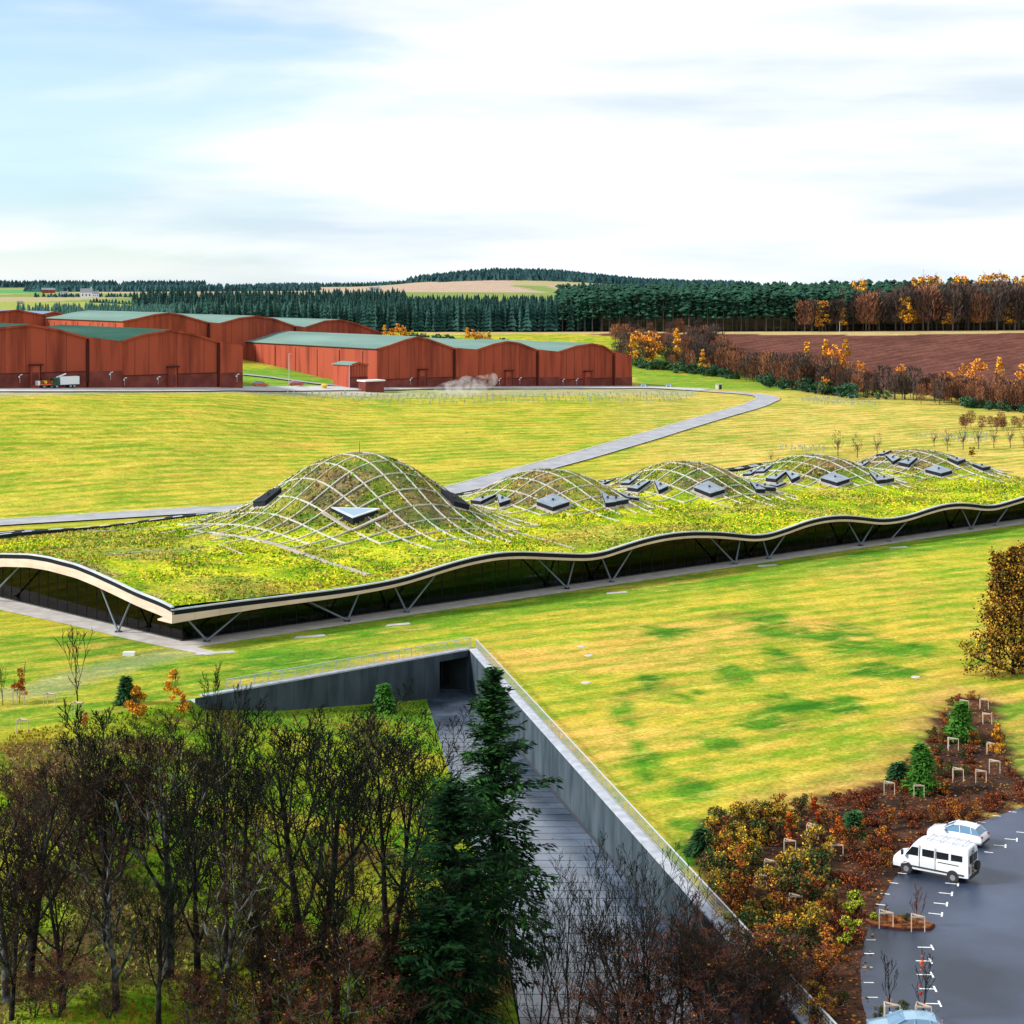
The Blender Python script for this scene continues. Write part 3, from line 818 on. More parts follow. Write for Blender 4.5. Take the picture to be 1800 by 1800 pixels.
# ---------------------------------------------------------------- retaining walls and railings
def wall(name, a, b, zb, label, glabel, tw=0.55, left_out=True, opening=None, panel=3.0):
    """a->b along the inner face; the thickness lies outside"""
    root = thing(name, label, 'wall', (a[0], a[1], 0), group='concrete walls of the sunken court')
    d = Vector((b[0] - a[0], b[1] - a[1], 0)); L = d.length; d.normalize(); nn = Vector((-d.y, d.x, 0)) * (1 if left_out else -1)
    n = int(L / panel)
    o = Vector((a[0], a[1], 0))
    for i in range(n):
        l0, l1 = L * i / n + 0.012, L * (i + 1) / n - 0.012
        top = -0.02
        if opening and l0 > opening[0] - 0.1 and l1 < opening[1] + 0.1:
            zlo = opening[2]
        else: zlo = None
        m_ = MB()
        p0 = d * l0; p1 = d * l1
        z0 = (zlo if zlo is not None else zb(o + p0) - 0.5); z1 = (zlo if zlo is not None else zb(o + p1) - 0.5)
        th = nn * tw
        pts_ = [p0, p1, p1 + th, p0 + th]; zz = [z0, z1, z1, z0]
        v_ = [(p.x, p.y, z) for p, z in zip(pts_, zz)] + [(p.x, p.y, top) for p in pts_]
        f_ = [(0, 1, 5, 4), (1, 2, 6, 5), (2, 3, 7, 6), (3, 0, 4, 7), (4, 5, 6, 7), (3, 2, 1, 0)]
        m_.add(v_, f_); m_.build('wall_panel', M['concrete'], root)
    # coping stones
    n = int(L / 4.5)
    for i in range(n):
        m_ = MB(); p0 = d * (L * i / n + 0.01) + nn * (tw / 2 + 0.08); p1 = d * (L * (i + 1) / n - 0.01) + nn * (tw / 2 + 0.08)
        m_.bar(p0 + Vector((0, 0, 0.06)), p1 + Vector((0, 0, 0.06)), tw + 0.22, 0.16); m_.build('coping_stone', M['coping'], root)
    m_ = MB(); p0 = nn * (tw / 2) ; p1 = d * L + nn * (tw / 2)
    return root, d, nn, L
def zb1(p): return float(z_sunk(p.x, p.y - 0.3))
def zb2(p): return float(z_floor(p.y))
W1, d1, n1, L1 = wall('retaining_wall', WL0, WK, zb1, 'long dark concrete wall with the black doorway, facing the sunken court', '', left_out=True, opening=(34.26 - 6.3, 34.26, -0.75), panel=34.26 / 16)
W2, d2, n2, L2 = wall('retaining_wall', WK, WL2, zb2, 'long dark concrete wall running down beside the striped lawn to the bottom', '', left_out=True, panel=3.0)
# return end of wall 1
m_ = MB(); m_.box((0.0, 0.0, -1.2), (0.6, 0.55, 2.2), Matrix.Translation(n1 * 0.28 - d1 * 0.32) @ Matrix.Rotation(math.atan2(d1.y, d1.x), 4, 'Z')); m_.build('wall_end', M['concrete'], W1)
# tunnel behind the opening
o = MB()
a0 = Vector((WK[0], WK[1], 0)) - d1 * 6.3; kk = Vector((WK[0], WK[1], 0))
Rr = Matrix(((d1.x, n1.x, 0, a0.x), (d1.y, n1.y, 0, a0.y), (0, 0, 1, 0), (0, 0, 0, 1)))
tun = thing('tunnel_entrance', 'black underground entrance opening in the corner of the concrete walls', 'tunnel', tuple(a0))
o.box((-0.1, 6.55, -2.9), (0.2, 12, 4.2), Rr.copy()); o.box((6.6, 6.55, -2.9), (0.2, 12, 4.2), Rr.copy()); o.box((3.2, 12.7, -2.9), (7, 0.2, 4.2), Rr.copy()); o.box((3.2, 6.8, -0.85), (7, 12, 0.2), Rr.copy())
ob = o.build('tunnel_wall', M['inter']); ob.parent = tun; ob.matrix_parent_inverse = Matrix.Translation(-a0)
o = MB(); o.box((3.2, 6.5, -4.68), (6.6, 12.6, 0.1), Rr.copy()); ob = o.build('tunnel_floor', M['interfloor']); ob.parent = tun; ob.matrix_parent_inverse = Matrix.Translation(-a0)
for hb in (((3.0, 5.5, -3.55), (3.6, 0.08, 0.14)), ((4.2, 5.5, -2.0), (0.9, 0.08, 0.10))):
    o = MB(); o.box(hb[0], hb[1], Rr.copy()); ob = o.build('handrail', M['white']); ob.parent = tun; ob.matrix_parent_inverse = Matrix.Translation(-a0)
o = MB()
for k in range(5): o.box((0.8 + k * 1.3, 3.0, -2.8), (0.08, 0.08, 3.6), Rr.copy())
ob = o.build('door_mullion', M['strutd']); ob.parent = tun; ob.matrix_parent_inverse = Matrix.Translation(-a0)

def railing(a, b, off, label, h=1.1, sp=1.6):
    root = thing('railing', label, 'railing', (a[0], a[1], 0.0), group='steel railings above the sunken court')
    d = Vector((b[0] - a[0], b[1] - a[1], 0)); L = d.length; d.normalize(); nn = Vector((-d.y, d.x, 0)) * off
    n = int(L / sp); post = None
    for i in range(n + 1):
        if post is None:
            m_ = MB(); m_.box((0, 0, h / 2), (0.07, 0.07, h)); me_ = m_.mesh('post', M['rail'])
            post = me_
        ob = bpy.data.objects.new('post', me_); ob.location = nn + d * (L * i / n); link(ob, root)
    for z, w in ((h, 0.09), (0.14, 0.05)):
        m_ = MB(); m_.bar(nn + Vector((0, 0, z)), nn + d * L + Vector((0, 0, z)), w, w * 0.8); m_.build('top_rail' if z == h else 'bottom_rail', M['rail'], root)
    m_ = MB(); k = int(L / 0.22)
    for i in range(k):
        p = nn + d * (L * (i + 0.5) / k); m_.bar(p + Vector((0, 0, 0.14)), p + Vector((0, 0, h - 0.04)), 0.016, 0.016)
    for j in range(3):
        z = 0.36 + j * 0.25; m_.bar(nn + Vector((0, 0, z)), nn + d * L + Vector((0, 0, z)), 0.015, 0.015)
    ob = m_.build('mesh_infill', M['mesh'], root); tag(ob, kind='stuff')
    return root
ra = Vector((WL0[0], WL0[1], 0)) + d1 * 3.2
railing((ra.x, ra.y), (WK[0] + d1.x * 0.9, WK[1] + d1.y * 0.9), 0.95, 'pale steel railing along the lawn edge above the dark doorway wall')
m_ = MB(); m_.prism([(WK[0] + 0.0, WK[1] + 0.0), (WK[0] + 0.57, WK[1] + 0.13), (WK[0] + 0.4, WK[1] + 0.9), (WK[0] - 0.35, WK[1] + 0.42)], -5.2, 0.02)
for i_, v_ in enumerate(m_.v): m_.v[i_] = (v_[0] - WK[0], v_[1] - WK[1], v_[2])
m_.build('corner_pier', M['concrete'], W2)
railing((WK[0] + d1.x * 0.9, WK[1] + d1.y * 0.9), (WL2[0] + 0.85, WL2[1]), 0.02, 'long pale steel railing descending beside the striped lawn to the shrub bed')

# ---------------------------------------------------------------- the turf roofed building
OV = 3.8
def edge_fit(pxs, along, fixed):
    """turn measured edge pixels into (parameter, height) pairs"""
    out = []
    for px, py in pxs:
        a = (px - 900.0) / FOC
        base = fixed; d = along
        k = (a * base.y - base.x) / (d.x - a * d.y)
        y = base.y + k * d.y
        out.append((k, CAM_H - (py - HORIZON) / FOC * y))
    return out
fpx = [(310, 1071), (400, 1059), (500, 1047), (600, 1035), (660, 1025), (700, 1018), (750, 1003), (800, 987), (850, 975), (885, 970), (911, 969), (960, 971), (1000, 973), (1050, 974), (1105, 955), (1150, 942), (1203, 934), (1258, 934), (1300, 938), (1338, 942), (1380, 930), (1424, 913), (1471, 905), (1510, 907), (1554, 913), (1598, 906), (1635, 893), (1670, 884), (1705, 884), (1742, 890), (1775, 881), (1800, 873), (1830, 866), (1870, 868), (1910, 862)]
lpx = [(310, 1071), (283, 1057), (240, 1040), (200, 1021), (165, 1005), (133, 992), (83, 979), (50, 974), (0, 973), (-60, 981), (-120, 998)]
FE = edge_fit(fpx, BU, P(0, -OV)); LE = edge_fit(lpx, BV, P(-OV, 0))
def smooth_interp(pairs):
    xs_ = np.array([p[0] for p in pairs]); zs_ = np.array([p[1] for p in pairs])
    g = np.linspace(xs_[0], xs_[-1], 500); z = np.interp(g, xs_, zs_)
    k = np.ones(17) / 17; zp = np.pad(z, 8, mode='edge'); z2 = np.convolve(zp, k, 'valid'); w = np.minimum(1, np.minimum(np.arange(500), np.arange(500)[::-1]) / 10.0)
    z2 = z * (1 - w) + z2 * w
    return lambda q: np.interp(q, g, z2)
fe = smooth_interp(FE); le = smooth_interp(LE)
S_MAX, T_MAX = FE[-1][0] + 6, 61.0
DOMES = []
for (px, py, t, ss, sst) in [(632, 797, 29, 10.1, 10.4), (967, 826, 29, 8.0, 8.8), (1205, 812, 29, 8.0, 8.8), (1432, 800, 29, 8.0, 8.8), (1612, 791, 29, 8.4, 8.8)]:
    a = (px - 900.0) / FOC; b0 = P(0, t); k = (a * b0.y - b0.x) / (BU.x - a * BU.y); y = b0.y + k * BU.y
    DOMES.append((k, t, CAM_H - (py - HORIZON) / FOC * y, ss, sst))
H0 = 6.2
def bumps(s, t):
    h = 0
    for i, (ds, dt, zz, ss, sst) in enumerate(DOMES):
        r2 = ((s - ds) / ss) ** 2 + ((t - dt) / sst) ** 2
        r2 = (r2 + 1e-6) ** (1.12 if i == 0 else 1.15)
        h = h + (zz - base_h(ds)) * np.exp(-0.5 * r2)
    return h
def base_h(s): return np.interp(s, [-5, 30, 60, 100, 190, 230], [6.3, 6.5, 6.2, 5.7, 4.9, 4.8])
def roof_h(s, t):
    s = np.asarray(s, float); t = np.asarray(t, float)
    h0 = base_h(s)
    a = np.exp(-np.maximum(t + OV, 0) / 9.0); b = np.exp(-np.maximum(s + OV, 0) / 12.0)
    f = fe(s); l = le(t)
    A = h0 + a * (f - h0)
    l0 = h0 + a * (float(fe(-OV)) - h0)
    h = A + b * (l - l0)
    r = sm((t - 50) / 12.0) * (1 - b)
    h = lerp(h, np.interp(s, [-5, 40, 215], [4.9, 4.7, 4.3]) + 0.35 * np.sin(s / 33.0 * 2 * math.pi), r)
    edge = sm((t + OV) / 9.0) * sm((s + OV) / 9.0) * sm((T_MAX - t) / 10)
    return h + bumps(s, t) * edge
def roof_xy(x, y):
    s, t = st(x, y)
    ok = (s > -OV) & (s < S_MAX) & (t > -OV) & (t < T_MAX)
    return np.where(ok, roof_h(s, t), -50.0)
def RP(s, t, dz=0.0):
    p = P(s, t); p.z = float(roof_h(s, t)) + dz; return p
def RHIT(px, py):
    p = hit(px, py, roof_xy, 150, 420, 3000); s, t = st(p.x, p.y); return float(s), float(t)

B = thing('turf_roof_building', 'long glass walled building under an undulating turf roof with five ribbed domes', 'building', tuple(BC))
def bb(m_, name, mat, kind=None, smooth=False, parent=None):
    """mesh given in world coordinates -> child of the building"""
    for i, v in enumerate(m_.v): m_.v[i] = (v[0] - BC.x, v[1] - BC.y, v[2])
    o = m_.build(name, mat, parent or B, smooth)
    if kind: o['kind'] = kind
    return o
# turf sheet
sg = np.arange(-OV + 0.35, S_MAX, 0.8); tg = np.arange(-OV + 0.35, T_MAX, 0.8)
S2, T2 = np.meshgrid(sg, tg, indexing='ij')
Hh = roof_h(S2, T2) + 0.10 * (vnoise(S2, T2, 1.7, 2) - 0.5) + 0.18 * (vnoise(S2, T2, 5, 3) - 0.5)
Vx = np.column_stack([(BU.x * S2 + BV.x * T2).ravel(), (BU.y * S2 + BV.y * T2).ravel(), (Hh - 0.03).ravel()])
Fx = up(Vx, grid(S2, T2))
me = fast_mesh('roof_turf', Vx, Fx, M['turf'], smooth=True)
s_, t_ = S2.ravel(), T2.ravel()
A_ = np.tile(col((0.14, 0.28, 0.006)), (len(s_), 1)); B_ = np.tile(col((0.56, 0.53, 0.022)), (len(s_), 1))
bz = bumps(s_, t_)
def rput(mask, a, b):
    w = np.clip(mask, 0, 1)[:, None]; A_[:] = A_ * (1 - w) + col(a) * w; B_[:] = B_ * (1 - w) + col(b) * w
rput(sm((bz - 1.2) / 1.6) * 0.9, (0.055, 0.13, 0.012), (0.23, 0.21, 0.050))
rput(sm((bz - 1.0) / 1.4) * sm((vnoise(s_, t_, 5, 4) - 0.5) * 6) * 0.85, (0.075, 0.060, 0.035), (0.22, 0.15, 0.095))
rput(sm((vnoise(s_, t_, 9, 7) - 0.56) * 6) * (bz < 1.5) * 0.6, (0.14, 0.15, 0.03), (0.38, 0.31, 0.08))
rput(sm((vnoise(s_, t_, 4, 9) - 0.66) * 7) * 0.5, (0.035, 0.13, 0.012), (0.08, 0.2, 0.015))
rput(sm((4.5 - (s_ + OV)) / 4) * sm((vnoise(s_, t_, 4, 19) - 0.35) * 5) * 0.8, (0.14, 0.10, 0.05), (0.28, 0.19, 0.12))
rput((s_ > 6) * (s_ < 19) * sm((6 - abs(t_ - 24)) / 6) * 0.5, (0.16, 0.15, 0.04), (0.36, 0.30, 0.12))
colour_mesh(me, A_, B_)
turf = link(bpy.data.objects.new('roof_turf', me), B)
# sedum tufts
NT = 70000
ts = npr.uniform(-OV + 0.5, S_MAX - 1, NT); tt = npr.uniform(-OV + 0.5, T_MAX - 1, NT)
hz_ = roof_h(ts, tt)
cx = BU.x * ts + BV.x * tt; cy = BU.y * ts + BV.y * tt
ang = npr.uniform(0, 6.283, NT); sz = npr.uniform(0.12, 0.40, NT); ht = npr.uniform(0.04, 0.17, NT) * (1 + 0.8 * (vnoise(ts, tt, 6, 5) > 0.5))
p0 = np.column_stack([cx - np.cos(ang) * sz, cy - np.sin(ang) * sz, hz_ - 0.06]); p1 = np.column_stack([cx + np.cos(ang) * sz, cy + np.sin(ang) * sz, hz_ - 0.06])
p2 = np.column_stack([cx - np.sin(ang) * sz * 0.6, cy + np.cos(ang) * sz * 0.6, hz_ - 0.06]); p3 = np.column_stack([cx, cy, hz_ + ht])
Vt = np.stack([p0, p1, p2, p3], 1).reshape(-1, 3); bi = np.arange(NT)[:, None] * 4
Ft = np.concatenate([bi + [0, 1, 3], bi + [1, 2, 3], bi + [2, 0, 3]])
me = fast_mesh('sedum_tufts', Vt, Ft, M['turf'])
iS = np.clip(np.searchsorted(sg, ts), 0, len(sg) - 1); iT = np.clip(np.searchsorted(tg, tt), 0, len(tg) - 1)
ii = iS * len(tg) + iT
f_ = npr.uniform(0.65, 1.25, NT)[:, None]; pick = npr.rand(NT)[:, None] > 0.4
ct = np.where(pick, B_[ii], A_[ii]) * f_
rr_ = npr.rand(NT)[:, None]
ct = np.where(rr_ < 0.08, col((0.26, 0.17, 0.08)) * f_, np.where(rr_ < 0.25, col((0.06, 0.25, 0.008)) * f_, np.where(rr_ < 0.36, col((0.50, 0.36, 0.05)) * f_, ct)))
ct = np.repeat(ct, 4, axis=0)
colour_mesh(me, ct, ct)
tuf = link(bpy.data.objects.new('sedum_tufts', me), B); tag(tuf, kind='stuff')

# edge trim: coping, louvre band, timber fascia, soffit, all in panels that follow the wave
def fasc(c0, c1, nrm, timber_h, hfn):
    pass
def edge_panels(pts_top, nrm, th):
    """pts_top: list of points on the roof edge, nrm outward"""
    n = len(pts_top)
    return n
def strip_solid(m_, pts_, nrm, out0, out1, z0, z1, mi=0):
    """solid strip along pts between outward offsets and heights relative to the edge"""
    n = len(pts_); v = []
    for p in pts_:
        for (o_, z_) in ((out0, z0), (out1, z0), (out1, z1), (out0, z1)):
            v.append((p.x + nrm.x * o_, p.y + nrm.y * o_, p.z + z_))
    f = []
    for i in range(n - 1):
        a = i * 4; b = a + 4
        for k in range(4):
            f.append((a + k, a + (k + 1) % 4, b + (k + 1) % 4, b + k))
    f.append((0, 3, 2, 1)); b = (n - 1) * 4; f.append((b, b + 1, b + 2, b + 3))
    m_.add(v, f, mi)
nF = Vector((BU.y, -BU.x, 0)); nL = Vector((-BV.y, BV.x, 0))
if nF.dot(BV) > 0: nF = -nF
if nL.dot(BU) > 0: nL = -nL
def edge_pt(side, q):
    if side == 0: p = P(q, -OV); p.z = float(fe(q))
    else: p = P(-OV, q); p.z = float(le(q))
    return p
TH = {0: 0.52, 1: 1.15}
def timber_h(side, q):
    if side == 1: return 1.05
    return float(np.interp(q, [-OV, 8, 30, 230], [0.95, 0.55, 0.34, 0.34]))
for side, qmax, nrm in ((0, S_MAX, nF), (1, 62.0, nL)):
    q = -OV; pl = 3.0
    while q < qmax - 0.5:
        q1 = min(q + pl, qmax)
        pp = [edge_pt(side, lerp(q, q1, k / 4)) for k in range(5)]
        pp[0] = edge_pt(side, q + 0.02) if q > -OV else pp[0]
        m_ = MB(); strip_solid(m_, pp, nrm, -0.30, 0.08, -0.10, 0.05); bb(m_, 'coping_strip', M['metal_light'])
        m_ = MB(); strip_solid(m_, pp, nrm, -0.40, -0.04, -0.62, -0.10)
        for k in range(3): strip_solid(m_, pp, nrm, -0.04, 0.03, -0.24 - k * 0.15, -0.19 - k * 0.15)
        bb(m_, 'louvre_panel', M['metal_dark'])
        m_ = MB(); v = []
        pq = [edge_pt(side, lerp(q + (0.02 if q > -OV else 0), q1, k / 4)) for k in range(5)]
        hs_ = [timber_h(side, lerp(q, q1, k / 4)) for k in range(5)]
        # tilted timber face and its underside running back to the glass head
        for p, h in zip(pq, hs_):
            for (o_, z_) in ((0.02, -0.62), (-0.06 if side else -0.04, -0.62 - h), (-OV + 0.35, -0.62 - h - 0.12), (-OV + 0.35, -0.62 - h + 0.05), (-0.35, -0.62)):
                v.append((p.x + nrm.x * o_, p.y + nrm.y * o_, p.z + z_))
        f = []
        for i in range(4):
            a_ = i * 5; b_ = a_ + 5
            for k in range(5): f.append((a_ + k, a_ + (k + 1) % 5, b_ + (k + 1) % 5, b_ + k))
        f.append((0, 4, 3, 2, 1)); f.append((20, 21, 22, 23, 24))
        m_.add(v, f); bb(m_, 'timber_panel', M['timber'])
        q = q1
# glass walls: panes and mullions
def head(side, q):
    qq = max(q, -OV + 0.1)
    p = edge_pt(side, qq)
    return p.z - 0.62 - timber_h(side, qq) - 0.02
pane_w = 2.2
for side, qmax in ((0, S_MAX - 4), (1, 60.0)):
    n = int(qmax / pane_w)
    for i in range(n):
        q0, q1 = qmax * i / n, qmax * (i + 1) / n
        a_ = P(q0 + 0.06, 0) if side == 0 else P(0, q0 + 0.06); b_ = P(q1 - 0.06, 0) if side == 0 else P(0, q1 - 0.06)
        h0, h1 = head(side, q0), head(side, q1)
        m_ = MB(); v = [(a_.x, a_.y, 0.08), (b_.x, b_.y, 0.08), (b_.x, b_.y, h1), (a_.x, a_.y, h0)]
        nr = nF if side == 0 else nL
        v2 = [(x - nr.x * 0.04, y - nr.y * 0.04, z) for x, y, z in v]
        fc_ = [(0, 1, 2, 3), (7, 6, 5, 4), (0, 4, 5, 1), (1, 5, 6, 2), (2, 6, 7, 3), (3, 7, 4, 0)]
        if side == 1: fc_ = [t_[::-1] for t_ in fc_]
        m_.add(v + v2, fc_)
        bb(m_, 'glass_pane', M['glass'])
        m_ = MB(); c_ = P(q0, 0) if side == 0 else P(0, q0)
        if side == 1 and i == 0: continue
        m_.bar(c_ + Vector((0, 0, 0.03)), c_ + Vector((0, 0, h0 + 0.1)), 0.07, 0.10); bb(m_, 'mullion', M['metal_dark'])
    m_ = MB()
    a_ = P(0, 0, 0.09); b_ = P(qmax, 0, 0.09) if side == 0 else P(0, qmax, 0.09)
    m_.bar(a_ + nr * 0.06, b_ + nr * 0.06, 0.14, 0.12); bb(m_, 'base_rail', M['strutd'])
# interior
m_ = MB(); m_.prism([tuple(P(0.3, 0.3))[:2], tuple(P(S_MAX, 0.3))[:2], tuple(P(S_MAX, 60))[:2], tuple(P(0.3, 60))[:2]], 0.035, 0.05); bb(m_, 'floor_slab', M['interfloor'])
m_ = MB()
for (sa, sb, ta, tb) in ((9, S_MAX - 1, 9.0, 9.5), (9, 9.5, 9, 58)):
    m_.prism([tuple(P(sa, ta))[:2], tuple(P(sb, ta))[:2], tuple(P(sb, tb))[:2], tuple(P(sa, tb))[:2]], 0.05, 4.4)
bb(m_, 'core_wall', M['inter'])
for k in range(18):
    m_ = MB(); c_ = P(5 + k * 11.4, 5.2); m_.seg(c_ + Vector((0, 0, 0.05)), c_ + Vector((0, 0, 3.4)), 0.28, 0.28, 10); bb(m_, 'column_and_reflection', M['strutd'] if k % 4 else M['reflcol'])  # every fourth is a glass reflection built as a pale green cylinder
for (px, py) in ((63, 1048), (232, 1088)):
    c_ = G0(px, py + 20) + BU * 3.5; m_ = MB(); m_.seg(c_ + Vector((0, 0, 0.05)), c_ + Vector((0, 0, 4.0)), 0.5, 0.5, 12); bb(m_, 'column_and_reflection', M['reflcol'])  # reflections in the left glass, built as pale green cylinders
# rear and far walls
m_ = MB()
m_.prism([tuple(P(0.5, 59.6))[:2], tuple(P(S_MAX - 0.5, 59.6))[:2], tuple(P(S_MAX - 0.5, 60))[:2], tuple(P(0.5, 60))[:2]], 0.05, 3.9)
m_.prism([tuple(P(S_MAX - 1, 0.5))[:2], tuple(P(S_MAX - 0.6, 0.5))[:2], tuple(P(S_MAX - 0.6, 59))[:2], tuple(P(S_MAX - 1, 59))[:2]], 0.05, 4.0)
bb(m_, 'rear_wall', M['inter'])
# inclined steel struts, read off the photo: foot on the pavement, head at the soffit
struts = [((358, 1127), (433, 1073), 0), ((356, 1126), (327, 1092), 0), ((607, 1091), (535, 1058), 0), ((607, 1091), (633, 1054), 0), ((713, 1076), (773, 1016), 0), ((712, 1076), (691, 1046), 0),
          ((991, 1034), (944, 990), 0), ((991, 1034), (1010, 1001), 0), ((1073, 1023), (1117, 974), 0), ((1072, 1023), (1056, 995), 0), ((1288, 991), (1248, 948), 0), ((1290, 991), (1301, 955), 0),
          ((1353, 983), (1387, 941), 0), ((1352, 983), (1340, 955), 0), ((1521, 960), (1490, 921), 0), ((1521, 960), (1536, 925), 0), ((1576, 953), (1602, 921), 0), ((1712, 931), (1690, 898), 0), ((1713, 931), (1724, 902), 0), ((1756, 925), (1778, 893), 0),
          ((213, 1110), (172, 1045), 1), ((215, 1110), (234, 1072), 1), ((2, 1052), (36, 1003), 1)]
for (fx, fy), (hx, hy), side in struts:
    foot = G0(fx, fy, 0.03)
    nr = nF if side == 0 else nL
    s0, t0 = st(foot.x, foot.y)
    d_in = 1.1
    foot = P(float(s0), -2.2) if side == 0 else P(-2.2, float(t0)); foot.z = 0.03
    # head lies under the soffit, 1.6 m in from the edge, at the column of the head pixel
    a = (hx - 900.0) / FOC; b0 = P(0, -2.0) if side == 0 else P(-2.0, 0); d_ = BU if side == 0 else BV
    k = (a * b0.y - b0.x) / (d_.x - a * d_.y); hp = b0 + d_ * k
    e = edge_pt(side, k); hp.z = e.z - 0.62 - timber_h(side, k) - 0.02
    m_ = MB(); m_.seg(foot + Vector((0, 0, 0.1)), hp, 0.13, 0.10, 8, cap=True); m_.box((foot.x, foot.y, 0.08), (0.7, 0.7, 0.12)); 
    bb(m_, 'strut', M['strut'])
# slimmer dark bracing seen behind the glass
for k in range(12):
    for s0, s1 in ((18 + k * 16.4, 12.5 + k * 16.4), (19 + k * 16.4, 23 + k * 16.4)):
        a_ = P(s0, 1.6, 0.05); b_ = P(s1, 1.6); b_.z = head(0, s1) - 0.05; m_ = MB(); m_.seg(a_, b_, 0.11, 0.09, 6); bb(m_, 'inner_brace', M['strutd'])
# stone ribs over the domes
GS = 3.3
GSU, GSV = 3.35, 2.95
def rib(p_list, w=0.20, h=0.16):
    m_ = MB(); n = len(p_list); v = []
    for i, p in enumerate(p_list):
        d = (p_list[min(i + 1, n - 1)] - p_list[max(i - 1, 0)]); a = Vector((-d.y, d.x, 0)).normalized() * (w / 2)
        v += [tuple(p - a + Vector((0, 0, -0.08))), tuple(p + a + Vector((0, 0, -0.08))), tuple(p + a + Vector((0, 0, h))), tuple(p - a + Vector((0, 0, h)))]
    f = []
    for i in range(n - 1):
        for k in range(4): f.append((i * 4 + k, i * 4 + (k + 1) % 4, i * 4 + 4 + (k + 1) % 4, i * 4 + 4 + k))
    m_.add(v, f); return bb(m_, 'dome_rib', M['rib'])
for di, (ds, dt, zz, ss, sst) in enumerate(DOMES):
    R1, R2 = (2.3 * ss, 2.2 * sst) if di == 0 else (1.95 * ss, 1.85 * sst)
    for fam in (0, 1):
        R_a, R_b = (R1, R2) if fam == 0 else (R2, R1)
        sp_ = GSV if fam == 0 else GSU
        k = -int(R_b / sp_) - 1
        while k * sp_ < R_b:
            off = k * sp_ + (0.4 * sp_); k += 1
            if abs(off) > R_b: continue
            ext = R_a * math.sqrt(max(0, 1 - (off / R_b) ** 2)) * (0.9 + 0.25 * rnd.random())
            ext2 = R_a * math.sqrt(max(0, 1 - (off / R_b) ** 2)) * (0.9 + 0.25 * rnd.random())
            so_ = GSU if fam == 0 else GSV
            ext = (round(ext / so_ - 0.4) + 0.6) * so_; ext2 = (round(ext2 / so_ - 0.4) + 0.4) * so_
            if ext + ext2 < GS: continue
            m = int((ext + ext2) / 0.8); pl = []
            for j in range(m + 1):
                q = -ext + (ext + ext2) * j / m
                s__, t__ = (ds + q, dt + off) if fam == 0 else (ds + off, dt + q)
                if t__ < -1.5 or s__ < -1: continue
                pl.append(RP(s__, t__, 0.03))
            if len(pl) > 2: rib(pl, 0.18 if di == 0 else 0.16, 0.12)
# gravel strip curving over the front left of the roof, and a few low lines
def roof_strip(px_list, w, mat, name='roof_strip', dz=0.10):
    pl = [Vector((*RHIT(*p), 0)) for p in px_list]
    pl = smooth_path(pl, 8); pts_ = [RP(p.x, p.y, dz) for p in pl]
    m_ = MB(); n = len(pts_); v = []
    for i, p in enumerate(pts_):
        d = (pts_[min(i + 1, n - 1)] - pts_[max(i - 1, 0)]); a = Vector((-d.y, d.x, 0)).normalized() * (w / 2)
        v += [tuple(p - a), tuple(p + a), tuple(p + a - Vector((0, 0, 0.25))), tuple(p - a - Vector((0, 0, 0.25)))]
    f = []
    for i in range(n - 1):
        for k in range(4): f.append((i * 4 + k, i * 4 + (k + 1) % 4, i * 4 + 4 + (k + 1) % 4, i * 4 + 4 + k))
    m_.add(v, f); return bb(m_, name, mat)
roof_strip([(372, 941), (415, 943), (470, 953), (520, 969), (580, 990), (648, 1011)], 0.85, M['ribpath'])
roof_strip([(175, 978), (225, 973), (285, 966)], 0.3, M['ribpath']); roof_strip([(385, 957), (428, 975)], 0.25, M['ribpath']); roof_strip([(282, 938), (330, 930), (372, 922)], 0.35, M['ribpath'])
roof_strip([(150, 935), (220, 932), (300, 925)], 0.3, M['ribpath'])
roof_strip([(860, 920), (905, 935), (960, 950), (1010, 965)], 0.3, M['ribpath'])

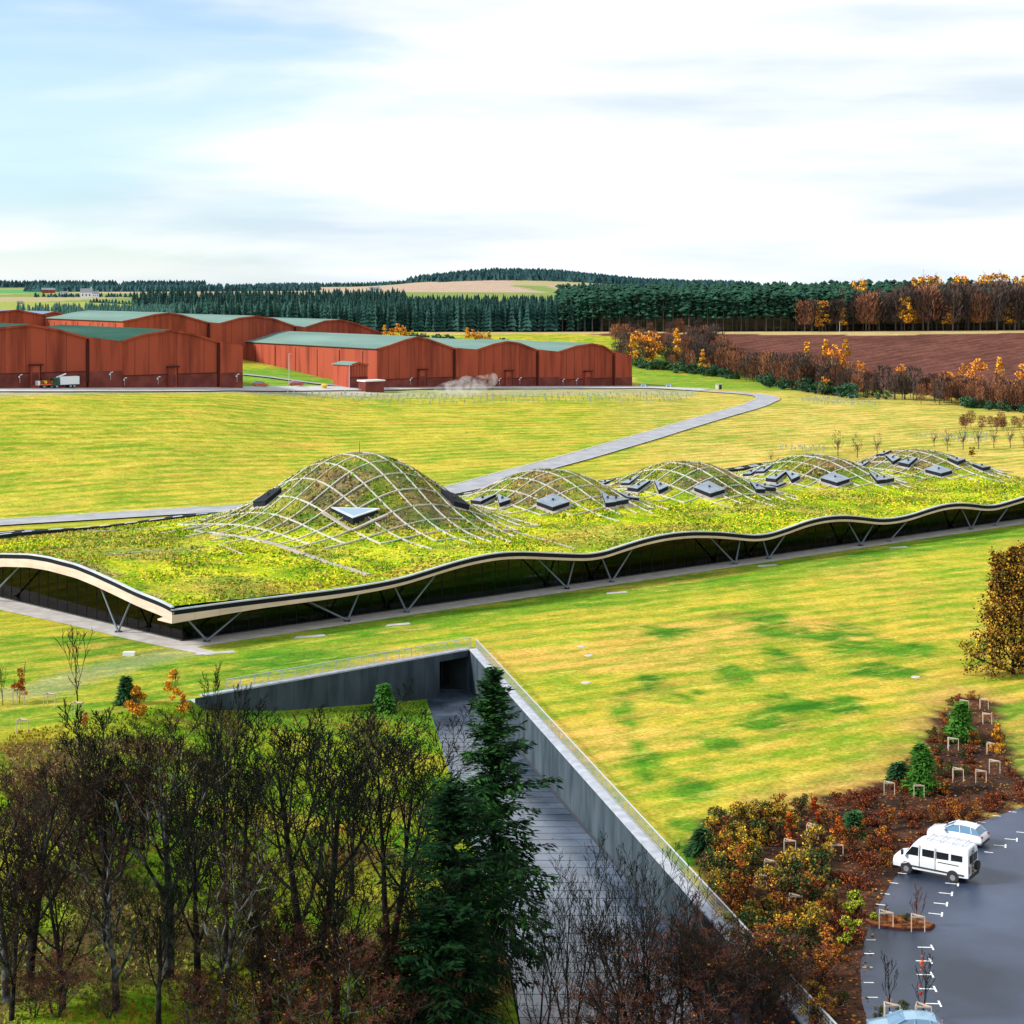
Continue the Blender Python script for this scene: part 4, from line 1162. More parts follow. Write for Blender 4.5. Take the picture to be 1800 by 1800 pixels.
# skylights
def skylight(cs, ct, kind, glassy=False, size=GS, lift=0.70, rot=0.0, label=None, follow=0.80, lidm=None):
    """kind: 'quad' one grid cell, 'tri+' / 'tri-' half cells pointing either way"""
    h = size / 2
    if kind == 'quad': co = [(-h, -h), (h, -h), (h, h), (-h, h)]
    elif kind == 'triF': co = [(-h, -h), (h, -h), (-h, h)]
    elif kind == 'triL': co = [(-h, -h * 1.1), (h * 0.35, -h * 1.1), (h * 0.9, h * 1.3)]
    else: co = [(-h * 1.3, -h * 0.9), (h * 1.1, -h * 0.35), (-h * 1.3, h * 0.5)]
    co = [(x * math.cos(rot) - y * math.sin(rot), x * math.sin(rot) + y * math.cos(rot)) for x, y in co]
    base = [RP(cs + a, ct + b) for a, b in co]
    zc = sum(p.z for p in base) / len(base)
    # lid follows the slope but much flatter
    tops = []
    for p in base:
        tops.append(Vector((p.x, p.y, zc + (p.z - zc) * follow + lift)))
    n = len(base)
    lowb = [Vector((p.x, p.y, min(p.z, t.z) - 0.4)) for p, t in zip(base, tops)]
    m_ = MB(); m_.add([tuple(p) for p in lowb] + [tuple(p) for p in tops], [(i, (i + 1) % n, n + (i + 1) % n, n + i) for i in range(n)] + [tuple(range(n - 1, -1, -1))])
    body = bb(m_, 'skylight', M['metal_dark'])
    cen_ = sum(tops, Vector()) / n
    m_ = MB(); lo = [cen_ + (t - cen_) * 1.06 + Vector((0, 0, 0.01)) for t in tops]; hi = [p + Vector((0, 0, 0.07)) for p in lo]
    m_.add([tuple(p) for p in lo + hi], [(i, (i + 1) % n, n + (i + 1) % n, n + i) for i in range(n)] + [tuple(range(n, 2 * n)), tuple(range(n - 1, -1, -1))])
    lid = bb(m_, 'lid', lidm or (M['skyglass'] if glassy else M['skylid']), parent=body)
    if not glassy:
        m_ = MB(); c = cen_ + Vector((0, 0, 0.25)); m_.seg(c - Vector((0, 0, 0.14)), c + Vector((0, 0, 0.16)), 0.22, 0.16, 8, cap=True); bb(m_, 'vent_cap', M['black'], parent=body)
    # pale apron slab around the box
    m_ = MB(); ap = [RP(cs + a * 1.28, ct + b * 1.28, 0.10) for a, b in co]
    for p in ap: pass
    m_.add([tuple(p) for p in ap] + [tuple(p - Vector((0, 0, 0.3))) for p in ap], [tuple(range(n))] + [(i, i + n, (i + 1) % n + n, (i + 1) % n) for i in range(n)])
    bb(m_, 'apron', M['ribpath'], parent=body)
    return body
def sky_at(px, py, kind, **k):
    s__, t__ = RHIT(px, py); return skylight(s__, t__, kind, **k)
# big dome: three cornered glass skylight
s__, t__ = RHIT(625, 893)
def tri_sky(px, py):
    s__, t__ = RHIT(px, py)
    h = 2.1
    co = [(-h, h), (-h, -h), (h, -h)]
    base = [RP(s__ + a, t__ + b) for a, b in co]
    tops = []
    for p in base: tops.append(p + Vector((0, 0, 0.0)))
    zl = base[1].z
    tops = [Vector((p.x, p.y, zl + (p.z - zl) * 0.62 + 0.95)) for p in base]
    low = [Vector((p.x, p.y, min(p.z, t.z) - 0.5)) for p, t in zip(base, tops)]
    m_ = MB(); m_.add([tuple(p) for p in low + tops], [(0, 1, 4, 3), (1, 2, 5, 4), (2, 0, 3, 5), (2, 1, 0)]); body = bb(m_, 'skylight', M['metal_dark'])
    cen_ = sum(tops, Vector()) / 3
    m_ = MB(); lo = [cen_ + (t - cen_) * 1.08 + Vector((0, 0, 0.01)) for t in tops]; hi = [p + Vector((0, 0, 0.12)) for p in lo]
    m_.add([tuple(p) for p in lo + hi], [(0, 1, 4, 3), (1, 2, 5, 4), (2, 0, 3, 5), (2, 1, 0), (3, 4, 5)]); bb(m_, 'frame', M['metal_light'], parent=body)
    hi2 = [cen_ + (p - cen_) * 0.80 + Vector((0, 0, 0.14)) for p in tops]
    m_ = MB(); m_.add([tuple(p) for p in hi2], [(0, 1, 2)]); bb(m_, 'pane', M['skyglass'], parent=body)
    m_ = MB(); a_, b_, c_ = [RP(s__ + a * 1.42 - 0.2, t__ + b * 1.42 - 0.2, 0.12) for a, b in co]
    m_.bar(a_, b_, 0.5, 0.25); m_.bar(b_, c_, 0.5, 0.25); bb(m_, 'apron', M['ribpath'], parent=body)
tri_sky(625, 897)
def side_box(px, py, sgn):
    # louvre box seen from its dark end on the flank of a dome
    s__, t__ = RHIT(px, py); return skylight(s__, t__, 'quad', size=2.7, lift=0.75, follow=0.95, lidm=M['metal_dark'])
side_box(470, 880, -1); side_box(800, 884, 1)
for (px, py) in ((972, 889), (1247, 865), (1468, 847), (1650, 832)):
    sky_at(px, py, 'quad')
for (px, py, k) in ((852, 883, 'triR'), (878, 885, 'triL'), (1063, 882, 'triL'), (1086, 882, 'triR'), (1125, 858, 'triR'), (1156, 860, 'triL'), (1326, 860, 'triL'), (1347, 861, 'triR'), (1366, 841, 'triR'), (1388, 842, 'triL'), (1537, 844, 'triL'), (1556, 845, 'triR'), (1565, 811, 'triL'), (1598, 813, 'triR'), (1683, 811, 'triR'), (1727, 824, 'triR')):
    sky_at(px, py, k, size=GS * 0.95)
for (px, py) in ((822, 866), (1066, 851), (1110, 846), (1108, 877), (1322, 832), (1345, 826), (1368, 855), (1517, 818), (1555, 798)):
    sky_at(px, py, 'triR', size=2.6, lift=0.45)
m_ = MB(); q_ = RP(DOMES[0][0], DOMES[0][1]); m_.seg(q_, q_ + Vector((0, 0, 1.8)), 0.05, 0.03, 5); bb(m_, 'lightning_rod', M['black'])
# rear edge of the roof: dark ledges with pale gaps
for k in range(int(S_MAX / 4)):
    s0 = k * 4.0 + 0.05; s1 = s0 + 3.9
    for j, tt_ in enumerate((57.6, 59.2, 60.8)):
        m_ = MB(); a_ = RP(s0 + j * 1.3, min(tt_, 60.5), 0.32 - 0.0 * j); b_ = RP(s1 + j * 1.3, min(tt_, 60.5), 0.32)
        m_.bar(a_, b_, 0.75, 0.45); bb(m_, 'rear_louvre', M['metal_dark'] if (k + j) % 3 else M['metal_dark'])
        if j < 2:
            m_ = MB(); m_.bar(a_ + (b_ - a_) * 0.1 + Vector((0, 0, 0.26)), a_ + (b_ - a_) * (0.45 + 0.25 * ((k * 7 + j * 3) % 3) / 2) + Vector((0, 0, 0.26)), 0.45, 0.06); bb(m_, 'rear_flashing', M['metal_light'])

# ---------------------------------------------------------------- red brick warehouses
E1 = Vector((0.8, 0.6, 0)); E2 = Vector((-0.6, 0.8, 0))
def on_front(O, px, py):
    a = (px - 900.0) / FOC
    L = (a * O.y - O.x) / (E1.x - a * E1.y); y = O.y + L * E1.y
    return L, CAM_H - (py - HORIZON) / FOC * y
def shed(O, gable, wing, base_py, depth, label, roofm, door=None, door_py=650, plinth_py=668, cat='warehouse', plinth=True, side_joints=True, lamps=(), name='brick_warehouse', base_drop=0.0):
    """gable/wing: pixel outlines of the top edge; local frame: x along the front, y back"""
    gp = [on_front(O, *p) for p in gable]
    L0 = gp[0][0]
    Lb, zb_ = on_front(O, gable[0][0], base_py); zb_ -= base_drop
    o3 = O + E1 * L0
    root = thing(name, label, cat, (o3.x, o3.y, zb_), math.atan2(E1.y, E1.x), 'red brick warehouses')
    prof = [(L - L0, z - zb_) for L, z in gp]
    wp = [(L - L0, z - zb_) for L, z in [on_front(O, *p) for p in wing]] if wing else []
    W = prof[-1][0]
    def wallprism(pr, y0, y1, name_, mat, zb0=-5.0):
        n = len(pr); poly = [(pr[0][0], zb0)] + pr + [(pr[-1][0], zb0)]
        m_ = MB(); k = len(poly)
        v = [(x, y0, z) for x, z in poly] + [(x, y1, z) for x, z in poly]
        m_.add(v, [tuple(range(k)), tuple(range(2 * k - 1, k - 1, -1))] + [(i, i + k, (i + 1) % k + k, (i + 1) % k) for i in range(k)])
        return m_.build(name_, mat, root)
    wallprism([(x, z - 0.15) for x, z in prof], 0.0, depth, 'wall', M['brick'])
    if wp:
        wallprism([(wp[0][0] + 0.5, wp[0][1] - 0.1)] + [(x, z - 0.15) for x, z in wp[1:]], -0.9, depth - 4, 'wing_wall', M['brick'])
        m_ = MB(); m_.box((wp[0][0] + 0.2, -0.15, prof[-1][1] / 2 - 0.5), (0.7, 0.5, prof[-1][1] - 1.2)); m_.build('recess_shade', M['brickj'], root)  # solid dark bar stands in for the shade of the recess
    # roof sheet follows both outlines
    rp_ = prof + (wp[1:] if wp else [])
    m_ = MB(); v = []; ov_ = 0.35
    n = len(rp_)
    for i, (x, z) in enumerate(rp_):
        x2 = x + (-0.4 if i == 0 else 0.4 if i == n - 1 else 0)
        for yy in (-ov_, depth + ov_):
            v += [(x2, yy, z - 0.05), (x2, yy, z + 0.14)]
    f = []
    for i in range(n - 1):
        a = i * 4; b = a + 4
        f += [(a + 1, b + 1, b + 3, a + 3), (a, a + 2, b + 2, b), (a, b, b + 1, a + 1), (a + 2, a + 3, b + 3, b + 2)]
    f += [(0, 1, 3, 2), (4 * n - 4, 4 * n - 2, 4 * n - 1, 4 * n - 3)]
    m_.add(v, f); m_.build('roof', roofm, root)
    # brick parapet capping the front edge of the gable
    m_ = MB()
    for (x0, z0), (x1, z1) in zip(rp_[:-1], rp_[1:]):
        m_.bar((x0, -0.36, z0 - 0.10), (x1, -0.36, z1 - 0.10), 0.16, 0.55)
    m_.build('gable_coping', M['brick'], root)
    zpl = on_front(O, gable[0][0], plinth_py)[1] - zb_
    if plinth:
        xe = wp[-1][0] if wp else W
        m_ = MB(); m_.box((W / 2, -0.06, zpl / 2 - 2.0), (W - 0.1, 0.14, zpl + 4.0)); m_.build('plinth', M['brickd'], root)
        m_ = MB(); m_.box((W / 2, -0.12, zpl + 0.05), (W - 0.05, 0.26, 0.16)); m_.build('string_course', M['brickj'], root)
        if wp:
            m_ = MB(); m_.box(((wp[0][0] + wp[-1][0]) / 2 + 0.3, -0.96, zpl / 2 - 2.0), (wp[-1][0] - wp[0][0] - 0.7, 0.14, zpl + 4.0)); m_.build('plinth', M['brickd'], root)
    def ztop(x):
        return float(np.interp(x, [q[0] for q in rp_], [q[1] for q in rp_]))
    # movement joints
    nj = 7
    for k in range(1, nj):
        x = W * k / nj; m_ = MB(); zt_ = ztop(x) - 0.3
        m_.box((x, -0.03, (zpl + zt_) / 2), (0.10, 0.08, zt_ - zpl - 0.2)); m_.build('brick_joint', M['brickd'], root)
    if side_joints:
        for k in range(6):
            m_ = MB(); yj = depth * (k + 0.6) / 6.3; m_.box((-0.04, yj, prof[0][1] / 2 - 0.6), (0.12, 0.5 if k % 3 == 1 else 0.25, prof[0][1] - 0.9)); m_.build('brick_joint', M['brickj'], root)
        m_ = MB(); m_.box((-0.10, depth / 2, prof[0][1] - 0.25), (0.3, depth, 0.25)); m_.build('gutter', M['brickj'], root)
    if door:
        L, zt_ = on_front(O, door, door_py); x = L - L0; zt_ -= zb_
        m_ = MB(); m_.box((x, -0.45, zt_ / 2 - 0.5), (2.3, 0.8, zt_ + 0.9)); d_ = m_.build('door_surround', M['brick'], root)
        m_ = MB(); m_.box((x + 0.3, -0.55, zt_ + 0.1), (3.4, 1.2, 0.4)); m_.build('lintel', M['brickj'], root)
        m_ = MB(); m_.box((x, -0.90, 1.6), (1.7, 0.10, 3.0)); m_.build('door', M['brickd'], root)
        m_ = MB(); m_.box((x + 1.45, -0.3, zt_ / 2), (0.35, 0.5, zt_)); m_.build('brick_joint', M['brickj'], root)
    for lx in lamps:
        L, _ = on_front(O, lx, 668); x = L - L0
        yf = -1.15 if wp and x > wp[0][0] else -0.25
        m_ = MB(); m_.bar((x, yf - 0.3, 2.5), (x + 0.7, yf - 0.3, 2.7), 0.2, 0.18); m_.box((x - 0.1, yf - 0.2, 2.1), (0.35, 0.3, 0.4)); m_.bar((x + 0.1, yf - 0.2, 0.6), (x + 0.1, yf - 0.2, 2.1), 0.05, 0.05)
        m_.build('wall_light', M['white'], root)
    return root
OC = Vector((-41.1, 520, 0)); OA = Vector((-127.5, 425, 0)); OB = Vector((-127.5, 560, 0)); OD = Vector((-186, 600, 0))
shed(OC, [(663, 613), (684, 607), (712, 597), (733, 592), (752, 596), (797, 612)], [(797, 611), (837, 615)], 682, 87, 'red brick warehouse with the long sunlit side wall behind the small hut', M['roofg'], 740, lamps=(720,))
shed(OC, [(837, 615), (866, 605), (890, 600), (912, 603), (943, 615)], [(943, 615), (982, 619)], 681.5, 62, 'middle red brick warehouse of the front right row, behind the drifting steam', M['roofg'], 892, door_py=652, lamps=(876, 912), side_joints=False)
shed(OC, [(982, 618), (1012, 608), (1040, 604), (1060, 608), (1077, 619)], [(1077, 619), (1108, 625)], 681, 62, 'rightmost red brick warehouse, ending beside the green field', M['roofg'], 1031, door_py=653, lamps=(970 + 18, 1012), side_joints=False)
shed(OA, [(-105, 601), (-60, 588), (0, 576), (55, 571), (100, 579), (152, 593)], [(152, 592), (212, 601)], 682, 75, 'tall dark roofed brick warehouse cut by the left edge, behind the white lorry', M['roofd'], 60, door_py=642, plinth_py=661, lamps=(33, 190), side_joints=False)
shed(OA, [(212, 600), (250, 588), (300, 580), (340, 587), (382, 600)], [(382, 600), (424, 607)], 682, 75, 'tall dark roofed brick warehouse beside the triangle of bright green grass', M['roofd'], 301, door_py=645, plinth_py=661, lamps=(217, 276, 412), side_joints=False)
shed(OB, [(217, 564.5), (240, 560), (270, 553), (297, 550), (320, 554), (365, 567)], [(365, 566), (388, 569)], 640, 66, 'rear brick warehouse with pale roof rising above the dark green roofs', M['roofg'], None, plinth=False)
shed(OB, [(388, 568), (420, 559), (450, 555.5), (480, 560), (517, 573)], [(517, 573), (537, 576)], 640, 66, 'second brick warehouse of the rear row, above the gap between the front rows', M['roofg'], None, plinth=False, side_joints=False)
shed(OB, [(537, 575), (570, 564), (600, 562), (630, 570), (672, 586)], [], 640, 60, 'last brick warehouse of the rear row, ending in front of the dark spruces', M['roofg'], None, plinth=False, side_joints=False)
shed(OD, [(-70, 556), (-20, 549), (30, 545), (80, 554)], [], 620, 40, 'farthest left brick warehouse with a pale blue roof, behind all the others', M['roofb'], None, plinth=False, side_joints=False)
shed(OD + E2 * 42, [(60, 556), (95, 548), (130, 556)], [], 620, 40, 'blue roofed far warehouse between the pale roof and the left edge', M['roofb'], None, plinth=False, side_joints=False)
OH = Vector((-48.5, 507, 0))
shed(OH, [(613, 642), (629, 637), (646, 641)], [], 684, 9, 'small brick hut with a pale green roof in front of the long sunlit wall', M['roofg'], None, plinth_py=664, cat='hut', name='brick_hut', side_joints=False)
h = thing('flat_roofed_hut', 'low brick shelter with a flat white roof beside the small brick hut', 'hut', tuple(Vector((-41.5, 503, 0)) + Vector((0, 0, gzf(-41.5, 503) + 0.0))), math.atan2(E1.y, E1.x))
m_ = MB(); m_.box((0, 0, 1.4), (6.4, 4, 3.4)); m_.build('wall', M['brickd'], h)
m_ = MB(); m_.box((0, 0, 3.3), (7.0, 4.6, 0.4)); m_.build('roof', M['white'], h)

def pole(px, py0, py1, label):
    p = G(px, py1); hgt = (py1 - py0) / FOC * p.y
    r = thing('lamp_post', label, 'lamp post', tuple(p)); m_ = MB(); m_.seg((0, 0, 0), (0, 0, hgt), 0.13, 0.09, 6); m_.build('pole', M['rail'], r)
    m_ = MB(); m_.box((0.35, 0, hgt), (0.9, 0.25, 0.14)); m_.build('lamp_head', M['rail'], r)
pole(508, 622, 674, 'white lamp post in front of the long sunlit brick wall')
pole(614, 641, 684, 'white lamp post standing before the small brick hut')
pole(1476, 566, 588, 'thin pale post at the foot of the wood beyond the brown field')

# ---------------------------------------------------------------- vehicles
def side_loft(m_, prof_top, prof_bot, half, tumble=0.0, mi=0, nround=0.10):
    """prof_top: [(x, z)] front->rear roof line; prof_bot likewise bottom; same count; rounded shoulders"""
    n = len(prof_top); v = []
    for (xt, zt_), (xb, zb_) in zip(prof_top, prof_bot):
        w0 = half; w1 = half - tumble; r = min(nround, (zt_ - zb_) * 0.4)
        sec = [(w0, zb_), (w0 + 0.02, lerp(zb_, zt_, 0.35)), (w1 + 0.02 * (1 - tumble), zt_ - r), (w1 - r * 0.8, zt_), (w1 * 0.35, zt_ + 0.035)]
        full = [(xb if i < 2 else xt, y, z) for i, (y, z) in enumerate(sec)] + [(xb if i < 2 else xt, -y, z) for i, (y, z) in list(enumerate(sec))[::-1]]
        v += full
    k = 10; f = []
    for i in range(n - 1):
        for j in range(k - 1): f.append((i * k + j, (i + 1) * k + j, (i + 1) * k + j + 1, i * k + j + 1))
        f.append((i * k + k - 1, (i + 1) * k + k - 1, (i + 1) * k, i * k))
    f.append(tuple(range(k))); f.append(tuple(range(n * k - 1, (n - 1) * k - 1, -1)))
    m_.add(v, f, mi)
def wheel(root, x, y, r=0.34, w=0.22):
    m_ = MB(); m_.seg((x, y - w / 2, r), (x, y + w / 2, r), r, r, 16, cap=True); wt_ = m_.build('wheel', M['tyre'], root)
    s = 1 if y > 0 else -1
    m_ = MB(); m_.seg((x, y + s * (w / 2 - 0.02), r), (x, y + s * (w / 2 + 0.015), r), r * 0.60, r * 0.56, 12, cap=True); m_.build('rim', M['rim'], wt_)
def minibus(loc, heading, label):
    """front towards +x"""
    r = thing('minibus', label, 'minibus', loc, heading)
    m_ = MB()
    top = [(2.72, 0.98), (2.60, 1.12), (1.98, 1.30), (1.80, 1.42), (1.28, 2.10), (1.10, 2.28), (0.70, 2.42), (-2.45, 2.44), (-2.66, 2.36), (-2.72, 2.2)]
    bot = [(2.70, 0.42), (2.68, 0.40), (1.98, 0.38), (1.80, 0.38), (1.30, 0.38), (1.10, 0.38), (0.70, 0.38), (-2.45, 0.42), (-2.72, 0.45), (-2.74, 0.5)]
    side_loft(m_, top, bot, 0.97, 0.07, nround=0.16)
    body = m_.build('body', M['vanwhite'], r, smooth=False)
    bm = bmesh.new(); bm.from_mesh(body.data); bmesh.ops.bevel(bm, geom=[e for e in bm.edges if e.calc_face_angle(0) > 0.6], offset=0.03, segments=2, affect='EDGES'); bm.to_mesh(body.data); bm.free()
    for s in (1, -1):
        y = s * 0.945
        for k, (x0, x1, z0, z1) in enumerate(((0.88, 1.52, 1.34, 1.92), (-0.28, 0.58, 1.40, 1.92), (-1.32, -0.44, 1.40, 1.92), (-2.30, -1.48, 1.40, 1.92))):
            m_ = MB()
            if k == 0: pts_ = [(0.86, 1.36), (1.78, 1.36), (1.32, 1.95), (0.86, 1.95)]
            else: pts_ = [(x0, z0), (x1, z0), (x1, z1), (x0, z1)]
            def yy(z): return s * (0.99 - 0.075 * (z - 0.9) / 1.5 + 0.006)
            m_.add([(x, yy(z), z) for x, z in pts_] + [(x, yy(z) - s * 0.03, z) for x, z in pts_], [(0, 1, 2, 3) if s < 0 else (3, 2, 1, 0), (0, 4, 5, 1), (1, 5, 6, 2), (2, 6, 7, 3), (3, 7, 4, 0)])
            m_.build('side_window', M['glassd'], r)
        m_ = MB(); m_.box((-0.2, s * 1.0, 0.62), (4.4, 0.05, 0.09)); m_.build('rubbing_strip', M['black'], r)
        m_ = MB(); m_.box((-1.3, s * 0.985, 1.22), (1.5, 0.03, 0.06)); m_.build('stripe', M['greenb'], r)
        m_ = MB(); m_.box((1.95, s * 1.16, 1.5), (0.12, 0.24, 0.32)); m_.build('wing_mirror', M['black'], r)
        m_ = MB(); m_.box((2.70, s * 0.70, 0.82), (0.08, 0.30, 0.2)); m_.build('headlight', M['glassl'], r)
        m_ = MB(); m_.box((-2.73, s * 0.85, 1.0), (0.06, 0.16, 0.5)); m_.build('tail_light', M['redlamp'], r)
        for x in (1.72, -1.62):
            wheel(r, x, s * 0.885, 0.345, 0.22)
            m_ = MB(); m_.seg((x, s * 0.90, 0.42), (x, s * 0.988, 0.42), 0.43, 0.43, 16, cap=True); m_.build('wheel_arch', M['black'], r)
        for x in (0.78, -0.36): 
            m_ = MB(); m_.box((x, s * 0.99, 1.35), (0.025, 0.03, 1.6)); m_.build('door_seam', M['joint'], r)
    m_ = MB(); m_.add([(1.86, -0.80, 1.42), (1.86, 0.80, 1.42), (1.36, 0.74, 2.06), (1.36, -0.74, 2.06)], [(0, 1, 2, 3)]); m_.build('windscreen', M['glassd'], r)
    m_ = MB(); m_.box((2.74, 0, 0.5), (0.16, 1.86, 0.26)); m_.build('front_bumper', M['black'], r)
    m_ = MB(); m_.box((-2.76, 0, 0.5), (0.14, 1.86, 0.2)); m_.build('rear_bumper', M['black'], r)
    m_ = MB(); m_.box((-2.755, -0.1, 0.85), (0.04, 0.52, 0.11)); m_.build('number_plate', M['yellow'], r)
    m_ = MB(); m_.box((2.73, 0, 0.80), (0.06, 0.9, 0.16)); m_.build('grille', M['black'], r)
    for s in (1, -1):
        m_ = MB(); m_.box((-2.73, s * 0.42, 1.68), (0.05, 0.66, 0.55)); m_.build('rear_window', M['glassd'], r)
    # roof rack rails and rear ladder with spare wheel
    for s in (1, -1):
        m_ = MB(); m_.bar((0.4, s * 0.62, 2.60), (-2.3, s * 0.62, 2.60), 0.05, 0.05)
        for x in (0.3, -0.6, -1.5, -2.2): m_.bar((x, s * 0.62, 2.44), (x, s * 0.62, 2.6), 0.05, 0.05)
        m_.build('roof_rail', M['rail'], r)
    for x in (0.3, -0.6, -1.5, -2.2):
        m_ = MB(); m_.bar((x, -0.62, 2.60), (x, 0.62, 2.60), 0.05, 0.04); m_.build('rack_bar', M['rail'], r)
    m_ = MB()
    for s in (0.25, 0.6): m_.bar((-2.86, s, 0.7), (-2.86, s, 2.5), 0.05, 0.05)
    for k in range(6): m_.bar((-2.86, 0.25, 0.85 + 0.28 * k), (-2.86, 0.6, 0.85 + 0.28 * k), 0.04, 0.04)
    m_.build('ladder', M['black'], r)
    m_ = MB(); m_.seg((-2.78, -0.45, 1.05), (-2.98, -0.45, 1.05), 0.33, 0.33, 14, cap=True); m_.build('spare_wheel', M['tyre'], r)
    return r
def car(loc, heading, label, paint, glass, estate=False):
    r = thing('parked_car', label, 'car', loc, heading)
    m_ = MB()
    top = [(2.05, 0.62), (1.98, 0.74), (1.2, 0.90), (0.85, 0.95), (0.0, 0.98), (-1.2, 0.98), (-1.75, 0.97), (-2.02, 0.88), (-2.08, 0.7)]
    bot = [(2.06, 0.30), (2.04, 0.24), (1.2, 0.2), (0.85, 0.2), (0, 0.2), (-1.2, 0.2), (-1.75, 0.24), (-2.04, 0.3), (-2.08, 0.4)]
    side_loft(m_, top, bot, 0.86, 0.05, nround=0.08)
    body = m_.build('body', paint, r, smooth=True)
    m_ = MB()
    top = [(0.95, 0.97), (0.55, 1.2), (0.12, 1.40), (-0.5, 1.46), (-1.15, 1.43), (-1.55, 1.34), (-1.92, 0.98)]
    bot = [(1.0, 0.9), (0.6, 0.9), (0.15, 0.9), (-0.5, 0.9), (-1.15, 0.9), (-1.6, 0.9), (-1.98, 0.9)]
    v = []; k = 6
    for (xt, zt_), (xb, zb_) in zip(top, bot):
        tw = 0.80 - 0.22 * (zt_ - 0.97) / 0.49
        v += [(xb, 0.82, zb_), (xt, tw, zt_ - 0.03), (xt, tw * 0.5, zt_ + 0.03), (xt, -tw * 0.5, zt_ + 0.03), (xt, -tw, zt_ - 0.03), (xb, -0.82, zb_)]
    f = []
    for i in range(6):
        for j in range(5): f.append((i * k + j, (i + 1) * k + j, (i + 1) * k + j + 1, i * k + j + 1))
    mi = []
    for i in range(6):
        for j in range(5):
            g = 1 if j in (0, 4) else (1 if (i < 2 or i == 5) else 0)
            mi.append(g)
    for fa, g in zip(f, mi): m_.add([v[q] for q in fa], [(0, 1, 2, 3)], g)
    cab = m_.build('cabin', [paint, glass], r, smooth=False)
    for s in (1, -1):
        for (x0, x1, x2, x3) in ((1.0, 0.12, 0.06, 0.92), (-0.42, -0.36, -0.30, -0.48), (-1.30, -1.18, -1.06, -1.42)):
            m_ = MB(); m_.bar((x0, s * 0.80, 0.95), (x1, s * 0.64, 1.40), 0.06, 0.05); m_.build('pillar', paint, r)
        for x in (1.28, -1.28): wheel(r, x, s * 0.76, 0.31, 0.2)
        m_ = MB(); m_.box((0.72, s * 0.98, 1.0), (0.16, 0.2, 0.14)); m_.build('wing_mirror', paint, r)
        m_ = MB(); m_.box((-2.03, s * 0.68, 0.80), (0.12, 0.26, 0.17)); m_.build('tail_light', M['redlamp'], r)
        m_ = MB(); m_.box((2.0, s * 0.64, 0.66), (0.14, 0.32, 0.14)); m_.build('headlight', M['glassl'], r)
        m_ = MB(); m_.box((0, s * 0.875, 0.5), (2.0, 0.03, 0.05)); m_.build('door_trim', M['black'], r)
    m_ = MB(); m_.box((-2.09, 0, 0.36), (0.06, 1.5, 0.16)); m_.build('bumper', M['black'], r)
    m_ = MB(); m_.box((-2.10, 0, 0.62), (0.04, 0.5, 0.11)); m_.build('number_plate', M['white'], r)
    m_ = MB(); m_.bar((-1.4, 0, 1.42), (-1.75, 0, 1.72), 0.02, 0.02); m_.build('aerial', M['black'], r)
    return r
hd = math.atan2(1.75, -2.55)
minibus((29.55, 119.2, 0.014), hd, 'white high roofed minibus with four dark side windows parked at the shrub bed')
car((33.0, 126.3, 0.014), hd, 'white hatchback parked just behind the white minibus', M['carwhite'], M['glassl'])
car((21.45, 92.9, 0.014), math.radians(174), 'pale blue car at the bottom edge of the car park', M['carblue'], M['glassl'])
pb = RHIT(1290, 830)
vp = G0(1291, 829, 1.0); vg = gzf(vp.x, vp.y)
# white vehicle behind the third dome stands on the ground beyond the roof
vx = P(DOMES[2][0] + 19, 75); 
c_ = car((vx.x, vx.y, gzf(vx.x, vx.y) + 0.02), math.radians(150), 'white van roof showing behind the third ribbed dome', M['carwhite'], M['glassd'])
c_.scale = (1.3, 1.2, 1.9)
def simple_truck(px, py, label):
    p = G(px, py); r = thing('lorry', label, 'lorry', (p.x, p.y, p.z + 0.3), math.atan2(E1.y, E1.x) + math.pi)
    m_ = MB(); m_.box((-1.2, 0, 1.9), (5.0, 2.2, 2.0)); m_.build('box_body', M['white'], r)
    m_ = MB(); m_.box((-1.0, -1.12, 1.6), (2.6, 0.05, 0.9)); m_.build('red_panel', M['redp'], r)
    m_ = MB(); m_.box((2.3, 0, 1.6), (1.6, 2.1, 2.1), taper=0.85); m_.build('cab', M['spruce2'], r)
    m_ = MB(); m_.box((2.6, 0, 2.0), (1.1, 2.0, 0.6)); m_.build('cab_window', M['glassd'], r)
    m_ = MB(); m_.box((0, 0, 0.75), (7.2, 1.6, 0.3)); m_.build('chassis', M['black'], r)
    for x in (2.2, -2.4, -1.4):
        for s in (-0.95, 0.95): wheel(r, x, s, 0.48, 0.3)
    m_ = MB(); m_.bar((2.0, 0, 2.7), (-0.6, 0, 3.6), 0.3, 0.3); m_.build('crane_arm', M['white'], r)
simple_truck(112, 684, 'white lorry with a red side panel before the left brick warehouse')
def trailer(px, py, label):
    p = G(px, py); r = thing('trailer', label, 'trailer', (p.x, p.y, p.z + 0.3), math.atan2(E1.y, E1.x) + math.pi)
    m_ = MB(); m_.box((0, 0, 0.9), (4.2, 1.9, 0.35)); m_.build('deck', M['orangep'], r)
    for k in range(4):
        m_ = MB(); m_.seg((-1.5 + k, -0.8, 1.5), (-1.5 + k, 0.8, 1.5), 0.42, 0.42, 10, cap=True); m_.build('cask', M['rust'] if k % 2 else M['yellow'], r)
    m_ = MB(); m_.box((2.3, 0, 1.3), (0.6, 1.7, 1.1)); m_.build('headboard', M['white'], r)
    for x in (-1, 1):
        for s in (-0.9, 0.9): wheel(r, x, s, 0.42, 0.25)
trailer(82, 684, 'low trailer loaded with brown drums behind the white lorry')
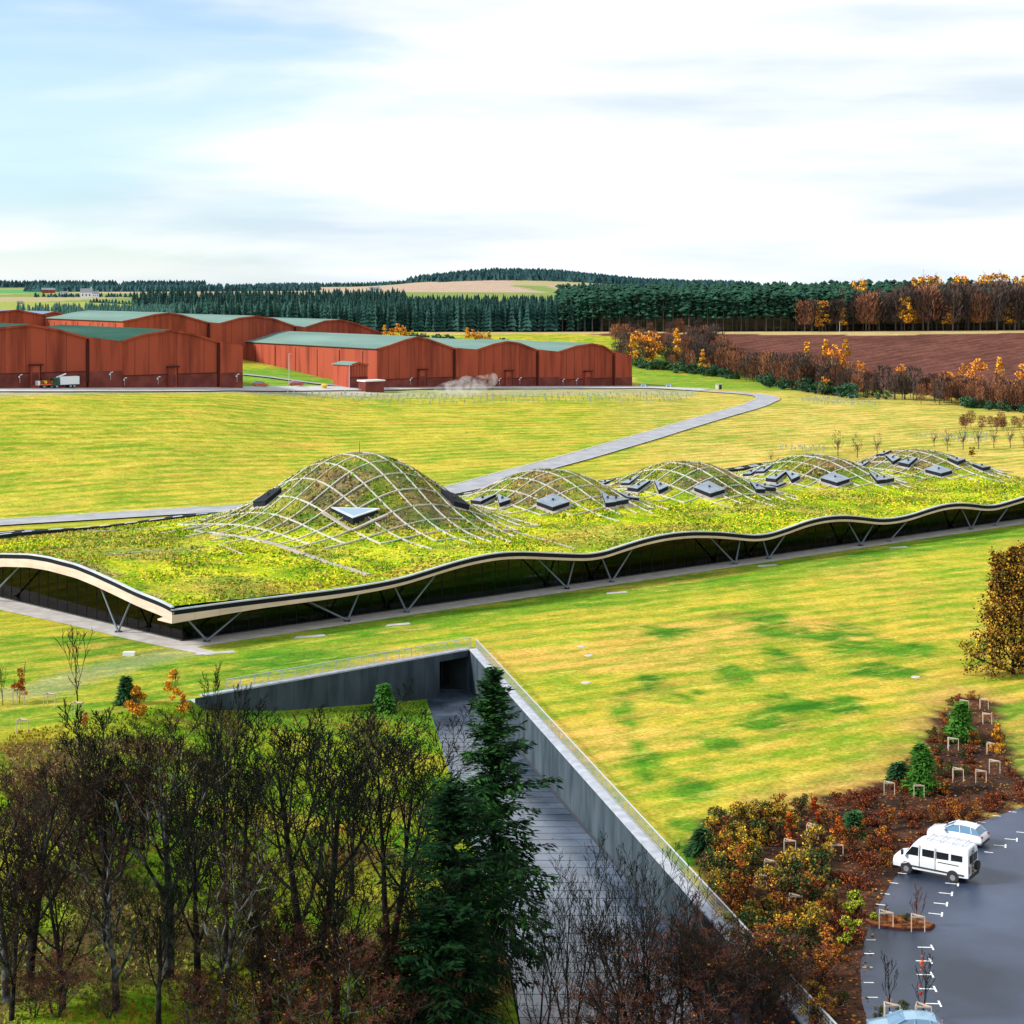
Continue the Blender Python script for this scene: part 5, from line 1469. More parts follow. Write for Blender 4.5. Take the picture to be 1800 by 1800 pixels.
for (px, py, lab, mt) in ((458, 681, 'tiny orange car on the green triangle beside the side road', M['orangep']), (521, 680, 'tiny red car at the mouth of the side road', M['redp'])):
    p = G(px, py); car((p.x, p.y, p.z + 0.35), math.radians(20), lab, mt, M['glassl'])
p = G(570, 684); r = thing('grit_bin', 'round yellow bin beside the terrace road', 'bin', (p.x, p.y, p.z + 0.3)); m_ = MB(); m_.seg((0, 0, 0), (0, 0, 0.8), 0.7, 1.0, 12, cap=True); m_.build('tub', M['yellow'], r); m_ = MB(); m_.seg((0, 0, 0.82), (0, 0, 1.3), 1.05, 0.3, 12, cap=True); m_.build('lid', M['yellow'], r)
for px, lab in ((1131, 'blue road barrier nearest the end of the brick warehouses'), (1175, 'blue road barrier by the bend of the access road')):
    p = G(px, 682); r = thing('road_barrier', lab, 'barrier', (p.x, p.y, p.z + 0.2)); m_ = MB(); m_.box((0, 0, 0.9), (1.8, 0.2, 0.7)); m_.build('board', M['carblue'], r)
    for s in (-0.7, 0.7): m_ = MB(); m_.box((s, 0, 0.4), (0.15, 0.4, 0.9)); m_.build('leg', M['white'], r)
for px, lab, mt in ((1261, 'small white roadside cabinet at the far bend', M['white']), (1267, 'small black roadside cabinet beside the white one', M['black'])):
    p = G(px, 686); r = thing('roadside_cabinet', lab, 'cabinet', (p.x, p.y + 1.0, p.z + 0.25)); m_ = MB(); m_.box((0, 0, 0.8), (0.8, 0.7, 1.6)); m_.build('case', mt, r); m_ = MB(); m_.box((0, 0, 1.7), (0.95, 0.85, 0.15)); m_.build('cap', M['rail'], r)

# ---------------------------------------------------------------- car park markings
def mark(px, py, tee, ang, L=0.62):
    p = G0(px, py, 0.016)
    m_ = MB(); c, s = math.cos(ang), math.sin(ang)
    def q(a, b, z=0.0145): return (p.x + a * c - b * s, p.y + a * s + b * c, z)
    m_.add([q(-L, -0.06), q(L, -0.06), q(L, 0.06), q(-L, 0.06)], [(0, 1, 2, 3)])
    if tee: m_.add([q(L + 0.005, -0.42), q(L + 0.12, -0.42), q(L + 0.12, 0.42), q(L + 0.005, 0.42)], [(0, 1, 2, 3)])
    o = m_.build('bay_marking', M['paint'], park); return o
for i, (x, y) in enumerate([(1625, 1665), (1622, 1689), (1624, 1713), (1629, 1738), (1637, 1764)]): mark(x, y, True, -0.05, 0.42)
for i, (x, y) in enumerate([(1672, 1553), (1661, 1570), (1652, 1588), (1643, 1606), (1756, 1486), (1776, 1475), (1796, 1463)]): mark(x, y, True, -0.30, 0.40)
for i, (x, y) in enumerate([(1531, 1652), (1528, 1676), (1525, 1700), (1527, 1727), (1534, 1753)]): mark(x, y, False, -0.02, 0.30)
for i, (x, y) in enumerate([(1586, 1535), (1571, 1552), (1556, 1571), (1548, 1590), (1738, 1498), (1700, 1456), (1725, 1445), (1752, 1434), (1780, 1427)]): mark(x, y, False, -0.35, 0.30)
# planted island with kerb
isl = [G0(1518, 1620), G0(1530, 1612), G0(1580, 1612), G0(1625, 1620), G0(1644, 1628), G0(1636, 1636), G0(1590, 1636), G0(1535, 1629)]
m_ = MB(); m_.prism([(p.x, p.y) for p in isl], 0.0, 0.12); ki = m_.build('island_kerb', M['brickj']); tag(ki, kind='structure', label='low dark planted island between the parking bays')
cI = sum(isl, Vector()) / len(isl)
m_ = MB(); m_.prism([tuple((cI + (p - cI) * 0.94))[:2] for p in isl], 0.12, 0.17); so = m_.build('island_soil', M_('leafy_soil', (0.045, 0.025, 0.016), 0.95, (0.30, 0.10, 0.03), 3.0)); so.parent = ki

# ---------------------------------------------------------------- timber tree guards
def guard_root(label, w=0.85, h=1.0, wide=1.0):
    r = thing('tree_guard', label, 'tree guard', (0, 0, 0))
    pts_ = [(-w / 2 * wide, -w * 0.28), (w / 2 * wide, -w * 0.34), (-w * 0.30, w * 0.40)]
    for a, b in pts_:
        m_ = MB(); m_.seg((a, b, -0.1), (a, b, h), 0.035, 0.035, 6, cap=True); m_.build('post', M['stake'], r)
    for i in range(3):
        a, b = pts_[i], pts_[(i + 1) % 3]; m_ = MB(); m_.bar((a[0], a[1], h - 0.03), (b[0], b[1], h - 0.03), 0.035, 0.09); m_.build('rail', M['stake'], r)
    return r
GUARDS = [(1694, 1249, 'topmost timber guard at the narrow tip of the shrub bed'), (1729, 1246, 'timber guard beside the tip of the shrub bed, nearest the autumn tree'), (1734, 1272, 'tall timber guard above the orange sapling at the bed edge'), (1674, 1318, 'timber guard on the left edge of the bed above the young pine'), (1742, 1325, 'timber guard half hidden behind the orange sapling'), (1747, 1358, 'rightmost timber guard low in the narrow bed'), (1683, 1372, 'left one of the lower pair of timber guards near the bend'), (1723, 1375, 'right one of the lower pair of timber guards near the bend'), (1562, 1396, 'timber guard left of the young pine on the lawn edge'), (1614, 1400, 'timber guard right of the young pine on the lawn edge'),
          (1428, 1473, 'timber guard under the tall scarlet sapling'), (1387, 1500, 'timber guard left of the scarlet saplings'), (1471, 1507, 'timber guard right of the scarlet saplings'), (1353, 1536, 'timber guard in the middle of the shrub bed among green bushes'), (1336, 1562, 'timber guard nearest the concrete wall in the shrub bed'), (1397, 1600, 'low timber guard deep in the orange bushes'),
          (1556, 1630, 'left timber guard on the parking island'), (1612, 1636, 'right timber guard on the parking island'), (1566, 1796, 'left timber guard by the blue car'), (1622, 1798, 'right timber guard by the blue car'),
          (34, 1237, 'timber guard round the rust coloured sapling at the left edge'), (137, 1258, 'timber guard round the tall bare sapling on the left lawn'), (40, 1288, 'pale timber guard lowest on the left lawn'), (88, 1242, 'timber guard between the two left saplings')]
g0 = guard_root('x')
for i, (px, py, lab) in enumerate(GUARDS):
    p = G(px, py); sc = (0.95 + 0.1 * rnd.random())
    if px < 200: sc *= 1.25
    if i == 0: g = g0; g.location = p; g.scale = (sc,) * 3; g['label'] = lab; g.rotation_euler[2] = 0
    else: g = dup(g0, p, rnd.uniform(-0.15, 0.15), lab, sc=sc)
    g['group'] = 'timber guards round young trees'
# pipes/tubes of the young plantation
def tubes(name, polys, spacing, h, label, ncap):
    m_ = MB(); cnt = 0; V_ = []; F_ = []
    for poly in polys:
        pw = [G(*p) for p in poly]; xs_ = [p.x for p in pw]; ys_ = [p.y for p in pw]
        for x in np.arange(min(xs_), max(xs_), spacing[0]):
            for y in np.arange(min(ys_), max(ys_), spacing[1]):
                xx = x + rnd.uniform(-.5, .5); yy = y + rnd.uniform(-.5, .5)
                if inpoly(np.array([xx]), np.array([yy]), [(p.x, p.y) for p in pw])[0] and rnd.random() < 0.85:
                    z = gzf(xx, yy); b = len(V_); r = 0.07; hh = h * rnd.uniform(0.5, 1.1)
                    for zz in (z - 0.1, z + hh):
                        for k in range(3): V_.append((xx + r * math.cos(k * 2.09), yy + r * math.sin(k * 2.09), zz))
                    for k in range(3):
                        F_ += [(b + k, b + (k + 1) % 3, b + 3 + (k + 1) % 3), (b + k, b + 3 + (k + 1) % 3, b + 3 + k)]
                    if rnd.random() < 0.5:  # a wisp of foliage above the tube
                        b = len(V_); w = rnd.uniform(0.2, 0.45)
                        V_ += [(xx - w, yy, z + hh * 0.6), (xx + w, yy, z + hh * 0.7), (xx, yy + 0.1, z + hh * 1.4)]; F_.append((b, b + 1, b + 2))
    ob = link(bpy.data.objects.new(name, fast_mesh(name, V_, F_, M['tube']))); tag(ob, label, kind='stuff'); return ob
tubes('plantation_tubes', [[(440, 697), (600, 692), (1230, 691), (1205, 706), (900, 709), (760, 713), (620, 706), (500, 699)]], (1.9, 2.6), 0.9, 'rows of pale tree tubes on the crest of the back lawn', 0)
tubes('plantation_tubes', [[(1400, 703), (1450, 698), (1560, 710), (1540, 714), (1440, 712)], [(1356, 792), (1380, 783), (1455, 786), (1450, 797)], [(1590, 768), (1640, 760), (1745, 765), (1755, 776), (1690, 778)]], (1.5, 1.8), 0.8, 'pale tree tubes in patches on the field right of the road bend', 0)

# small things on the lawn: drain covers and a white hut block
for (px, py, w, lab) in ((545, 1117, 1.8, 'flat drain cover in the grass above the left half of the concrete wall'), (700, 1096, 1.5, 'flat drain cover in the grass above the dark doorway wall'), (1085, 1040, 1.5, 'flat drain cover by the pavement, below the second dome'), (1350, 992, 1.6, 'flat drain cover by the pavement, below the fourth dome'), (1580, 960, 1.6, 'flat drain cover by the pavement, farthest right'), (378, 1146, 2.2, 'flat drain cover at the tip of the pavement below the roof corner')):
    p = G0(px, py + 3, 0.02); m_ = MB(); m_.prism([(p.x - w, p.y - 0.8), (p.x + w, p.y + 0.6), (p.x + w * 0.8, p.y + 1.6), (p.x - w * 0.9, p.y + 0.4)], 0.001, 0.05); o = m_.build('drain_cover', M['pave']); tag(o, lab, 'drain cover', 'drain covers along the building front')
for (px, py, lab) in ((1022, 1136, 'small round manhole cover on the straw lawn, upper one'), (1035, 1152, 'small round manhole cover on the straw lawn, middle one'), (1030, 1200, 'small grey manhole cover nearest the fir tree top'), (1610, 1190, 'small white cover on the lawn near the autumn tree')):
    p = G0(px, py, 0.02); m_ = MB(); m_.seg((p.x, p.y, 0.0), (p.x, p.y, 0.06), 0.5, 0.45, 14, cap=True); o = m_.build('manhole_cover', M['pave']); tag(o, lab, 'manhole cover')
p = G0(227, 1152); m_ = MB(); m_.box((p.x, p.y, 0.2), (1.3, 0.6, 0.4)); o = m_.build('stone_block', M['white']); tag(o, 'small white stone block lying on the left lawn by the pavement', 'stone block')

# ---------------------------------------------------------------- far houses and steam
def cottage(px, py, w, hh, label, wm, rm, d=None, wings=1):
    p = G(px, py)
    s = p.y / FOC; w *= s; hh *= s
    r = thing('farmhouse', label, 'house', tuple(p), 0.15)
    m_ = MB(); m_.box((0, 0, hh * 0.3), (w, w * 0.5, hh * 0.6)); m_.build('wall', wm, r)
    m_ = MB(); v = [(-w * .53, -w * .29, hh * .6), (w * .53, -w * .29, hh * .6), (w * .53, w * .29, hh * .6), (-w * .53, w * .29, hh * .6), (-w * .53, 0, hh), (w * .53, 0, hh)]
    m_.add(v, [(0, 1, 5, 4), (2, 3, 4, 5), (0, 4, 3), (1, 2, 5), (3, 2, 1, 0)]); rf = m_.build('roof', rm, r)
    m_ = MB(); m_.box((w * .4, 0, hh * 1.03), (w * .07, w * .09, hh * .25)); m_.build('chimney', wm, rf)
    for k in range(3):
        m_ = MB(); m_.box((-w * .3 + k * w * .3, -w * .252, hh * .32), (w * .1, 0.06, hh * .22)); m_.build('window', M['glassd'], r)
greyroof = M_('slate_roof', (0.16, 0.18, 0.20), 0.6)
cottage(152, 524, 20, 17, 'white gabled farmhouse on the rise left of the far wood', M['white'], greyroof)
cottage(168, 523, 11, 11, 'smaller white house joined beside the gabled farmhouse', M['white'], greyroof)
cottage(113, 519, 13, 7, 'low white farm shed among the far fields', M['white'], greyroof)
cottage(35, 535, 10, 6, 'tiny grey roofed barn in the far left field', M['stake'], greyroof)
cottage(85, 515, 22, 9, 'red farm steading in front of the far hedge', M['brick'], greyroof)
cottage(302, 503, 28, 9, 'long white farmhouse on the skyline', M['white'], greyroof)
cottage(658, 511, 18, 7, 'pale turquoise farm shed on the pinkish far field', M['tube'], M['roofb'])
# white steam drifting low in front of the middle warehouse
vm = bpy.data.materials.new('steam'); vm.use_nodes = True; nt = vm.node_tree; nt.nodes.clear()
o_ = nt.nodes.new('ShaderNodeOutputMaterial'); pv_ = nt.nodes.new('ShaderNodeVolumePrincipled'); pv_.inputs['Color'].default_value = (0.98, 0.95, 0.97, 1); pv_.inputs['Anisotropy'].default_value = 0.0
nz = nt.nodes.new('ShaderNodeTexNoise'); nz.inputs['Scale'].default_value = 0.30; nz.inputs['Detail'].default_value = 7; nz.inputs['Distortion'].default_value = 1.2; tc = nt.nodes.new('ShaderNodeTexCoord'); nt.links.new(tc.outputs['Object'], nz.inputs['Vector'])
mr = nt.nodes.new('ShaderNodeMapRange'); mr.inputs['From Min'].default_value = 0.42; mr.inputs['From Max'].default_value = 0.80; mr.inputs['To Min'].default_value = 0.0; mr.inputs['To Max'].default_value = 0.22
nt.links.new(nz.outputs['Fac'], mr.inputs['Value']); nt.links.new(mr.outputs[0], pv_.inputs['Density']); nt.links.new(pv_.outputs[0], o_.inputs['Volume'])
bm = bmesh.new()
for (px, py, rr, rz) in ((772, 686, 1.3, 1.0), (782, 683, 1.8, 1.3), (795, 682, 2.3, 1.6), (808, 681, 2.6, 1.9), (821, 679, 2.8, 2.3), (834, 679, 2.6, 2.0), (845, 675, 2.3, 1.9), (855, 671, 1.8, 1.6), (865, 667, 1.3, 1.6)):
    a = (px - 900) / FOC; y = 500.0; c = Vector((a * y, y, CAM_H - (py - HORIZON) / FOC * y))
    bmesh.ops.create_icosphere(bm, subdivisions=2, radius=1.0, matrix=Matrix.Translation(c) @ Matrix.Diagonal((rr * 1.4, rr * 1.8, rz * 1.4, 1)))
me = bpy.data.meshes.new('steam_plume'); bm.to_mesh(me); bm.free(); me.materials.append(vm)
st_o = link(bpy.data.objects.new('steam_plume', me)); tag(st_o, 'wisp of white steam blowing low before the middle brick warehouse', kind='stuff')

# ---------------------------------------------------------------- vegetation builders
def perp(d):
    a = d.cross(Vector((0, 0, 1)) if abs(d.z) < 0.95 else Vector((1, 0, 0))); return a.normalized()
def turn(d, ang, az):
    a = perp(d); b = d.cross(a)
    return (d * math.cos(ang) + (a * math.cos(az) + b * math.sin(az)) * math.sin(ang)).normalized()
def bare_tree(seed, H=15.0, counts=(9, 6, 6, 7), spread=0.75, first=0.28, up_=0.10, stems=1, rmin=0.016, droop=0.0, trunk_r=0.26, lenf=(0.62, 0.50, 0.46, 0.42)):
    R = random.Random(seed); T = MB(); K = MB(); tips = []
    def grow(p, d, L, r, lvl):
        ns = (7, 5, 4, 3, 2)[lvl]; r_end = r * (0.25 if lvl == 0 else 0.4)
        pts_ = [p.copy()]; ds = []
        for i in range(ns):
            d = (d + Vector((R.uniform(-1, 1), R.uniform(-1, 1), R.uniform(-.6, .6))) * (0.07 + 0.05 * lvl) + Vector((0, 0, up_ * (1 if lvl else 0.6) - droop * (lvl > 2)))).normalized()
            p = p + d * (L / ns); pts_.append(p.copy()); ds.append(d.copy())
        tgt = T if lvl <= 1 else K
        for i in range(ns):
            ra = max(rmin, lerp(r, r_end, i / ns)); rb = max(rmin * 0.8, lerp(r, r_end, (i + 1) / ns))
            tgt.seg(pts_[i], pts_[i + 1], ra, rb, (7, 5, 4, 3, 3)[lvl], 0 if lvl <= 2 else 1)
        if lvl < len(counts):
            n = counts[lvl]
            f0 = first if lvl == 0 else 0.22
            for k in range(n):
                f = f0 + (1 - f0) * (k + R.uniform(0.1, 0.9)) / n
                i = min(ns - 1, int(f * ns)); q = pts_[i].lerp(pts_[i + 1], f * ns - i)
                ang = R.uniform(0.55, 1.0) * spread * (1.15 - 0.45 * f if lvl == 0 else 1.0)
                cd = turn(ds[i], ang, k * 2.4 + R.uniform(-.5, .5) + seed)
                cl = L * lenf[lvl] * R.uniform(0.7, 1.2) * (1.15 - 0.55 * f)
                grow(q, cd, cl, max(rmin, lerp(r, r_end, f) * 0.55), lvl + 1)
        else:
            tips.append(pts_[-1])
    for s in range(stems):
        a = s * 6.283 / stems + seed
        d = Vector((0, 0, 1)) if stems == 1 else Vector((math.cos(a) * 0.28, math.sin(a) * 0.28, 1)).normalized()
        grow(Vector((0, 0, -0.4)) + (Vector((math.cos(a), math.sin(a), 0)) * 0.25 if stems > 1 else Vector()), d, H * 0.86, trunk_r, 0)
    return T, K, tips
def quads(centers, size, rs, mi_n=1, aspect=1.0, upb=0.0):
    n = len(centers); c = np.asarray(centers, float)
    a = rs.normal(size=(n, 3)); a /= np.linalg.norm(a, axis=1)[:, None]
    b = rs.normal(size=(n, 3)); b[:, 2] += upb; b -= a * (a * b).sum(1)[:, None]; b /= np.linalg.norm(b, axis=1)[:, None]
    s = (size * rs.uniform(0.6, 1.3, n))[:, None]
    V_ = np.stack([c - a * s - b * s * aspect, c + a * s - b * s * aspect * 0.6, c + a * s * 0.7 + b * s * aspect, c - a * s * 0.8 + b * s * aspect * 0.8], 1).reshape(-1, 3)
    F_ = np.arange(n * 4).reshape(n, 4)
    return V_, F_, rs.randint(0, mi_n, n)
def np_obj(name, V_, F_, mats, parent=None, mi=None):
    return link(bpy.data.objects.new(name, fast_mesh(name, V_, F_, mats, mi)), parent)
def tree_from(seed, name, label, cat, barkm, twigm, leaf=None, leaf_n=0, leaf_s=0.1, **kw):
    r = thing(name, label, cat)
    T, K, tips = bare_tree(seed, **kw)
    T.build('trunk', [barkm, barkm], r, smooth=True); K.build('branches', [barkm, twigm], r)
    r['_h'] = float(np.percentile([v[2] for v in K.v], 99.7))
    if leaf:
        rs = np.random.RandomState(seed); t = np.array([tuple(p) for p in tips])
        t = t[rs.randint(0, len(t), leaf_n)] + rs.normal(scale=0.25, size=(leaf_n, 3))
        V_, F_, mi = quads(t, leaf_s, rs, len(leaf)); np_obj('foliage', V_, F_, leaf, r, mi)
    return r
def place(proto, used, x, y, hscale, rz, label, group=None, z=None, xy=1.0):
    p = Vector((x, y, gzf(x, y) if z is None else z))
    sc = (hscale * xy, hscale * xy, hscale)
    if proto.name not in used:
        used.add(proto.name); proto.location = p; proto.rotation_euler = (0, 0, rz); proto.scale = sc; proto['label'] = label
        if group: proto['group'] = group
        return proto
    return dup(proto, p, rz, label, group, sc)
used = set()

# ---- foreground bare trees
FG = [tree_from(3, 'bare_tree', '', 'tree', M['barkl'], M['twigb'], H=15, counts=(9, 7, 6, 6), spread=0.95, first=0.28, trunk_r=0.38, rmin=0.024, lenf=(0.60, 0.56, 0.50, 0.45), up_=0.13),
      tree_from(14, 'bare_tree', '', 'tree', M['bark'], M['twigd'], H=15, counts=(10, 7, 6, 6), spread=0.88, first=0.30, up_=0.20, trunk_r=0.34, rmin=0.024, lenf=(0.60, 0.54, 0.50, 0.45)),
      tree_from(25, 'bare_tree', '', 'tree', M['bark'], M['twigd'], H=15, counts=(7, 6, 6, 6), spread=1.05, first=0.20, up_=0.20, stems=2, trunk_r=0.27, rmin=0.025, lenf=(0.66, 0.56, 0.50, 0.45)),
      tree_from(36, 'bare_tree', '', 'tree', M['barkl'], M['twigr'], H=9, counts=(9, 7, 7, 6), spread=1.0, first=0.10, up_=0.10, stems=3, trunk_r=0.13, rmin=0.013, leaf=[M['rust'], M['amber']], leaf_n=350, leaf_s=0.05),
      tree_from(47, 'bare_tree', '', 'tree', M['bark'], M['twigd'], H=12, counts=(8, 5, 4, 3), spread=0.62, first=0.15, up_=0.16, stems=3, trunk_r=0.10, rmin=0.015),
      tree_from(58, 'bare_tree', '', 'tree', M['bark'], M['twigb'], H=14, counts=(11, 7, 7, 6), spread=0.90, first=0.22, up_=0.16, trunk_r=0.28, rmin=0.018, lenf=(0.60, 0.55, 0.50, 0.45))]
FH = [o['_h'] / 0.97 for o in FG]
for o in FG: del o['_h']
TG = 'bare trees in the foreground below the building'
def fg(k, px, d, top_py, label, wide=1.0, rz=None, grp=TG):
    x = (px - 900) / FOC * d; z = gzf(x, d); top = CAM_H - (top_py - HORIZON) / FOC * d
    return place(FG[k], used, x, d, (top - z) / (FH[k] * 0.97), rnd.uniform(0, 6.28) if rz is None else rz, label, grp, xy=wide)
fg(5, 52, 101, 1325, 'brown crowned bare tree filling the left edge', 1.25)
fg(1, 185, 107, 1238, 'dark bare tree with dense crown near the left corner, below the tall sapling', 1.15)
fg(0, 296, 103, 1250, 'bare tree with greenish lichen bark between the dark crown and the slender leader', 1.1)
fg(1, 345, 100, 1330, 'straight black trunked bare tree left of the big spreading crown', 0.95)
fg(1, 396, 107, 1180, 'slender bare tree whose leader crosses the wall end', 0.55)
fg(2, 545, 108, 1225, 'big spreading black bare tree in front of the concrete wall', 1.25)
fg(0, 470, 99, 1420, 'lichen barked bare tree with crooked limbs at the bottom left of centre', 1.2)
fg(2, 685, 112, 1245, 'spreading bare tree whose right branches reach over the paved court', 1.05)
fg(0, 205, 97, 1460, 'stout forked bare tree standing at the bottom left', 1.1)
fg(5, 110, 97, 1500, 'twiggy bare tree low in the left corner', 1.35)
fg(5, -20, 108, 1300, 'bare tree half cut off by the left edge', 1.2)
fg(0, 12, 98, 1420, 'pale lichen limbed tree leaning in from the left edge', 1.25)
fg(5, 455, 96, 1590, 'russet twiggy small tree at the bottom, left of the red one', 1.3)
fg(3, 600, 96, 1590, 'red twigged small tree with silver branches at the bottom centre', 1.4)
fg(5, 655, 98, 1610, 'red brown bush right of the silver branched one', 1.3)
fg(3, 340, 96, 1690, 'low russet bush at the foot of the straight trunk', 1.3)
fg(4, 1000, 101, 1500, 'slim upright bare stems before the wet paving, nearest the fir', 1.0)
fg(4, 1085, 99, 1450, 'slim upright bare stems before the wet paving, in the middle', 1.0)
fg(4, 1160, 98, 1490, 'slim upright bare stems beside the long concrete wall', 1.1)
fg(4, 940, 97, 1560, 'slim bare stems under the fir on the right', 1.2)
fg(5, 1110, 96, 1600, 'bushy dark bare tree low before the concrete wall', 1.2)
fg(3, 1040, 96, 1710, 'grey brown bush at the bottom centre right of the fir', 1.4)
fg(3, 1200, 97, 1620, 'brown bush over the lower end of the concrete wall', 1.4)
fg(3, 1300, 98, 1605, 'red brown bush hiding the lower railing', 1.7)
fg(5, 1240, 96, 1590, 'twiggy brown tree standing over the low end of the concrete wall', 1.5)
fg(5, 1345, 95.5, 1670, 'brown twiggy tree at the bottom beside the railing', 1.5)
fg(3, 1385, 97.5, 1680, 'red brown bush between railing and shrub bed', 1.3)
fg(3, 1450, 96.5, 1745, 'low red brown bush at the bottom edge by the car park', 1.2)
fg(3, 1130, 95.5, 1735, 'brown bush at the very bottom right of centre', 1.4)
fg(1, 745, 99, 1490, 'thin bare tree between the dark conifer and the spreading tree', 1.0)
fg(1, 430, 118, 1320, 'smaller bare tree deeper on the bank, below the wall end', 1.1)
fg(5, 250, 125, 1280, 'smaller bare tree on the bank below the golden larches', 1.2)
fg(1, 590, 97, 1440, 'bare tree behind the silver branched bush', 1.1)
fg(0, 390, 96, 1480, 'bare tree at the bottom left of centre with twisted upper limbs', 1.1)
fg(1, 280, 96, 1520, 'dark trunked bare tree right of the stout forked one', 1.0)
fg(5, 20, 95.5, 1560, 'twiggy bare tree in the bottom left corner', 1.3)
for px_, tp_, kk_, lb_ in ((100, 1660, 3, 'low brown undergrowth tree second from the bottom left corner'), (400, 1680, 3, 'russet undergrowth between the straight trunk and the red tree'), (530, 1620, 3, 'red twigged undergrowth left of the silver branched tree'), (700, 1680, 3, 'dark red undergrowth at the foot of the black conifer'), (60, 1700, 3, 'russet tangle on the very bottom edge at left'), (190, 1720, 3, 'russet tangle on the bottom edge under the forked tree'), (500, 1725, 5, 'dark tangle on the bottom edge left of centre')):
    fg(kk_, px_, 96.0, tp_, lb_, 1.6)
fg(3, 60, 122, 1330, 'brown twiggy thicket below the pale timber guard', 1.5)
fg(3, 130, 120, 1345, 'brown twiggy thicket right of the pale timber guard', 1.5)
fg(3, 200, 118, 1330, 'brown twiggy thicket below the golden larches', 1.5)
fg(3, 395, 150, 1235, 'small russet tree at the end of the dark concrete wall', 0.9)
fg(3, 640, 150, 1246, 'small rust coloured tree before the concrete wall', 0.7)
fg(2, 500, 128, 1320, 'dark bare tree standing on the bank under the concrete wall', 1.1)
fg(1, 620, 122, 1320, 'dark upright bare tree on the bank near the paved court', 1.0)
fg(2, 330, 130, 1300, 'small dark bare tree on the bank under the wall end', 1.2)

# ---- conifers near the camera
def fir(name, label, H, Rm, seed, mats, whorl=0.42, sparse=0.0, droop=0.35, top_thin=1.0, barem=0.16, dens=1.0, prof=None):
    r = thing(name, label, 'tree')
    R = random.Random(seed); rs = np.random.RandomState(seed)
    T = MB(); T.seg((0, 0, -0.5), (0, 0, H * 0.5), 0.27, 0.16, 8); T.seg((0, 0, H * 0.5), (0, 0, H * 0.99), 0.16, 0.02, 6)
    T.build('trunk', M['bark'], r, smooth=True)
    Bm = MB(); cs = []; dirs = []; wid = []
    z = H * barem
    while z < H * 0.985:
        f = z / H
        env = prof(f) if prof else (1 - f) ** 0.75
        nb = R.randint(5, 8) if f < 0.93 else 4
        for k in range(nb):
            if R.random() < sparse * (1 - f): continue
            L = Rm * env * R.uniform(0.5, 1.28) + 0.15
            az = R.uniform(0, 6.283); el = lerp(-0.12, 0.75, f ** 2.5) + R.uniform(-.1, .12)
            p = Vector((0, 0, z)); d = Vector((math.cos(az) * math.cos(el), math.sin(az) * math.cos(el), math.sin(el)))
            n = max(3, int(L / 0.30)); side = Vector((-math.sin(az), math.cos(az), 0))
            for i in range(n):
                d2 = (d + Vector((0, 0, -droop * (i / n) * (1.1 - f) + (0.30 if i > n * 0.7 else 0)))).normalized()
                q = p + d2 * (L / n); Bm.seg(p, q, 0.045 * (1 - i / n) + 0.012, 0.045 * (1 - (i + 1) / n) + 0.012, 3)
                w = 0.55 * math.sin(min(1, (i + 0.8) / n) * 2.7) * (0.35 + 0.45 * L / Rm) + 0.10
                for j in range(int(6.5 * dens)):
                    s_ = R.choice((-1, 1)); t = R.random()
                    c = p.lerp(q, R.random()) + side * (s_ * w * t * 1.5) + Vector((0, 0, -0.10 * t - R.gauss(0.06, .13)))
                    cs.append(tuple(c)); dd = (d2 * 0.8 + side * s_ * 0.9 + Vector((0, 0, -0.35 + R.uniform(-.2, .2)))); dirs.append(tuple(dd.normalized())); wid.append(R.uniform(0.16, 0.38))
                p = q
        z += whorl * R.uniform(0.7, 1.25) * (0.6 + 0.5 * (1 - f))
    Bm.build('branches', M['bark'], r)
    c = np.array(cs); d = np.array(dirs); w = np.array(wid)[:, None]; n = len(c)
    s = np.cross(d, np.array([0, 0, 1.0]) + rs.normal(scale=0.35, size=(n, 3))); s /= np.linalg.norm(s, axis=1)[:, None]
    V_ = np.stack([c - d * w * 0.9, c + s * w * 0.32, c + d * w * 1.2, c - s * w * 0.32], 1).reshape(-1, 3)
    np_obj('needles', V_, np.arange(n * 4).reshape(n, 4), mats, r, rs.randint(0, len(mats), n))
    return r
def at_px(o, px, d):
    x = (px - 900) / FOC * d; o.location = (x, d, gzf(x, d)); return o
zt = CAM_H - (1172 - HORIZON) / FOC * 108
xf = (868 - 900) / FOC * 108; zb_f = gzf(xf, 108)
def fprof(f):
    return float(np.interp(f, [0.0, 0.2, 0.35, 0.5, 0.62, 0.70, 0.82, 0.9, 1.0], [0.8, 1.0, 1.0, 0.95, 0.92, 0.62, 0.42, 0.30, 0.05]))
at_px(fir('fir_tree', 'tall green fir rising in front of the wet paved court', zt - zb_f, 3.6, 5, [M['fir'], M['firdark'], M['firdark']], prof=fprof, whorl=0.46, sparse=0.42, dens=1.1), 868, 108)
at_px(fir('fir_tree', 'dark shaggy conifer close on the left of the tall green fir', 14.3, 4.5, 9, [M['firdark']], prof=lambda f: float(np.interp(f, [0, 0.3, 0.6, 0.85, 1], [1.0, 1.0, 0.8, 0.45, 0.08])), whorl=0.46, sparse=0.45, dens=0.95), 795, 101)
at_px(fir('fir_tree', 'blackish low conifer at the bottom under the tall green fir', 8.5, 3.9, 19, [M['firdark']], prof=lambda f: float(np.interp(f, [0, 0.3, 0.7, 1], [1.0, 1.0, 0.8, 0.15])), whorl=0.45, sparse=0.3, dens=1.0, barem=0.08), 770, 97)

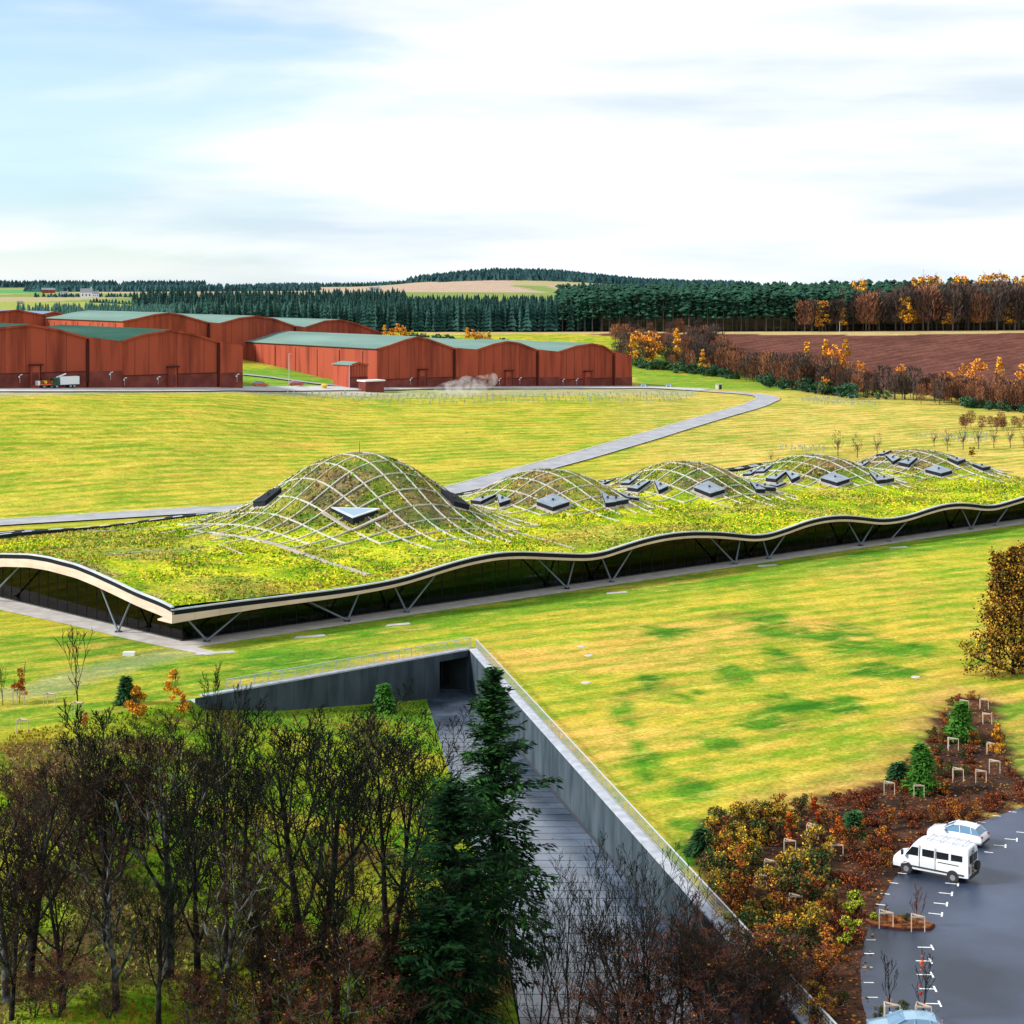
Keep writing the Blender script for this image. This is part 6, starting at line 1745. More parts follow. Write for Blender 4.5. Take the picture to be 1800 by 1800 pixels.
def young_conifer(name, px, py, h_px, label, mat, w=0.42, seed=1):
    p = G(px, py); h = h_px / FOC * p.y
    o = fir(name, label, h, h * w, seed, [mat], whorl=0.16 * h / 3 + 0.06, sparse=0.0, droop=-0.1, barem=0.05, dens=1.3)
    o.location = p
young_conifer('pine_sapling', 675, 1250, 46, 'small light green pine against the concrete wall', M['pineg'], 0.55, 2)
young_conifer('pine_sapling', 222, 1238, 46, 'small dark pine behind the golden larch on the left', M['greenb'], 0.40, 3)
young_conifer('pine_sapling', 1690, 1300, 64, 'young green pine in the narrow tip of the shrub bed', M['pineg'], 0.50, 4)
young_conifer('pine_sapling', 1620, 1392, 84, 'young green pine on the lawn edge between two timber guards', M['pineg'], 0.42, 5)
young_conifer('pine_sapling', 1578, 1378, 34, 'low green pine left of the taller young pine', M['greenb'], 0.6, 6)
young_conifer('pine_sapling', 1500, 1470, 40, 'dark green young pine in the bed right of the scarlet saplings', M['greenb'], 0.45, 7)
young_conifer('pine_sapling', 1235, 1500, 40, 'dark bushy pine at the left corner of the shrub bed', M['greenb'], 0.7, 8)

# ---- leafy trees and shrubs
def leafy(name, cat, seed, H, R_, mats, n, s, twig=M['twigb'], shape='round', clumps=14, trunk_r=0.08, base=0.12, holes=0.0, spread=0.8, counts=(7, 5, 4)):
    r = thing(name, '', cat)
    T, K, tips = bare_tree(seed, H=H * 0.95, counts=counts, spread=spread, first=base, trunk_r=trunk_r, rmin=0.012 * max(1, H / 4), up_=0.12)
    T.build('trunk', [twig, twig], r)
    K.build('branches', [twig, twig], r)
    rs = np.random.RandomState(seed); pts_ = []
    cl = []
    for k in range(clumps):
        f = rs.uniform(base, 1.0)
        if shape == 'round': rr = R_ * math.sqrt(max(0.02, 1 - ((f - 0.5) / 0.56) ** 2))
        elif shape == 'cone': rr = R_ * (1.02 - f) ** 0.9 * 1.1
        else: rr = R_ * (0.35 + 0.65 * math.sin(f * 3.0))
        a = rs.uniform(0, 6.28); q = rr * rs.uniform(0.35, 0.95)
        cl.append((math.cos(a) * q, math.sin(a) * q, f * H, 0.22 * R_ + 0.12 * rr))
    for i in range(n):
        c = cl[rs.randint(len(cl))]; v = rs.normal(size=3); v /= np.linalg.norm(v); q = c[3] * rs.uniform(0.3, 1.25) ** 0.7
        pts_.append((c[0] + v[0] * q, c[1] + v[1] * q, max(0.05, min(H * 1.03, c[2] + v[2] * q * 0.8))))
    V_, F_, mi = quads(pts_, s, rs, len(mats)); np_obj('foliage', V_, F_, mats, r, mi)
    return r
# big autumn trees at the right edge
def big_autumn(px, d, top_py, label, seed, mats, R_, n):
    x = (px - 900) / FOC * d; z = gzf(x, d); H = CAM_H - (top_py - HORIZON) / FOC * d - z
    o = thing('autumn_tree', label, 'tree', (x, d, z))
    T, K, tips = bare_tree(seed, H=H, counts=(24, 8, 7, 5), spread=1.25, first=0.04, up_=0.07, trunk_r=0.3, rmin=0.020, lenf=(0.46, 0.5, 0.46, 0.42))
    hk = H / max(v[2] for v in K.v)
    for q_ in (T, K): q_.v = [(v[0] * 0.78, v[1] * 0.78, v[2] * hk) for v in q_.v]
    tips = [Vector((p.x * 0.78, p.y * 0.78, p.z * hk)) for p in tips]
    T.build('trunk', [M['bark']] * 2, o); K.build('branches', [M['bark'], M['twigd']], o)
    rs = np.random.RandomState(seed); t = np.array([tuple(p) for p in tips]); nn = n
    t = t[rs.randint(0, len(t), nn)] + rs.normal(scale=0.22, size=(nn, 3))
    vz = rs.normal(size=(nn // 4, 3)); vz /= np.linalg.norm(vz, axis=1)[:, None]; ff_ = rs.uniform(0.04, 0.98, nn // 4)
    rr_ = R_ * np.interp(ff_, [0, 0.15, 0.35, 0.6, 0.85, 1.0], [0.55, 0.85, 1.0, 0.85, 0.45, 0.08]) * rs.uniform(0.55, 1.05, nn // 4) * (0.8 + 0.35 * np.sin(ff_ * 23 + 3 * np.arctan2(vz[:, 1], vz[:, 0])))
    aa_ = np.arctan2(vz[:, 1], vz[:, 0]); t = np.concatenate([t[:int(nn * 0.6)], np.column_stack([np.cos(aa_) * rr_, np.sin(aa_) * rr_, ff_ * H])])
    V_, F_, mi = quads(t, 0.10, rs, len(mats)); np_obj('foliage', V_, F_, mats, o, mi)
    return o
big_autumn(1782, 181, 957, 'large amber leaved autumn tree at the right edge of the lawn', 71, [M['amber'], M['olive'], M['twigb'], M['amber'], M['rust'], M['twigd'], M['gold']], 4.0, 27000)
big_autumn(1872, 190, 930, 'orange tree behind the large amber one, cut by the right edge', 72, [M['larch'], M['amber'], M['gold']], 5, 26000)

SG = 'shrubs in the planted bed beside the car park'
SH = {}
for key, mats, H, R_, n, shape, tw, s in (('orange bush', ['rust', 'rust', 'amber', 'larch', 'maroon'], 1.9, 0.95, 700, 'round', 'twigb', 0.052), ('golden bush', ['gold', 'olive', 'amber', 'olive'], 1.8, 1.0, 700, 'round', 'twigb', 0.052), ('green bush', ['greenb', 'olive', 'greenb', 'maroon'], 1.7, 1.0, 700, 'round', 'twigd', 0.052),
                                          ('maroon bush', ['maroon', 'maroon', 'rust'], 1.1, 0.9, 520, 'round', 'twigr', 0.06), ('olive bush', ['olive', 'amber', 'greenb'], 1.6, 0.9, 560, 'round', 'twigb', 0.06), ('brown twiggy bush', ['rust', 'maroon'], 2.2, 1.1, 170, 'round', 'twigb', 0.045)):
    SH[key] = leafy(key.replace(' ', '_').replace('orange_bush', 'shrub').replace('golden_bush', 'shrub').replace('green_bush', 'shrub').replace('maroon_bush', 'shrub').replace('olive_bush', 'shrub').replace('brown_twiggy_bush', 'shrub'), 'shrub', hash(key) % 97 if False else len(key) * 7 + len(SH), H, R_, [M[m] for m in mats], n, s, twig=M[tw], shape=shape, clumps=12, trunk_r=0.03, base=0.1, spread=1.0, counts=(8, 5, 5))
def shrub(key, px, py, sc, label, grp=None, wide=1.0):
    p = G(px, py); return place(SH[key], used, p.x, p.y, sc, rnd.uniform(0, 6.28), label, grp, z=p.z - 0.05, xy=wide)
shrub('golden bush', 1297, 1505, 1.15, 'golden leaved bush left in the bed, near the lawn corner')
shrub('golden bush', 1436, 1502, 1.2, 'golden green bush in front of the scarlet saplings')
shrub('olive bush', 1352, 1480, 1.3, 'pale olive bush at the top middle of the bed')
shrub('orange bush', 1262, 1500, 0.9, 'dull orange bush at the left corner of the bed')
shrub('green bush', 1440, 1545, 1.2, 'green bush above the maroon patch')
shrub('green bush', 1395, 1590, 1.2, 'dark green bush in the middle of the orange bushes')
shrub('orange bush', 1290, 1545, 1.2, 'orange bush beside the railing, upper')
shrub('orange bush', 1380, 1640, 1.3, 'orange bush low in the bed, left of the lime bush')
shrub('orange bush', 1312, 1600, 1.3, 'orange bush beside the railing, lower')
shrub('golden bush', 1425, 1660, 1.1, 'yellowish bush low in the middle of the bed')
# lime bushes at the car park corner
lb = leafy('shrub', 'shrub', 91, 1.6, 0.85, [M['lime'], M['lime'], M['olive']], 900, 0.07, clumps=9, trunk_r=0.03)
for i, (px, py, sc, lab) in enumerate(((1506, 1612, 1.0, 'bright lime yellow bush at the car park corner'), (1490, 1648, 0.85, 'yellow green bush below the bright lime one'), (1487, 1668, 0.6, 'small golden bush under the lime bushes'), (1534, 1622, 0.42, 'tiny lime plant at the tip of the parking island'))):
    p = G(px, py); place(lb, used, p.x, p.y, sc, rnd.uniform(0, 6), lab, None, z=p.z)
# generic fill
def in_bed(x, y): return bool(inpoly(np.array([x]), np.array([y]), BED)[0]) and not bool(inpoly(np.array([x]), np.array([y]), PARK)[0])
bxs = [p[0] for p in BED]; bys = [p[1] for p in BED]
placed = []; tries = 0
names = {'orange bush': 'orange and rust leaved bush among its like in the shrub bed', 'golden bush': 'golden olive bush among its like in the shrub bed', 'green bush': 'green bush among the autumn shrubs of the bed', 'maroon bush': 'low dark maroon bush in the bed towards the parked minibus', 'olive bush': 'dull olive bush among the autumn shrubs of the bed', 'brown twiggy bush': 'nearly leafless brown bush in the shrub bed'}
while len(placed) < 235 and tries < 9000:
    tries += 1
    x = rnd.uniform(min(bxs), max(bxs)); y = rnd.uniform(92, 178)
    if not in_bed(x, y): continue
    px = 900 + FOC * x / y; py = HORIZON + FOC * CAM_H / y
    if px > 1830 or py > 1830: continue
    if any((x - a) ** 2 + (y - b) ** 2 < 0.75 for a, b in placed): continue
    if any(abs(px - g_[0]) < 22 and -4 < py - g_[1] < 34 for g_ in GUARDS): continue
    # keep off the kerb
    if not (in_bed(x - 0.6, y) and in_bed(x, y + 0.9) and in_bed(x + 0.7, y)): continue
    right = px > 1440 + (py - 1400) * 0.10
    if py < 1370: ks = ['maroon bush', 'brown twiggy bush', 'maroon bush', 'orange bush', 'green bush']; sc = rnd.uniform(0.4, 0.7)
    elif right: ks = ['maroon bush', 'maroon bush', 'maroon bush', 'brown twiggy bush', 'orange bush']; sc = rnd.uniform(0.45, 0.8)
    elif py < 1530: ks = ['green bush', 'olive bush', 'golden bush', 'orange bush', 'brown twiggy bush', 'green bush', 'maroon bush']; sc = rnd.uniform(0.6, 1.05)
    else: ks = ['orange bush', 'brown twiggy bush', 'golden bush', 'golden bush', 'green bush', 'olive bush', 'brown twiggy bush', 'green bush']; sc = rnd.uniform(0.6, 1.25)
    k = rnd.choice(ks); placed.append((x, y))
    place(SH[k], used, x, y, sc, rnd.uniform(0, 6.28), names[k], SG, z=gzf(x, y) - 0.05, xy=1.1)
# scarlet saplings
def sapling(px, py, h_px, label, mats, n=170, w=0.16, s=0.055, twig='twigr', nm='sapling', shape='cone', seed=1, cat='tree'):
    p = G(px, py); h = h_px / FOC * p.y
    o = leafy(nm, cat, seed, h, h * w, [M[m] for m in mats], n, s, twig=M[twig], shape=shape, clumps=12, trunk_r=0.022 + 0.006 * h, base=0.2, spread=0.5, counts=(7, 4, 3))
    o.location = p; o['label'] = label; return o
sapling(1432, 1462, 64, 'tall scarlet leaved sapling on the upper edge of the bed', ['red', 'red', 'rust'], 900, 0.22, 0.07, seed=11)
sapling(1388, 1490, 60, 'red orange sapling left of the tall scarlet one', ['red', 'larch', 'rust'], 800, 0.26, 0.07, seed=12)
sapling(1473, 1498, 62, 'red orange sapling right of the tall scarlet one', ['red', 'larch', 'rust'], 900, 0.28, 0.07, seed=13)
sapling(1752, 1332, 62, 'bright orange larch sapling at the right edge of the narrow bed', ['larch', 'gold'], 900, 0.30, 0.07, seed=14)
sapling(34, 1236, 66, 'rust leaved sapling standing in a timber guard at the left edge', ['rust', 'larch'], 700, 0.28, 0.07, seed=15)
sapling(137, 1256, 152, 'tall bare sapling in a timber guard on the left lawn', ['olive'], 50, 0.10, seed=16, twig='twigb')
sapling(1612, 1630, 78, 'thin brown sapling in the right guard of the parking island', ['rust'], 12, 0.08, seed=17)
sapling(1560, 1628, 42, 'thin short sapling in the left guard of the parking island', ['rust'], 10, 0.08, seed=18)
sapling(1563, 1790, 118, 'thin leafless sapling left of the red leaved one by the blue car', ['rust'], 14, 0.09, seed=19, twig='twigd')
sapling(1621, 1792, 116, 'thin sapling with a few red leaves by the blue car', ['red'], 60, 0.09, seed=20, twig='twigd')
sapling(240, 1268, 62, 'golden orange larch on the left, brightest of three', ['gold', 'larch', 'larch'], 2200, 0.45, 0.09, seed=21, nm='larch_tree')
sapling(303, 1232, 58, 'slim golden larch beside the left lawn', ['gold', 'larch'], 1000, 0.34, 0.08, seed=22, nm='larch_tree')
sapling(322, 1262, 40, 'small golden larch nearest the end of the concrete wall', ['gold', 'larch'], 900, 0.40, 0.08, seed=23, nm='larch_tree')
sapling(150, 1280, 26, 'small rust bush under the bare sapling', ['rust', 'larch'], 260, 0.6, 0.06, seed=24, nm='shrub', cat='shrub')
sapling(5, 1240, 70, 'thin grey sapling at the very left edge', ['olive'], 60, 0.16, seed=25, twig='twigb')
for i, (px, py, h_, w) in enumerate(((1240, 1420, 28, 0.5), (1245, 1386, 30, 0.6))): pass
# parking island plants and planting by the blue car
for (px, py, key, sc, lab) in ((1576, 1628, 'orange bush', 0.32, 'small rust plants at the left of the parking island'), (1592, 1624, 'green bush', 0.42, 'small green plant in the middle of the parking island'), (1606, 1632, 'orange bush', 0.28, 'small rust plants at the right of the parking island'), (1545, 1788, 'green bush', 0.40, 'small green plant at the left of the blue car'), (1585, 1780, 'green bush', 0.45, 'small green plant above the blue car')):
    shrub(key, px, py, sc, lab)
# fallen leaves over the bed and its kerb
n = 26000; xs_ = npr.uniform(14, 62, n); ys_ = npr.uniform(92, 180, n)
bedm = inpoly(xs_, ys_, BED) & ~inpoly(xs_ - 0.15, ys_, PARK); near = inpoly(xs_ - 0.7, ys_, BED) & inpoly(xs_, ys_, PARK) & (npr.rand(n) < 0.25)
k = bedm | near; xs_, ys_ = xs_[k], ys_[k]
zz = np.where(inpoly(xs_, ys_, PARK), 0.03, 0.05 + 0.12 * npr.rand(len(xs_)))
a = npr.uniform(0, 6.28, len(xs_)); s = npr.uniform(0.05, 0.13, len(xs_)); tz = npr.uniform(-0.05, 0.05, (len(xs_), 4))
V_ = np.stack([np.column_stack([xs_ + np.cos(a + q) * s, ys_ + np.sin(a + q) * s, zz + tz[:, i] * (zz > 0.04)]) for i, q in enumerate((0, 1.57, 3.14, 4.71))], 1).reshape(-1, 3)
o = np_obj('leaf_litter', V_, np.arange(len(V_)).reshape(-1, 4), [M['rust'], M['maroon'], M['amber'], M['twigb'], M['larch']], None, npr.choice([0, 1, 2, 3, 4], len(xs_), p=[.25, .3, .18, .2, .07])); tag(o, 'fallen leaves and stalks covering the shrub bed', kind='stuff')
# rough grass and leaves on the bank
n = 60000; xs_ = npr.uniform(-46, 0, n); ys_ = npr.uniform(84, 188, n)
k = in_sunk(xs_, ys_ + 1.0) & (xs_ < np.interp(ys_, XF_Y, XF_X) - 0.2); xs_, ys_ = xs_[k], ys_[k]; zz = z_sunk(xs_, ys_)
a = npr.uniform(0, 6.28, len(xs_)); s = npr.uniform(0.05, 0.16, len(xs_)); h_ = npr.uniform(0.08, 0.32, len(xs_))
V_ = np.stack([np.column_stack([xs_ - np.cos(a) * s, ys_ - np.sin(a) * s, zz - 0.03]), np.column_stack([xs_ + np.cos(a) * s, ys_ + np.sin(a) * s, zz - 0.03]), np.column_stack([xs_ + npr.normal(0, .1, len(xs_)), ys_ + npr.normal(0, .1, len(xs_)), zz + h_])], 1).reshape(-1, 3)
gm = [M_('bank_grass_green', (0.045, 0.12, 0.012), 0.9, (0.11, 0.20, 0.02), 0.4), M_('bank_grass_yellow', (0.22, 0.24, 0.025), 0.9, (0.30, 0.27, 0.04), 0.4), M['amber']]
pn = vnoise(xs_, ys_, 6, 31) + 0.4 * npr.rand(len(xs_)); mi = np.where(pn > 0.98, 2, np.where(pn > 0.62, 1, 0))
o = np_obj('rough_grass', V_, np.arange(len(V_)).reshape(-1, 3), gm, None, mi); tag(o, 'rough grass and fallen leaves on the bank under the trees', kind='stuff')

def merged(name, proto, child, spots, label):
    """many small trees joined into one mass: spots = (x, y, scale)"""
    Vs_, Fs_ = [], []; off = 0
    for k, (x, y, s) in enumerate(spots):
        me_ = [c for c in proto[k % len(proto)].children if c.name.startswith(child)][0].data
        v = np.empty(len(me_.vertices) * 3, np.float32); me_.vertices.foreach_get('co', v); v = v.reshape(-1, 3)
        f = np.empty(len(me_.loops), np.int32); me_.loops.foreach_get('vertex_index', f); f = f.reshape(-1, 4)
        a = k * 2.39; Vs_.append(np.column_stack([x + (v[:, 0] * math.cos(a) - v[:, 1] * math.sin(a)) * s, y + (v[:, 0] * math.sin(a) + v[:, 1] * math.cos(a)) * s, v[:, 2] * s + gzf(x, y)])); Fs_.append(f + off); off += len(v)
    o = np_obj(name, np.concatenate(Vs_), np.concatenate(Fs_), proto[0].children[0].data.materials[0] if False else [c for c in proto[0].children if c.name.startswith(child)][0].data.materials[0]); tag(o, label, kind='stuff'); return o
# ---- middle distance: hedgerow wood, young trees, orange larches
def far_bare(seed, H, mat, n=230, R_=0.30, trunk=True, w=0.035):
    r = thing('bare_tree', '', 'tree'); R = random.Random(seed); T = MB(); K = MB()
    T.seg((0, 0, -0.3), (0, 0, H * 0.55), 0.022 * H, 0.012 * H, 5)
    for k in range(9):
        a = R.uniform(0, 6.28); f = R.uniform(0.22, 0.5); q = Vector((0, 0, H * f)); d = Vector((math.cos(a) * 0.55, math.sin(a) * 0.55, 1)).normalized()
        e = q + d * H * R.uniform(0.3, 0.5); T.seg(q, e, 0.010 * H, 0.004 * H, 3)
    T.build('trunk', M['trunkfar'], r)
    for i in range(n):
        a = R.uniform(0, 6.28); f = R.uniform(0.22, 0.97); rr = R_ * H * math.sqrt(max(0.03, 1 - ((f - 0.58) / 0.44) ** 2)) * math.sqrt(R.random())
        p = Vector((math.cos(a) * rr, math.sin(a) * rr, f * H)); d = Vector((math.cos(a) * 0.6 + R.uniform(-.3, .3), math.sin(a) * 0.6 + R.uniform(-.3, .3), 1.0)).normalized()
        L = H * R.uniform(0.05, 0.13); s = perp(d) * (w * H * R.uniform(0.15, 0.40)); s = (s * math.cos(a * 3) + d.cross(s) * math.sin(a * 3))
        K.add([tuple(p - s), tuple(p + s), tuple(p + d * L + s * 0.4), tuple(p + d * L - s * 0.4)], [(0, 1, 2, 3)])
    K.build('twigs', mat, r); return r
FB = [far_bare(101, 9, M['grey_twig'], n=420, w=0.05), far_bare(102, 9, M['red_twig'], n=420, w=0.05), far_bare(103, 9, M['red_twig'], R_=0.24, n=380, w=0.05), far_bare(104, 9, M['grey_twig'], R_=0.36, n=460, w=0.05)]
LG = [leafy('larch_tree', 'tree', 111, 8, 2.0, [M['larch'], M['gold'], M['larch']], 520, 0.20, twig=M['trunkfar'], shape='cone', clumps=26, counts=(6, 4)), leafy('larch_tree', 'tree', 112, 8, 2.6, [M['larch'], M['rust'], M['larch']], 520, 0.20, twig=M['trunkfar'], shape='round', clumps=20, counts=(6, 4))]
EV = leafy('evergreen_shrub', 'shrub', 121, 4, 2.2, [M['greenb'], M['spruce2'], M['greenb']], 420, 0.20, twig=M['trunkfar'], shape='round', clumps=16, counts=(5, 4))
hedge = [G(*p) for p in [(1095, 644), (1200, 655), (1280, 663), (1360, 680), (1440, 694), (1520, 700), (1600, 709), (1700, 718), (1800, 727), (1900, 738)]]
hp = smooth_path(hedge, 10)
HC = 0
HG = 'bare trees of the hedgerow wood at the edge of the brown field'
for i in range(420):
    if HC > 135: break
    q = hp[rnd.randrange(len(hp))]; off = rnd.uniform(1.0, 46) ** 1.0
    px = 900 + FOC * q.x / q.y
    if 1560 < px < 1660 and off < 10 and rnd.random() < 0.6: continue
    k = rnd.choice([0, 1, 2, 3, 1] if px < 1450 else [0, 1, 2, 3])
    hgt = float(np.interp(px, [1100, 1280, 1400], [0.68, 0.85, 1.0])) * rnd.uniform(0.75, 1.4) * (0.85 if px > 1500 else 1.0)
    if off > 22 and rnd.random() < (0.25 if px < 1380 else 0.72): continue
    HC += 1
    place(FB[k], used, q.x + rnd.uniform(-2, 2), q.y + off, hgt, rnd.uniform(0, 6.28), ['grey brown bare tree in the hedgerow wood below the brown field', 'red brown bare tree in the hedgerow wood below the brown field', 'slim red brown bare tree in the hedgerow wood', 'broad grey bare tree in the hedgerow wood'][k], HG)
for pr_, n_ in (([FB[1], FB[2]], 150), ([FB[0], FB[3]], 130)):
    sp_ = []
    for i in range(n_):
        q = hp[rnd.randrange(len(hp))]; off = rnd.uniform(3, 30); px = 900 + FOC * q.x / q.y
        if 1550 < px < 1660: continue
        sp_.append((q.x + rnd.uniform(-2, 2), q.y + off * (2.4 if px < 1450 else 1.0), rnd.uniform(0.6, 1.15) * float(np.interp(px, [1100, 1280, 1400], [0.62, 0.8, 1.0])) * (0.85 if px > 1500 else 1.0)))
    merged('hedgerow_thicket', pr_, 'twigs', sp_, 'tangled bare undergrowth between the hedgerow trees')
for (px, py, h_px, k, lab) in [(1112, 640, 52, 0, 'first of the orange larches, just right of the warehouses'), (1124, 632, 50, 1, 'orange larch behind the first one by the warehouses'), (1148, 640, 58, 1, 'reddish orange larch between the warehouses and the pointed one'), (1190, 635, 56, 0, 'pointed orange larch standing alone above the hedgerow'), (1216, 655, 24, 0, 'small orange larch low in the hedgerow, left'), (1235, 657, 42, 0, 'yellow green larch low in the hedgerow'), (1246, 660, 22, 1, 'tiny orange bush low in the hedgerow'), (1418, 668, 66, 0, 'tall golden larch left of the big pair'), (1452, 662, 64, 0, 'left one of the big pair of golden larches'), (1487, 664, 66, 0, 'right one of the big pair of golden larches'), (1470, 664, 58, 1, 'golden larch squeezed between the big pair'), (1337, 668, 22, 1, 'orange bush before the green shrubs'), (1388, 676, 26, 1, 'bright orange bush left above the green shrubs'), (1410, 676, 24, 1, 'bright orange bush right above the green shrubs'), (1449, 694, 32, 1, 'orange bush right of the green shrubs'), (1466, 690, 24, 1, 'low orange bush nearest the field corner'), (1357, 664, 40, 1, 'russet tree above the green shrubs'), (1587, 680, 40, 1, 'rust coloured tree right of the gap in the hedgerow'), (1672, 700, 46, 1, 'rust tree in the right part of the hedgerow'), (1757, 695, 66, 0, 'tall golden larch near the right edge of the hedgerow'), (1716, 690, 60, 1, 'russet tree left of the right hand golden larch'), (1693, 672, 34, 1, 'faded orange tree behind the rust tree'), (1513, 668, 34, 1, 'faded russet tree right of the big pair'), (1800, 700, 60, 1, 'russet tree cut by the right edge')]:
    p = G(px, py); h = h_px / FOC * p.y; place(LG[k], used, p.x, p.y, h / 8.0, rnd.uniform(0, 6.28), lab, 'autumn larches of the hedgerow')
for (a, b, y0, y1, n, sc) in ((1115, 1300, 649, 668, 30, 0.9), (1340, 1500, 680, 702, 40, 1.1), (1690, 1830, 718, 730, 26, 0.8), (1520, 1560, 700, 704, 5, 0.6)):
    for i in range(n):
        px = lerp(a, b, (i + rnd.random()) / n); py = lerp(y0, y1, (px - a) / (b - a)) - rnd.uniform(0, 6)
        p = G(px, py); place(EV, used, p.x, p.y, sc * rnd.uniform(0.6, 1.1), rnd.uniform(0, 6.28), 'dark green evergreen shrub at the front of the hedgerow', 'evergreen shrubs along the hedgerow', xy=1.1)
for i, px in enumerate((676, 690, 703, 712, 722, 735, 748, 765, 785, 822, 835, 848, 860, 880)):
    x = (px - 900) / FOC * 672; k = 1 if i % 3 else 0
    if px in (748, 765, 785, 735, 880): place(EV, used, x, 668, 1.6, rnd.uniform(0, 6), 'green bush showing over the middle warehouse roof', 'green bushes behind the warehouses')
    else: place(LG[k], used, x, 672, rnd.uniform(0.85, 1.25), rnd.uniform(0, 6), 'orange tree top showing over the middle warehouse roof', 'orange trees behind the warehouses')
# row of young trees right of the domes
YT = far_bare(131, 6, M['grey_twig'], n=90, R_=0.20, w=0.03)
ks = [(1473, 802, 46, 'young bare tree behind the fourth dome, left of three'), (1507, 805, 44, 'young bare tree behind the fourth dome, middle of three'), (1542, 802, 42, 'young bare tree behind the fifth dome, right of three'), (1642, 785, 30, 'leaning young bare tree starting the right hand row'), (1665, 793, 38, 'second young bare tree of the right hand row'), (1693, 790, 42, 'third young bare tree of the right hand row'), (1720, 790, 42, 'fourth young bare tree, above the yellow bush'), (1747, 788, 42, 'fifth young bare tree of the right hand row'), (1776, 787, 42, 'last young bare tree near the right edge'), (1355, 813, 22, 'thin young tree between the third and fourth domes'), (1800, 786, 36, 'young tree half cut by the right edge')]
for px, py, h_px, lab in ks:
    p = G(px, py); place(YT, used, p.x, p.y, h_px / FOC * p.y / 6.0, rnd.uniform(0, 6.28), lab, 'young bare trees planted behind the domes')
p = G(1710, 803); o = leafy('shrub', 'shrub', 133, 2.2, 1.0, [M['gold'], M['olive']], 300, 0.13, clumps=8); o.location = p; o['label'] = 'single yellow bush behind the last dome'
for i in range(14):
    px = lerp(1690, 1810, rnd.random()); p = G(px, rnd.uniform(750, 758)); place(FB[1], used, p.x, p.y, rnd.uniform(0.3, 0.5), rnd.uniform(0, 6), 'small reddish bare tree on the field at the right edge', 'small reddish trees at the right edge')

# ---- conifer woods
def conifer_shape(R, H, W, layers, k=8, trunk=0.06):
    """tiered ragged cone as (verts, tris)"""
    v = []; f = []
    for l in range(layers):
        z0 = H * (trunk + (1 - trunk) * l / layers); z1 = H * (trunk + (1 - trunk) * min(1.0, (l + 1.75) / layers)); 
        r0 = W * (1 - l / layers) ** 0.8 + 0.05; b = len(v); v.append((R.uniform(-.05, .05) * W, R.uniform(-.05, .05) * W, z1))
        for i in range(k):
            a = 6.283 * (i + R.uniform(-.25, .25)) / k; r = r0 * (1.15 if i % 2 else 0.62) * R.uniform(0.8, 1.15); v.append((math.cos(a) * r, math.sin(a) * r, z0 - (0.03 * H if i % 2 else -0.01 * H)))
        for i in range(k): f.append((b, b + 1 + i, b + 1 + (i + 1) % k))
    return v, f
def pine_shape(R, H, W):
    """scots pine: bare stem, rounded clumpy crown"""
    v = []; f = []
    for q in range(24):
        zc = H * R.uniform(0.28, 0.95) ** 0.9; rr = W * R.uniform(0.22, 0.44); a = R.uniform(0, 6.28); d = W * R.uniform(0.1, 0.85) * (1.25 - zc / H); c = (math.cos(a) * d, math.sin(a) * d, zc)
        b = len(v); v.append((c[0], c[1], zc + rr * 0.75)); 
        for i in range(7):
            t = 6.283 * i / 7; r = rr * R.uniform(0.55, 1.35); v.append((c[0] + math.cos(t) * r, c[1] + math.sin(t) * r, zc + R.uniform(-.25, .1) * rr))
        v.append((c[0], c[1], zc - rr * 0.4))
        for i in range(7): f.append((b, b + 1 + i, b + 1 + (i + 1) % 7)); f.append((b + 8, b + 1 + (i + 1) % 7, b + 1 + i))
    return v, f
PR = random.Random(5); protos_s = []; protos_p = []
def conif_thing(name, shp, mat, H, tr):
    r = thing(name, '', 'tree'); m_ = MB(); m_.add(*shp); m_.build('crown', mat, r); m_ = MB(); m_.seg((0, 0, -0.5), (0, 0, H * 0.8), tr, tr * 0.4, 5); m_.build('trunk', M['trunkfar'], r); return r
shapes_s = [conifer_shape(PR, PR.uniform(12.5, 15), PR.uniform(2.6, 3.5), 8) for _ in range(4)]; shapes_p = [pine_shape(PR, 17, 3.6) for _ in range(4)]
TS = [conif_thing('spruce_tree', s, M['spruce'], 14, 0.16) for s in shapes_s]; TP = [conif_thing('pine_tree', s, M['pine'], 17, 0.24) for s in shapes_p]
FWD = 'conifers along the front of the dark wood'
cnt = 0
for row in range(3):
    x = -150.0 + row * 1.3
    while x < 150:
        y = 754 + row * 4.2 + rnd.uniform(-1.3, 1.3); px = 900 + FOC * x / y
        if px < 640 and row == 0: x += 3.0; continue
        right = x > 25 + rnd.uniform(-12, 12)
        if right: sc = rnd.uniform(0.88, 1.08) * float(np.interp(px, [900, 1100, 1440], [0.85, 1.0, 1.08])); place(TP[rnd.randrange(4)], used, x, y, sc, rnd.uniform(0, 6), 'tall dark pine with a bare stem at the front of the wood', FWD)
        else: place(TS[rnd.randrange(4)], used, x, y, rnd.uniform(0.85, 1.1), rnd.uniform(0, 6), 'pointed dark spruce at the front of the wood', FWD)
        x += rnd.uniform(2.3, 3.6) if not right else rnd.uniform(2.9, 4.4); cnt += 1
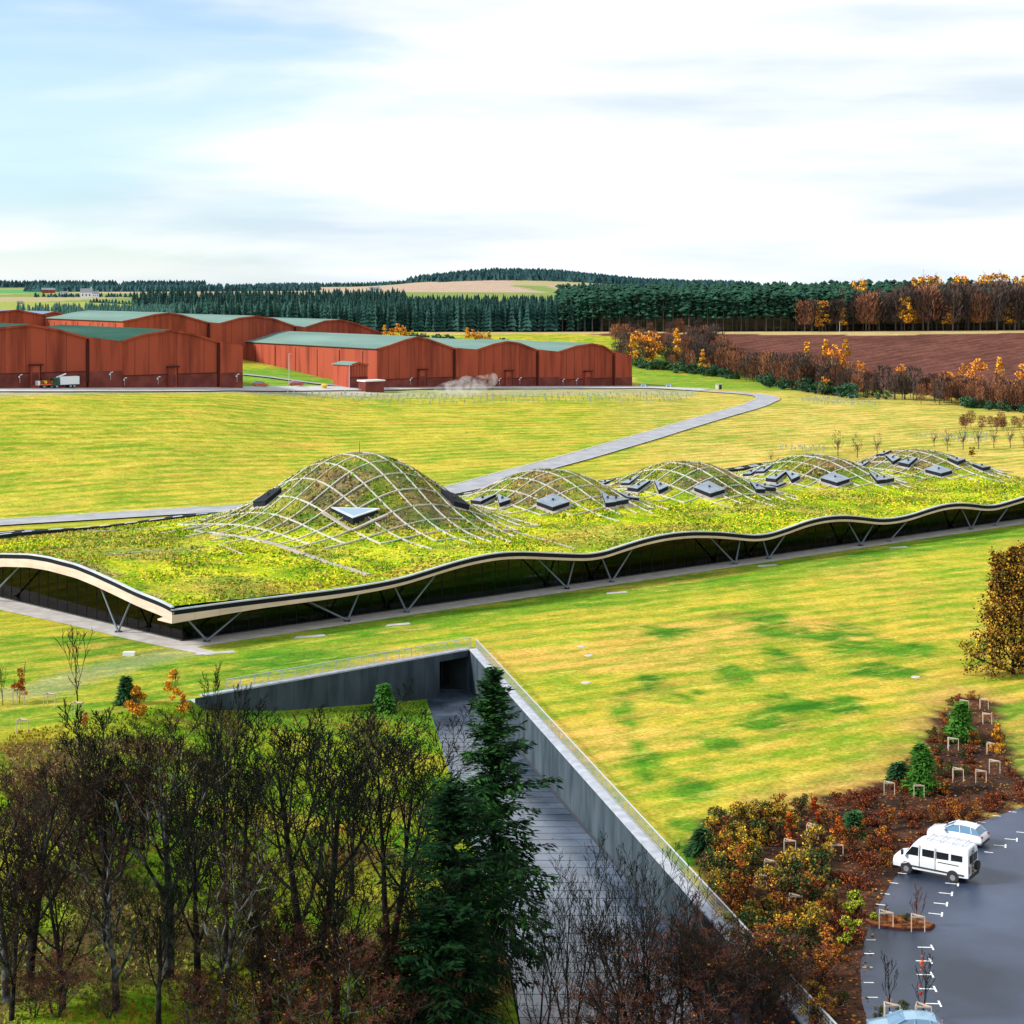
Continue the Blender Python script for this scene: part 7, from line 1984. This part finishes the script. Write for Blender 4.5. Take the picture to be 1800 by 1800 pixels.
def mass(name, pts_, shapes, hs, mat, label):
    V_ = []; F_ = []; off = 0
    for i, (x, y) in enumerate(pts_):
        v, f = shapes[i % len(shapes)]; v = np.array(v); a = i * 2.39; s = hs[i]
        xr = v[:, 0] * math.cos(a) - v[:, 1] * math.sin(a); yr = v[:, 0] * math.sin(a) + v[:, 1] * math.cos(a)
        V_.append(np.column_stack([x + xr * s, y + yr * s, v[:, 2] * s])); F_.append(np.array(f) + off); off += len(v)
    ax = np.array([p[0] for p in pts_]); ay = np.array([p[1] for p in pts_]); az = z_land(ax, ay)
    for i in range(len(V_)): V_[i][:, 2] += az[i]
    o = np_obj(name, np.concatenate(V_), np.concatenate(F_), mat); tag(o, label, kind='stuff'); return o
def scatter(x0, x1, y0, y1, sp, cond=None):
    out = []
    for x in np.arange(x0, x1, sp):
        for y in np.arange(y0, y1, sp):
            xx = x + rnd.uniform(-.4, .4) * sp; yy = y + rnd.uniform(-.4, .4) * sp
            if cond is None or cond(xx, yy): out.append((xx, yy))
    return out
q = scatter(-155, 40, 766, 1000, 5.2, lambda x, y: (900 + FOC * x / y) > 590 - (y - 766) * 0.2)
mass('conifer_wood', q, shapes_s, [rnd.uniform(0.72, 1.0) * float(np.interp(y, [766, 860, 1000], [1.0, 0.85, 0.72])) for x, y in q], M['spruce'], 'dark spruce wood filling the ground behind the front row of conifers')
q = scatter(25, 240, 766, 900, 6.0)
mass('conifer_wood', q, shapes_p, [rnd.uniform(0.9, 1.12) for x, y in q], M['pine'], 'dark pine wood behind the tall front pines on the right')
q = scatter(-215, -60, 925, 1050, 5.0, lambda x, y: (900 + FOC * x / y) > 232)
mass('conifer_wood', q, shapes_s, [rnd.uniform(0.6, 0.95) for _ in q], M['spruce'], 'dark spruce belt on the left above the young plantation')
q = scatter(-260, -75, 775, 900, 3.6, lambda x, y: (900 + FOC * x / y) > 90 + 60 * math.sin(y))
mass('young_plantation', q, shapes_s, [rnd.uniform(0.48, 0.64) for _ in q], M['spruce2'], 'lower blue green plantation behind the rear warehouses')
small = [conifer_shape(PR, PR.uniform(9.5, 12), 5.2, 2, 6) for _ in range(5)]
q = scatter(-205, 330, 2360, 3000, 9.5, lambda x, y: (x + 0) ** 2 / (160 if x < 0 else 215) ** 2 + (y - 2640) ** 2 / 340 ** 2 < 1.0 + 0.12 * math.sin(x * 0.06) or (x > 120 and y < 2700))
mass('hill_wood', q, small, [rnd.uniform(0.75, 1.15) for _ in q], M['farwood'], 'blue green wood covering the low round hill on the skyline')
q = scatter(-470, -170, 2690, 2800, 9, lambda x, y: x > -430 + rnd.uniform(0, 60))
mass('hill_wood', q, small, [rnd.uniform(0.55, 0.8) for _ in q], M['farwood'], 'thin wood on the skyline left of the round hill')
q = scatter(-900, -450, 2480, 2560, 8.5, lambda x, y: not (900 + FOC * x / y > 205 and 900 + FOC * x / y < 216))
mass('far_wood', q, small, [rnd.uniform(0.85, 1.15) for _ in q], M['farwood'], 'dark tree belt on the far left skyline')
q = scatter(-640, -200, 1830, 1930, 7.5, lambda x, y: 45 < (900 + FOC * x / y) < 560)
mass('far_wood', q, small, [rnd.uniform(0.65, 0.85) for _ in q], M['farwood'], 'dark tree belt behind the white farmhouse')
q = [(x, y) for x, y in scatter(-620, -120, 1420, 1460, 8.0) if 60 < (900 + FOC * x / y) < 230] + [(-300 + i * 3.4, 1215 - i * 5.0) for i in range(34)]
mass('far_hedge', q, small, [rnd.uniform(0.25, 0.4) for _ in q], M['farwood'], 'dark hedge crossing the far left fields')
q = scatter(60, 420, 960, 1500, 13)
mass('far_wood', q, small, [rnd.uniform(0.9, 1.3) for _ in q], M['farwood'], 'far wood closing the skyline behind the pines on the right')

# deciduous wood on the right
DW = [far_bare(141, 19, M['grey_twig'], n=620, R_=0.34, w=0.030), far_bare(142, 19, M['grey_twig'], n=620, R_=0.28, w=0.030), far_bare(143, 19, M['red_twig'], n=620, R_=0.32, w=0.030)]
DG = leafy('beech_tree', 'tree', 145, 19, 5.0, [M['larch'], M['gold'], M['rust']], 900, 0.36, twig=M['trunkfar'], shape='round', clumps=30, trunk_r=0.3, base=0.3, counts=(7, 4))
for i in range(90):
    row = i % 3; x = 128 + (i // 3) * 4.4 + rnd.uniform(-2, 2); y = 752 + row * 7 + rnd.uniform(-2, 2)
    k = rnd.choice([0, 1, 0, 1, 0, 2, 1]); place(DW[k], used, x, y, rnd.uniform(0.82, 1.08) * float(np.interp(x, [128, 190], [0.76, 1.0])), rnd.uniform(0, 6.28), ['tall grey bare tree in the wood on the right skyline', 'slim tall grey bare tree in the wood on the right skyline', 'tall red brown bare tree in the wood on the right skyline'][k], 'bare trees of the wood on the right skyline')
merged('bare_wood', DW, 'twigs', [(lambda x_: (x_, 776 + rnd.random() * 30, rnd.uniform(0.85, 1.05) * float(np.interp(x_, [135, 190], [0.72, 1.0]))))(135 + rnd.random() * 123) for _ in range(60)], 'grey brown mass of bare crowns behind the front trees of the right hand wood')
for (px, y, sc, lab) in [(1446, 751, 0.72, 'russet tree at the left corner of the bare wood'), (1440, 750, 0.45, 'low russet tree at the foot of the bare wood corner'), (1510, 790, 1.13, 'orange topped tree rising from the bare wood'), (1590, 750, 0.80, 'russet beech in the middle of the bare wood'), (1605, 752, 0.72, 'lower russet beech right of the middle one'), (1480, 752, 0.55, 'russet young beech under the bare crowns, left of the middle'), (1535, 755, 0.62, 'faded orange beech under the bare crowns'), (1668, 751, 0.60, 'rust coloured beech in the right part of the bare wood'), (1712, 754, 0.70, 'orange brown beech low in the right part of the bare wood'), (1775, 752, 0.64, 'russet beech nearest the right edge of the wood'), (1615, 792, 1.19, 'golden tree top left on the right skyline'), (1640, 796, 1.21, 'golden tree top beside the skyline mast'), (1690, 798, 1.19, 'golden orange tree top in the middle of the right skyline'), (1735, 796, 1.22, 'orange tree top on the right skyline'), (1760, 800, 1.24, 'golden tree top nearer the right edge of the skyline'), (1795, 796, 1.18, 'orange tree top at the right edge of the skyline')]:
    x = (px - 900) / FOC * y; place(DG, used, x, y, sc, rnd.uniform(0, 6), lab, 'autumn trees of the right hand wood', xy=0.9)
p = G0(1623, 500, 44); m_ = MB(); xx = (1623 - 900) / FOC * 1400
r = thing('radio_mast', 'thin pale mast on the skyline above the wood', 'mast', (xx, 1400, gzf(xx, 1400))); m_.seg((0, 0, 0), (0, 0, CAM_H + 32 / 3000 * 1400 - gzf(xx, 1400)), 0.5, 0.2, 5); m_.build('pole', M['rail'], r)

# thin air haze: one closed box round everything
hm = bpy.data.materials.new('haze_air'); hm.use_nodes = True; nt = hm.node_tree; nt.nodes.clear()
ho = nt.nodes.new('ShaderNodeOutputMaterial'); pvh = nt.nodes.new('ShaderNodeVolumePrincipled'); pvh.inputs['Color'].default_value = (0.80, 0.90, 1.0, 1); pvh.inputs['Density'].default_value = 0.00006
nt.links.new(pvh.outputs[0], ho.inputs['Volume'])
USE_HAZE = False
if USE_HAZE:
    m_ = MB(); m_.box((0, 6000, 36), (40000, 13000, 100)); hb = m_.build('haze', hm); tag(hb, 'thin pale air over the whole landscape', kind='stuff')
# remove prototypes that were never placed
for o in list(C.objects):
    if o.parent is None and o.type == 'EMPTY' and o.get('label', 'x') == '':
        for c in list(o.children): bpy.data.objects.remove(c)
        bpy.data.objects.remove(o)
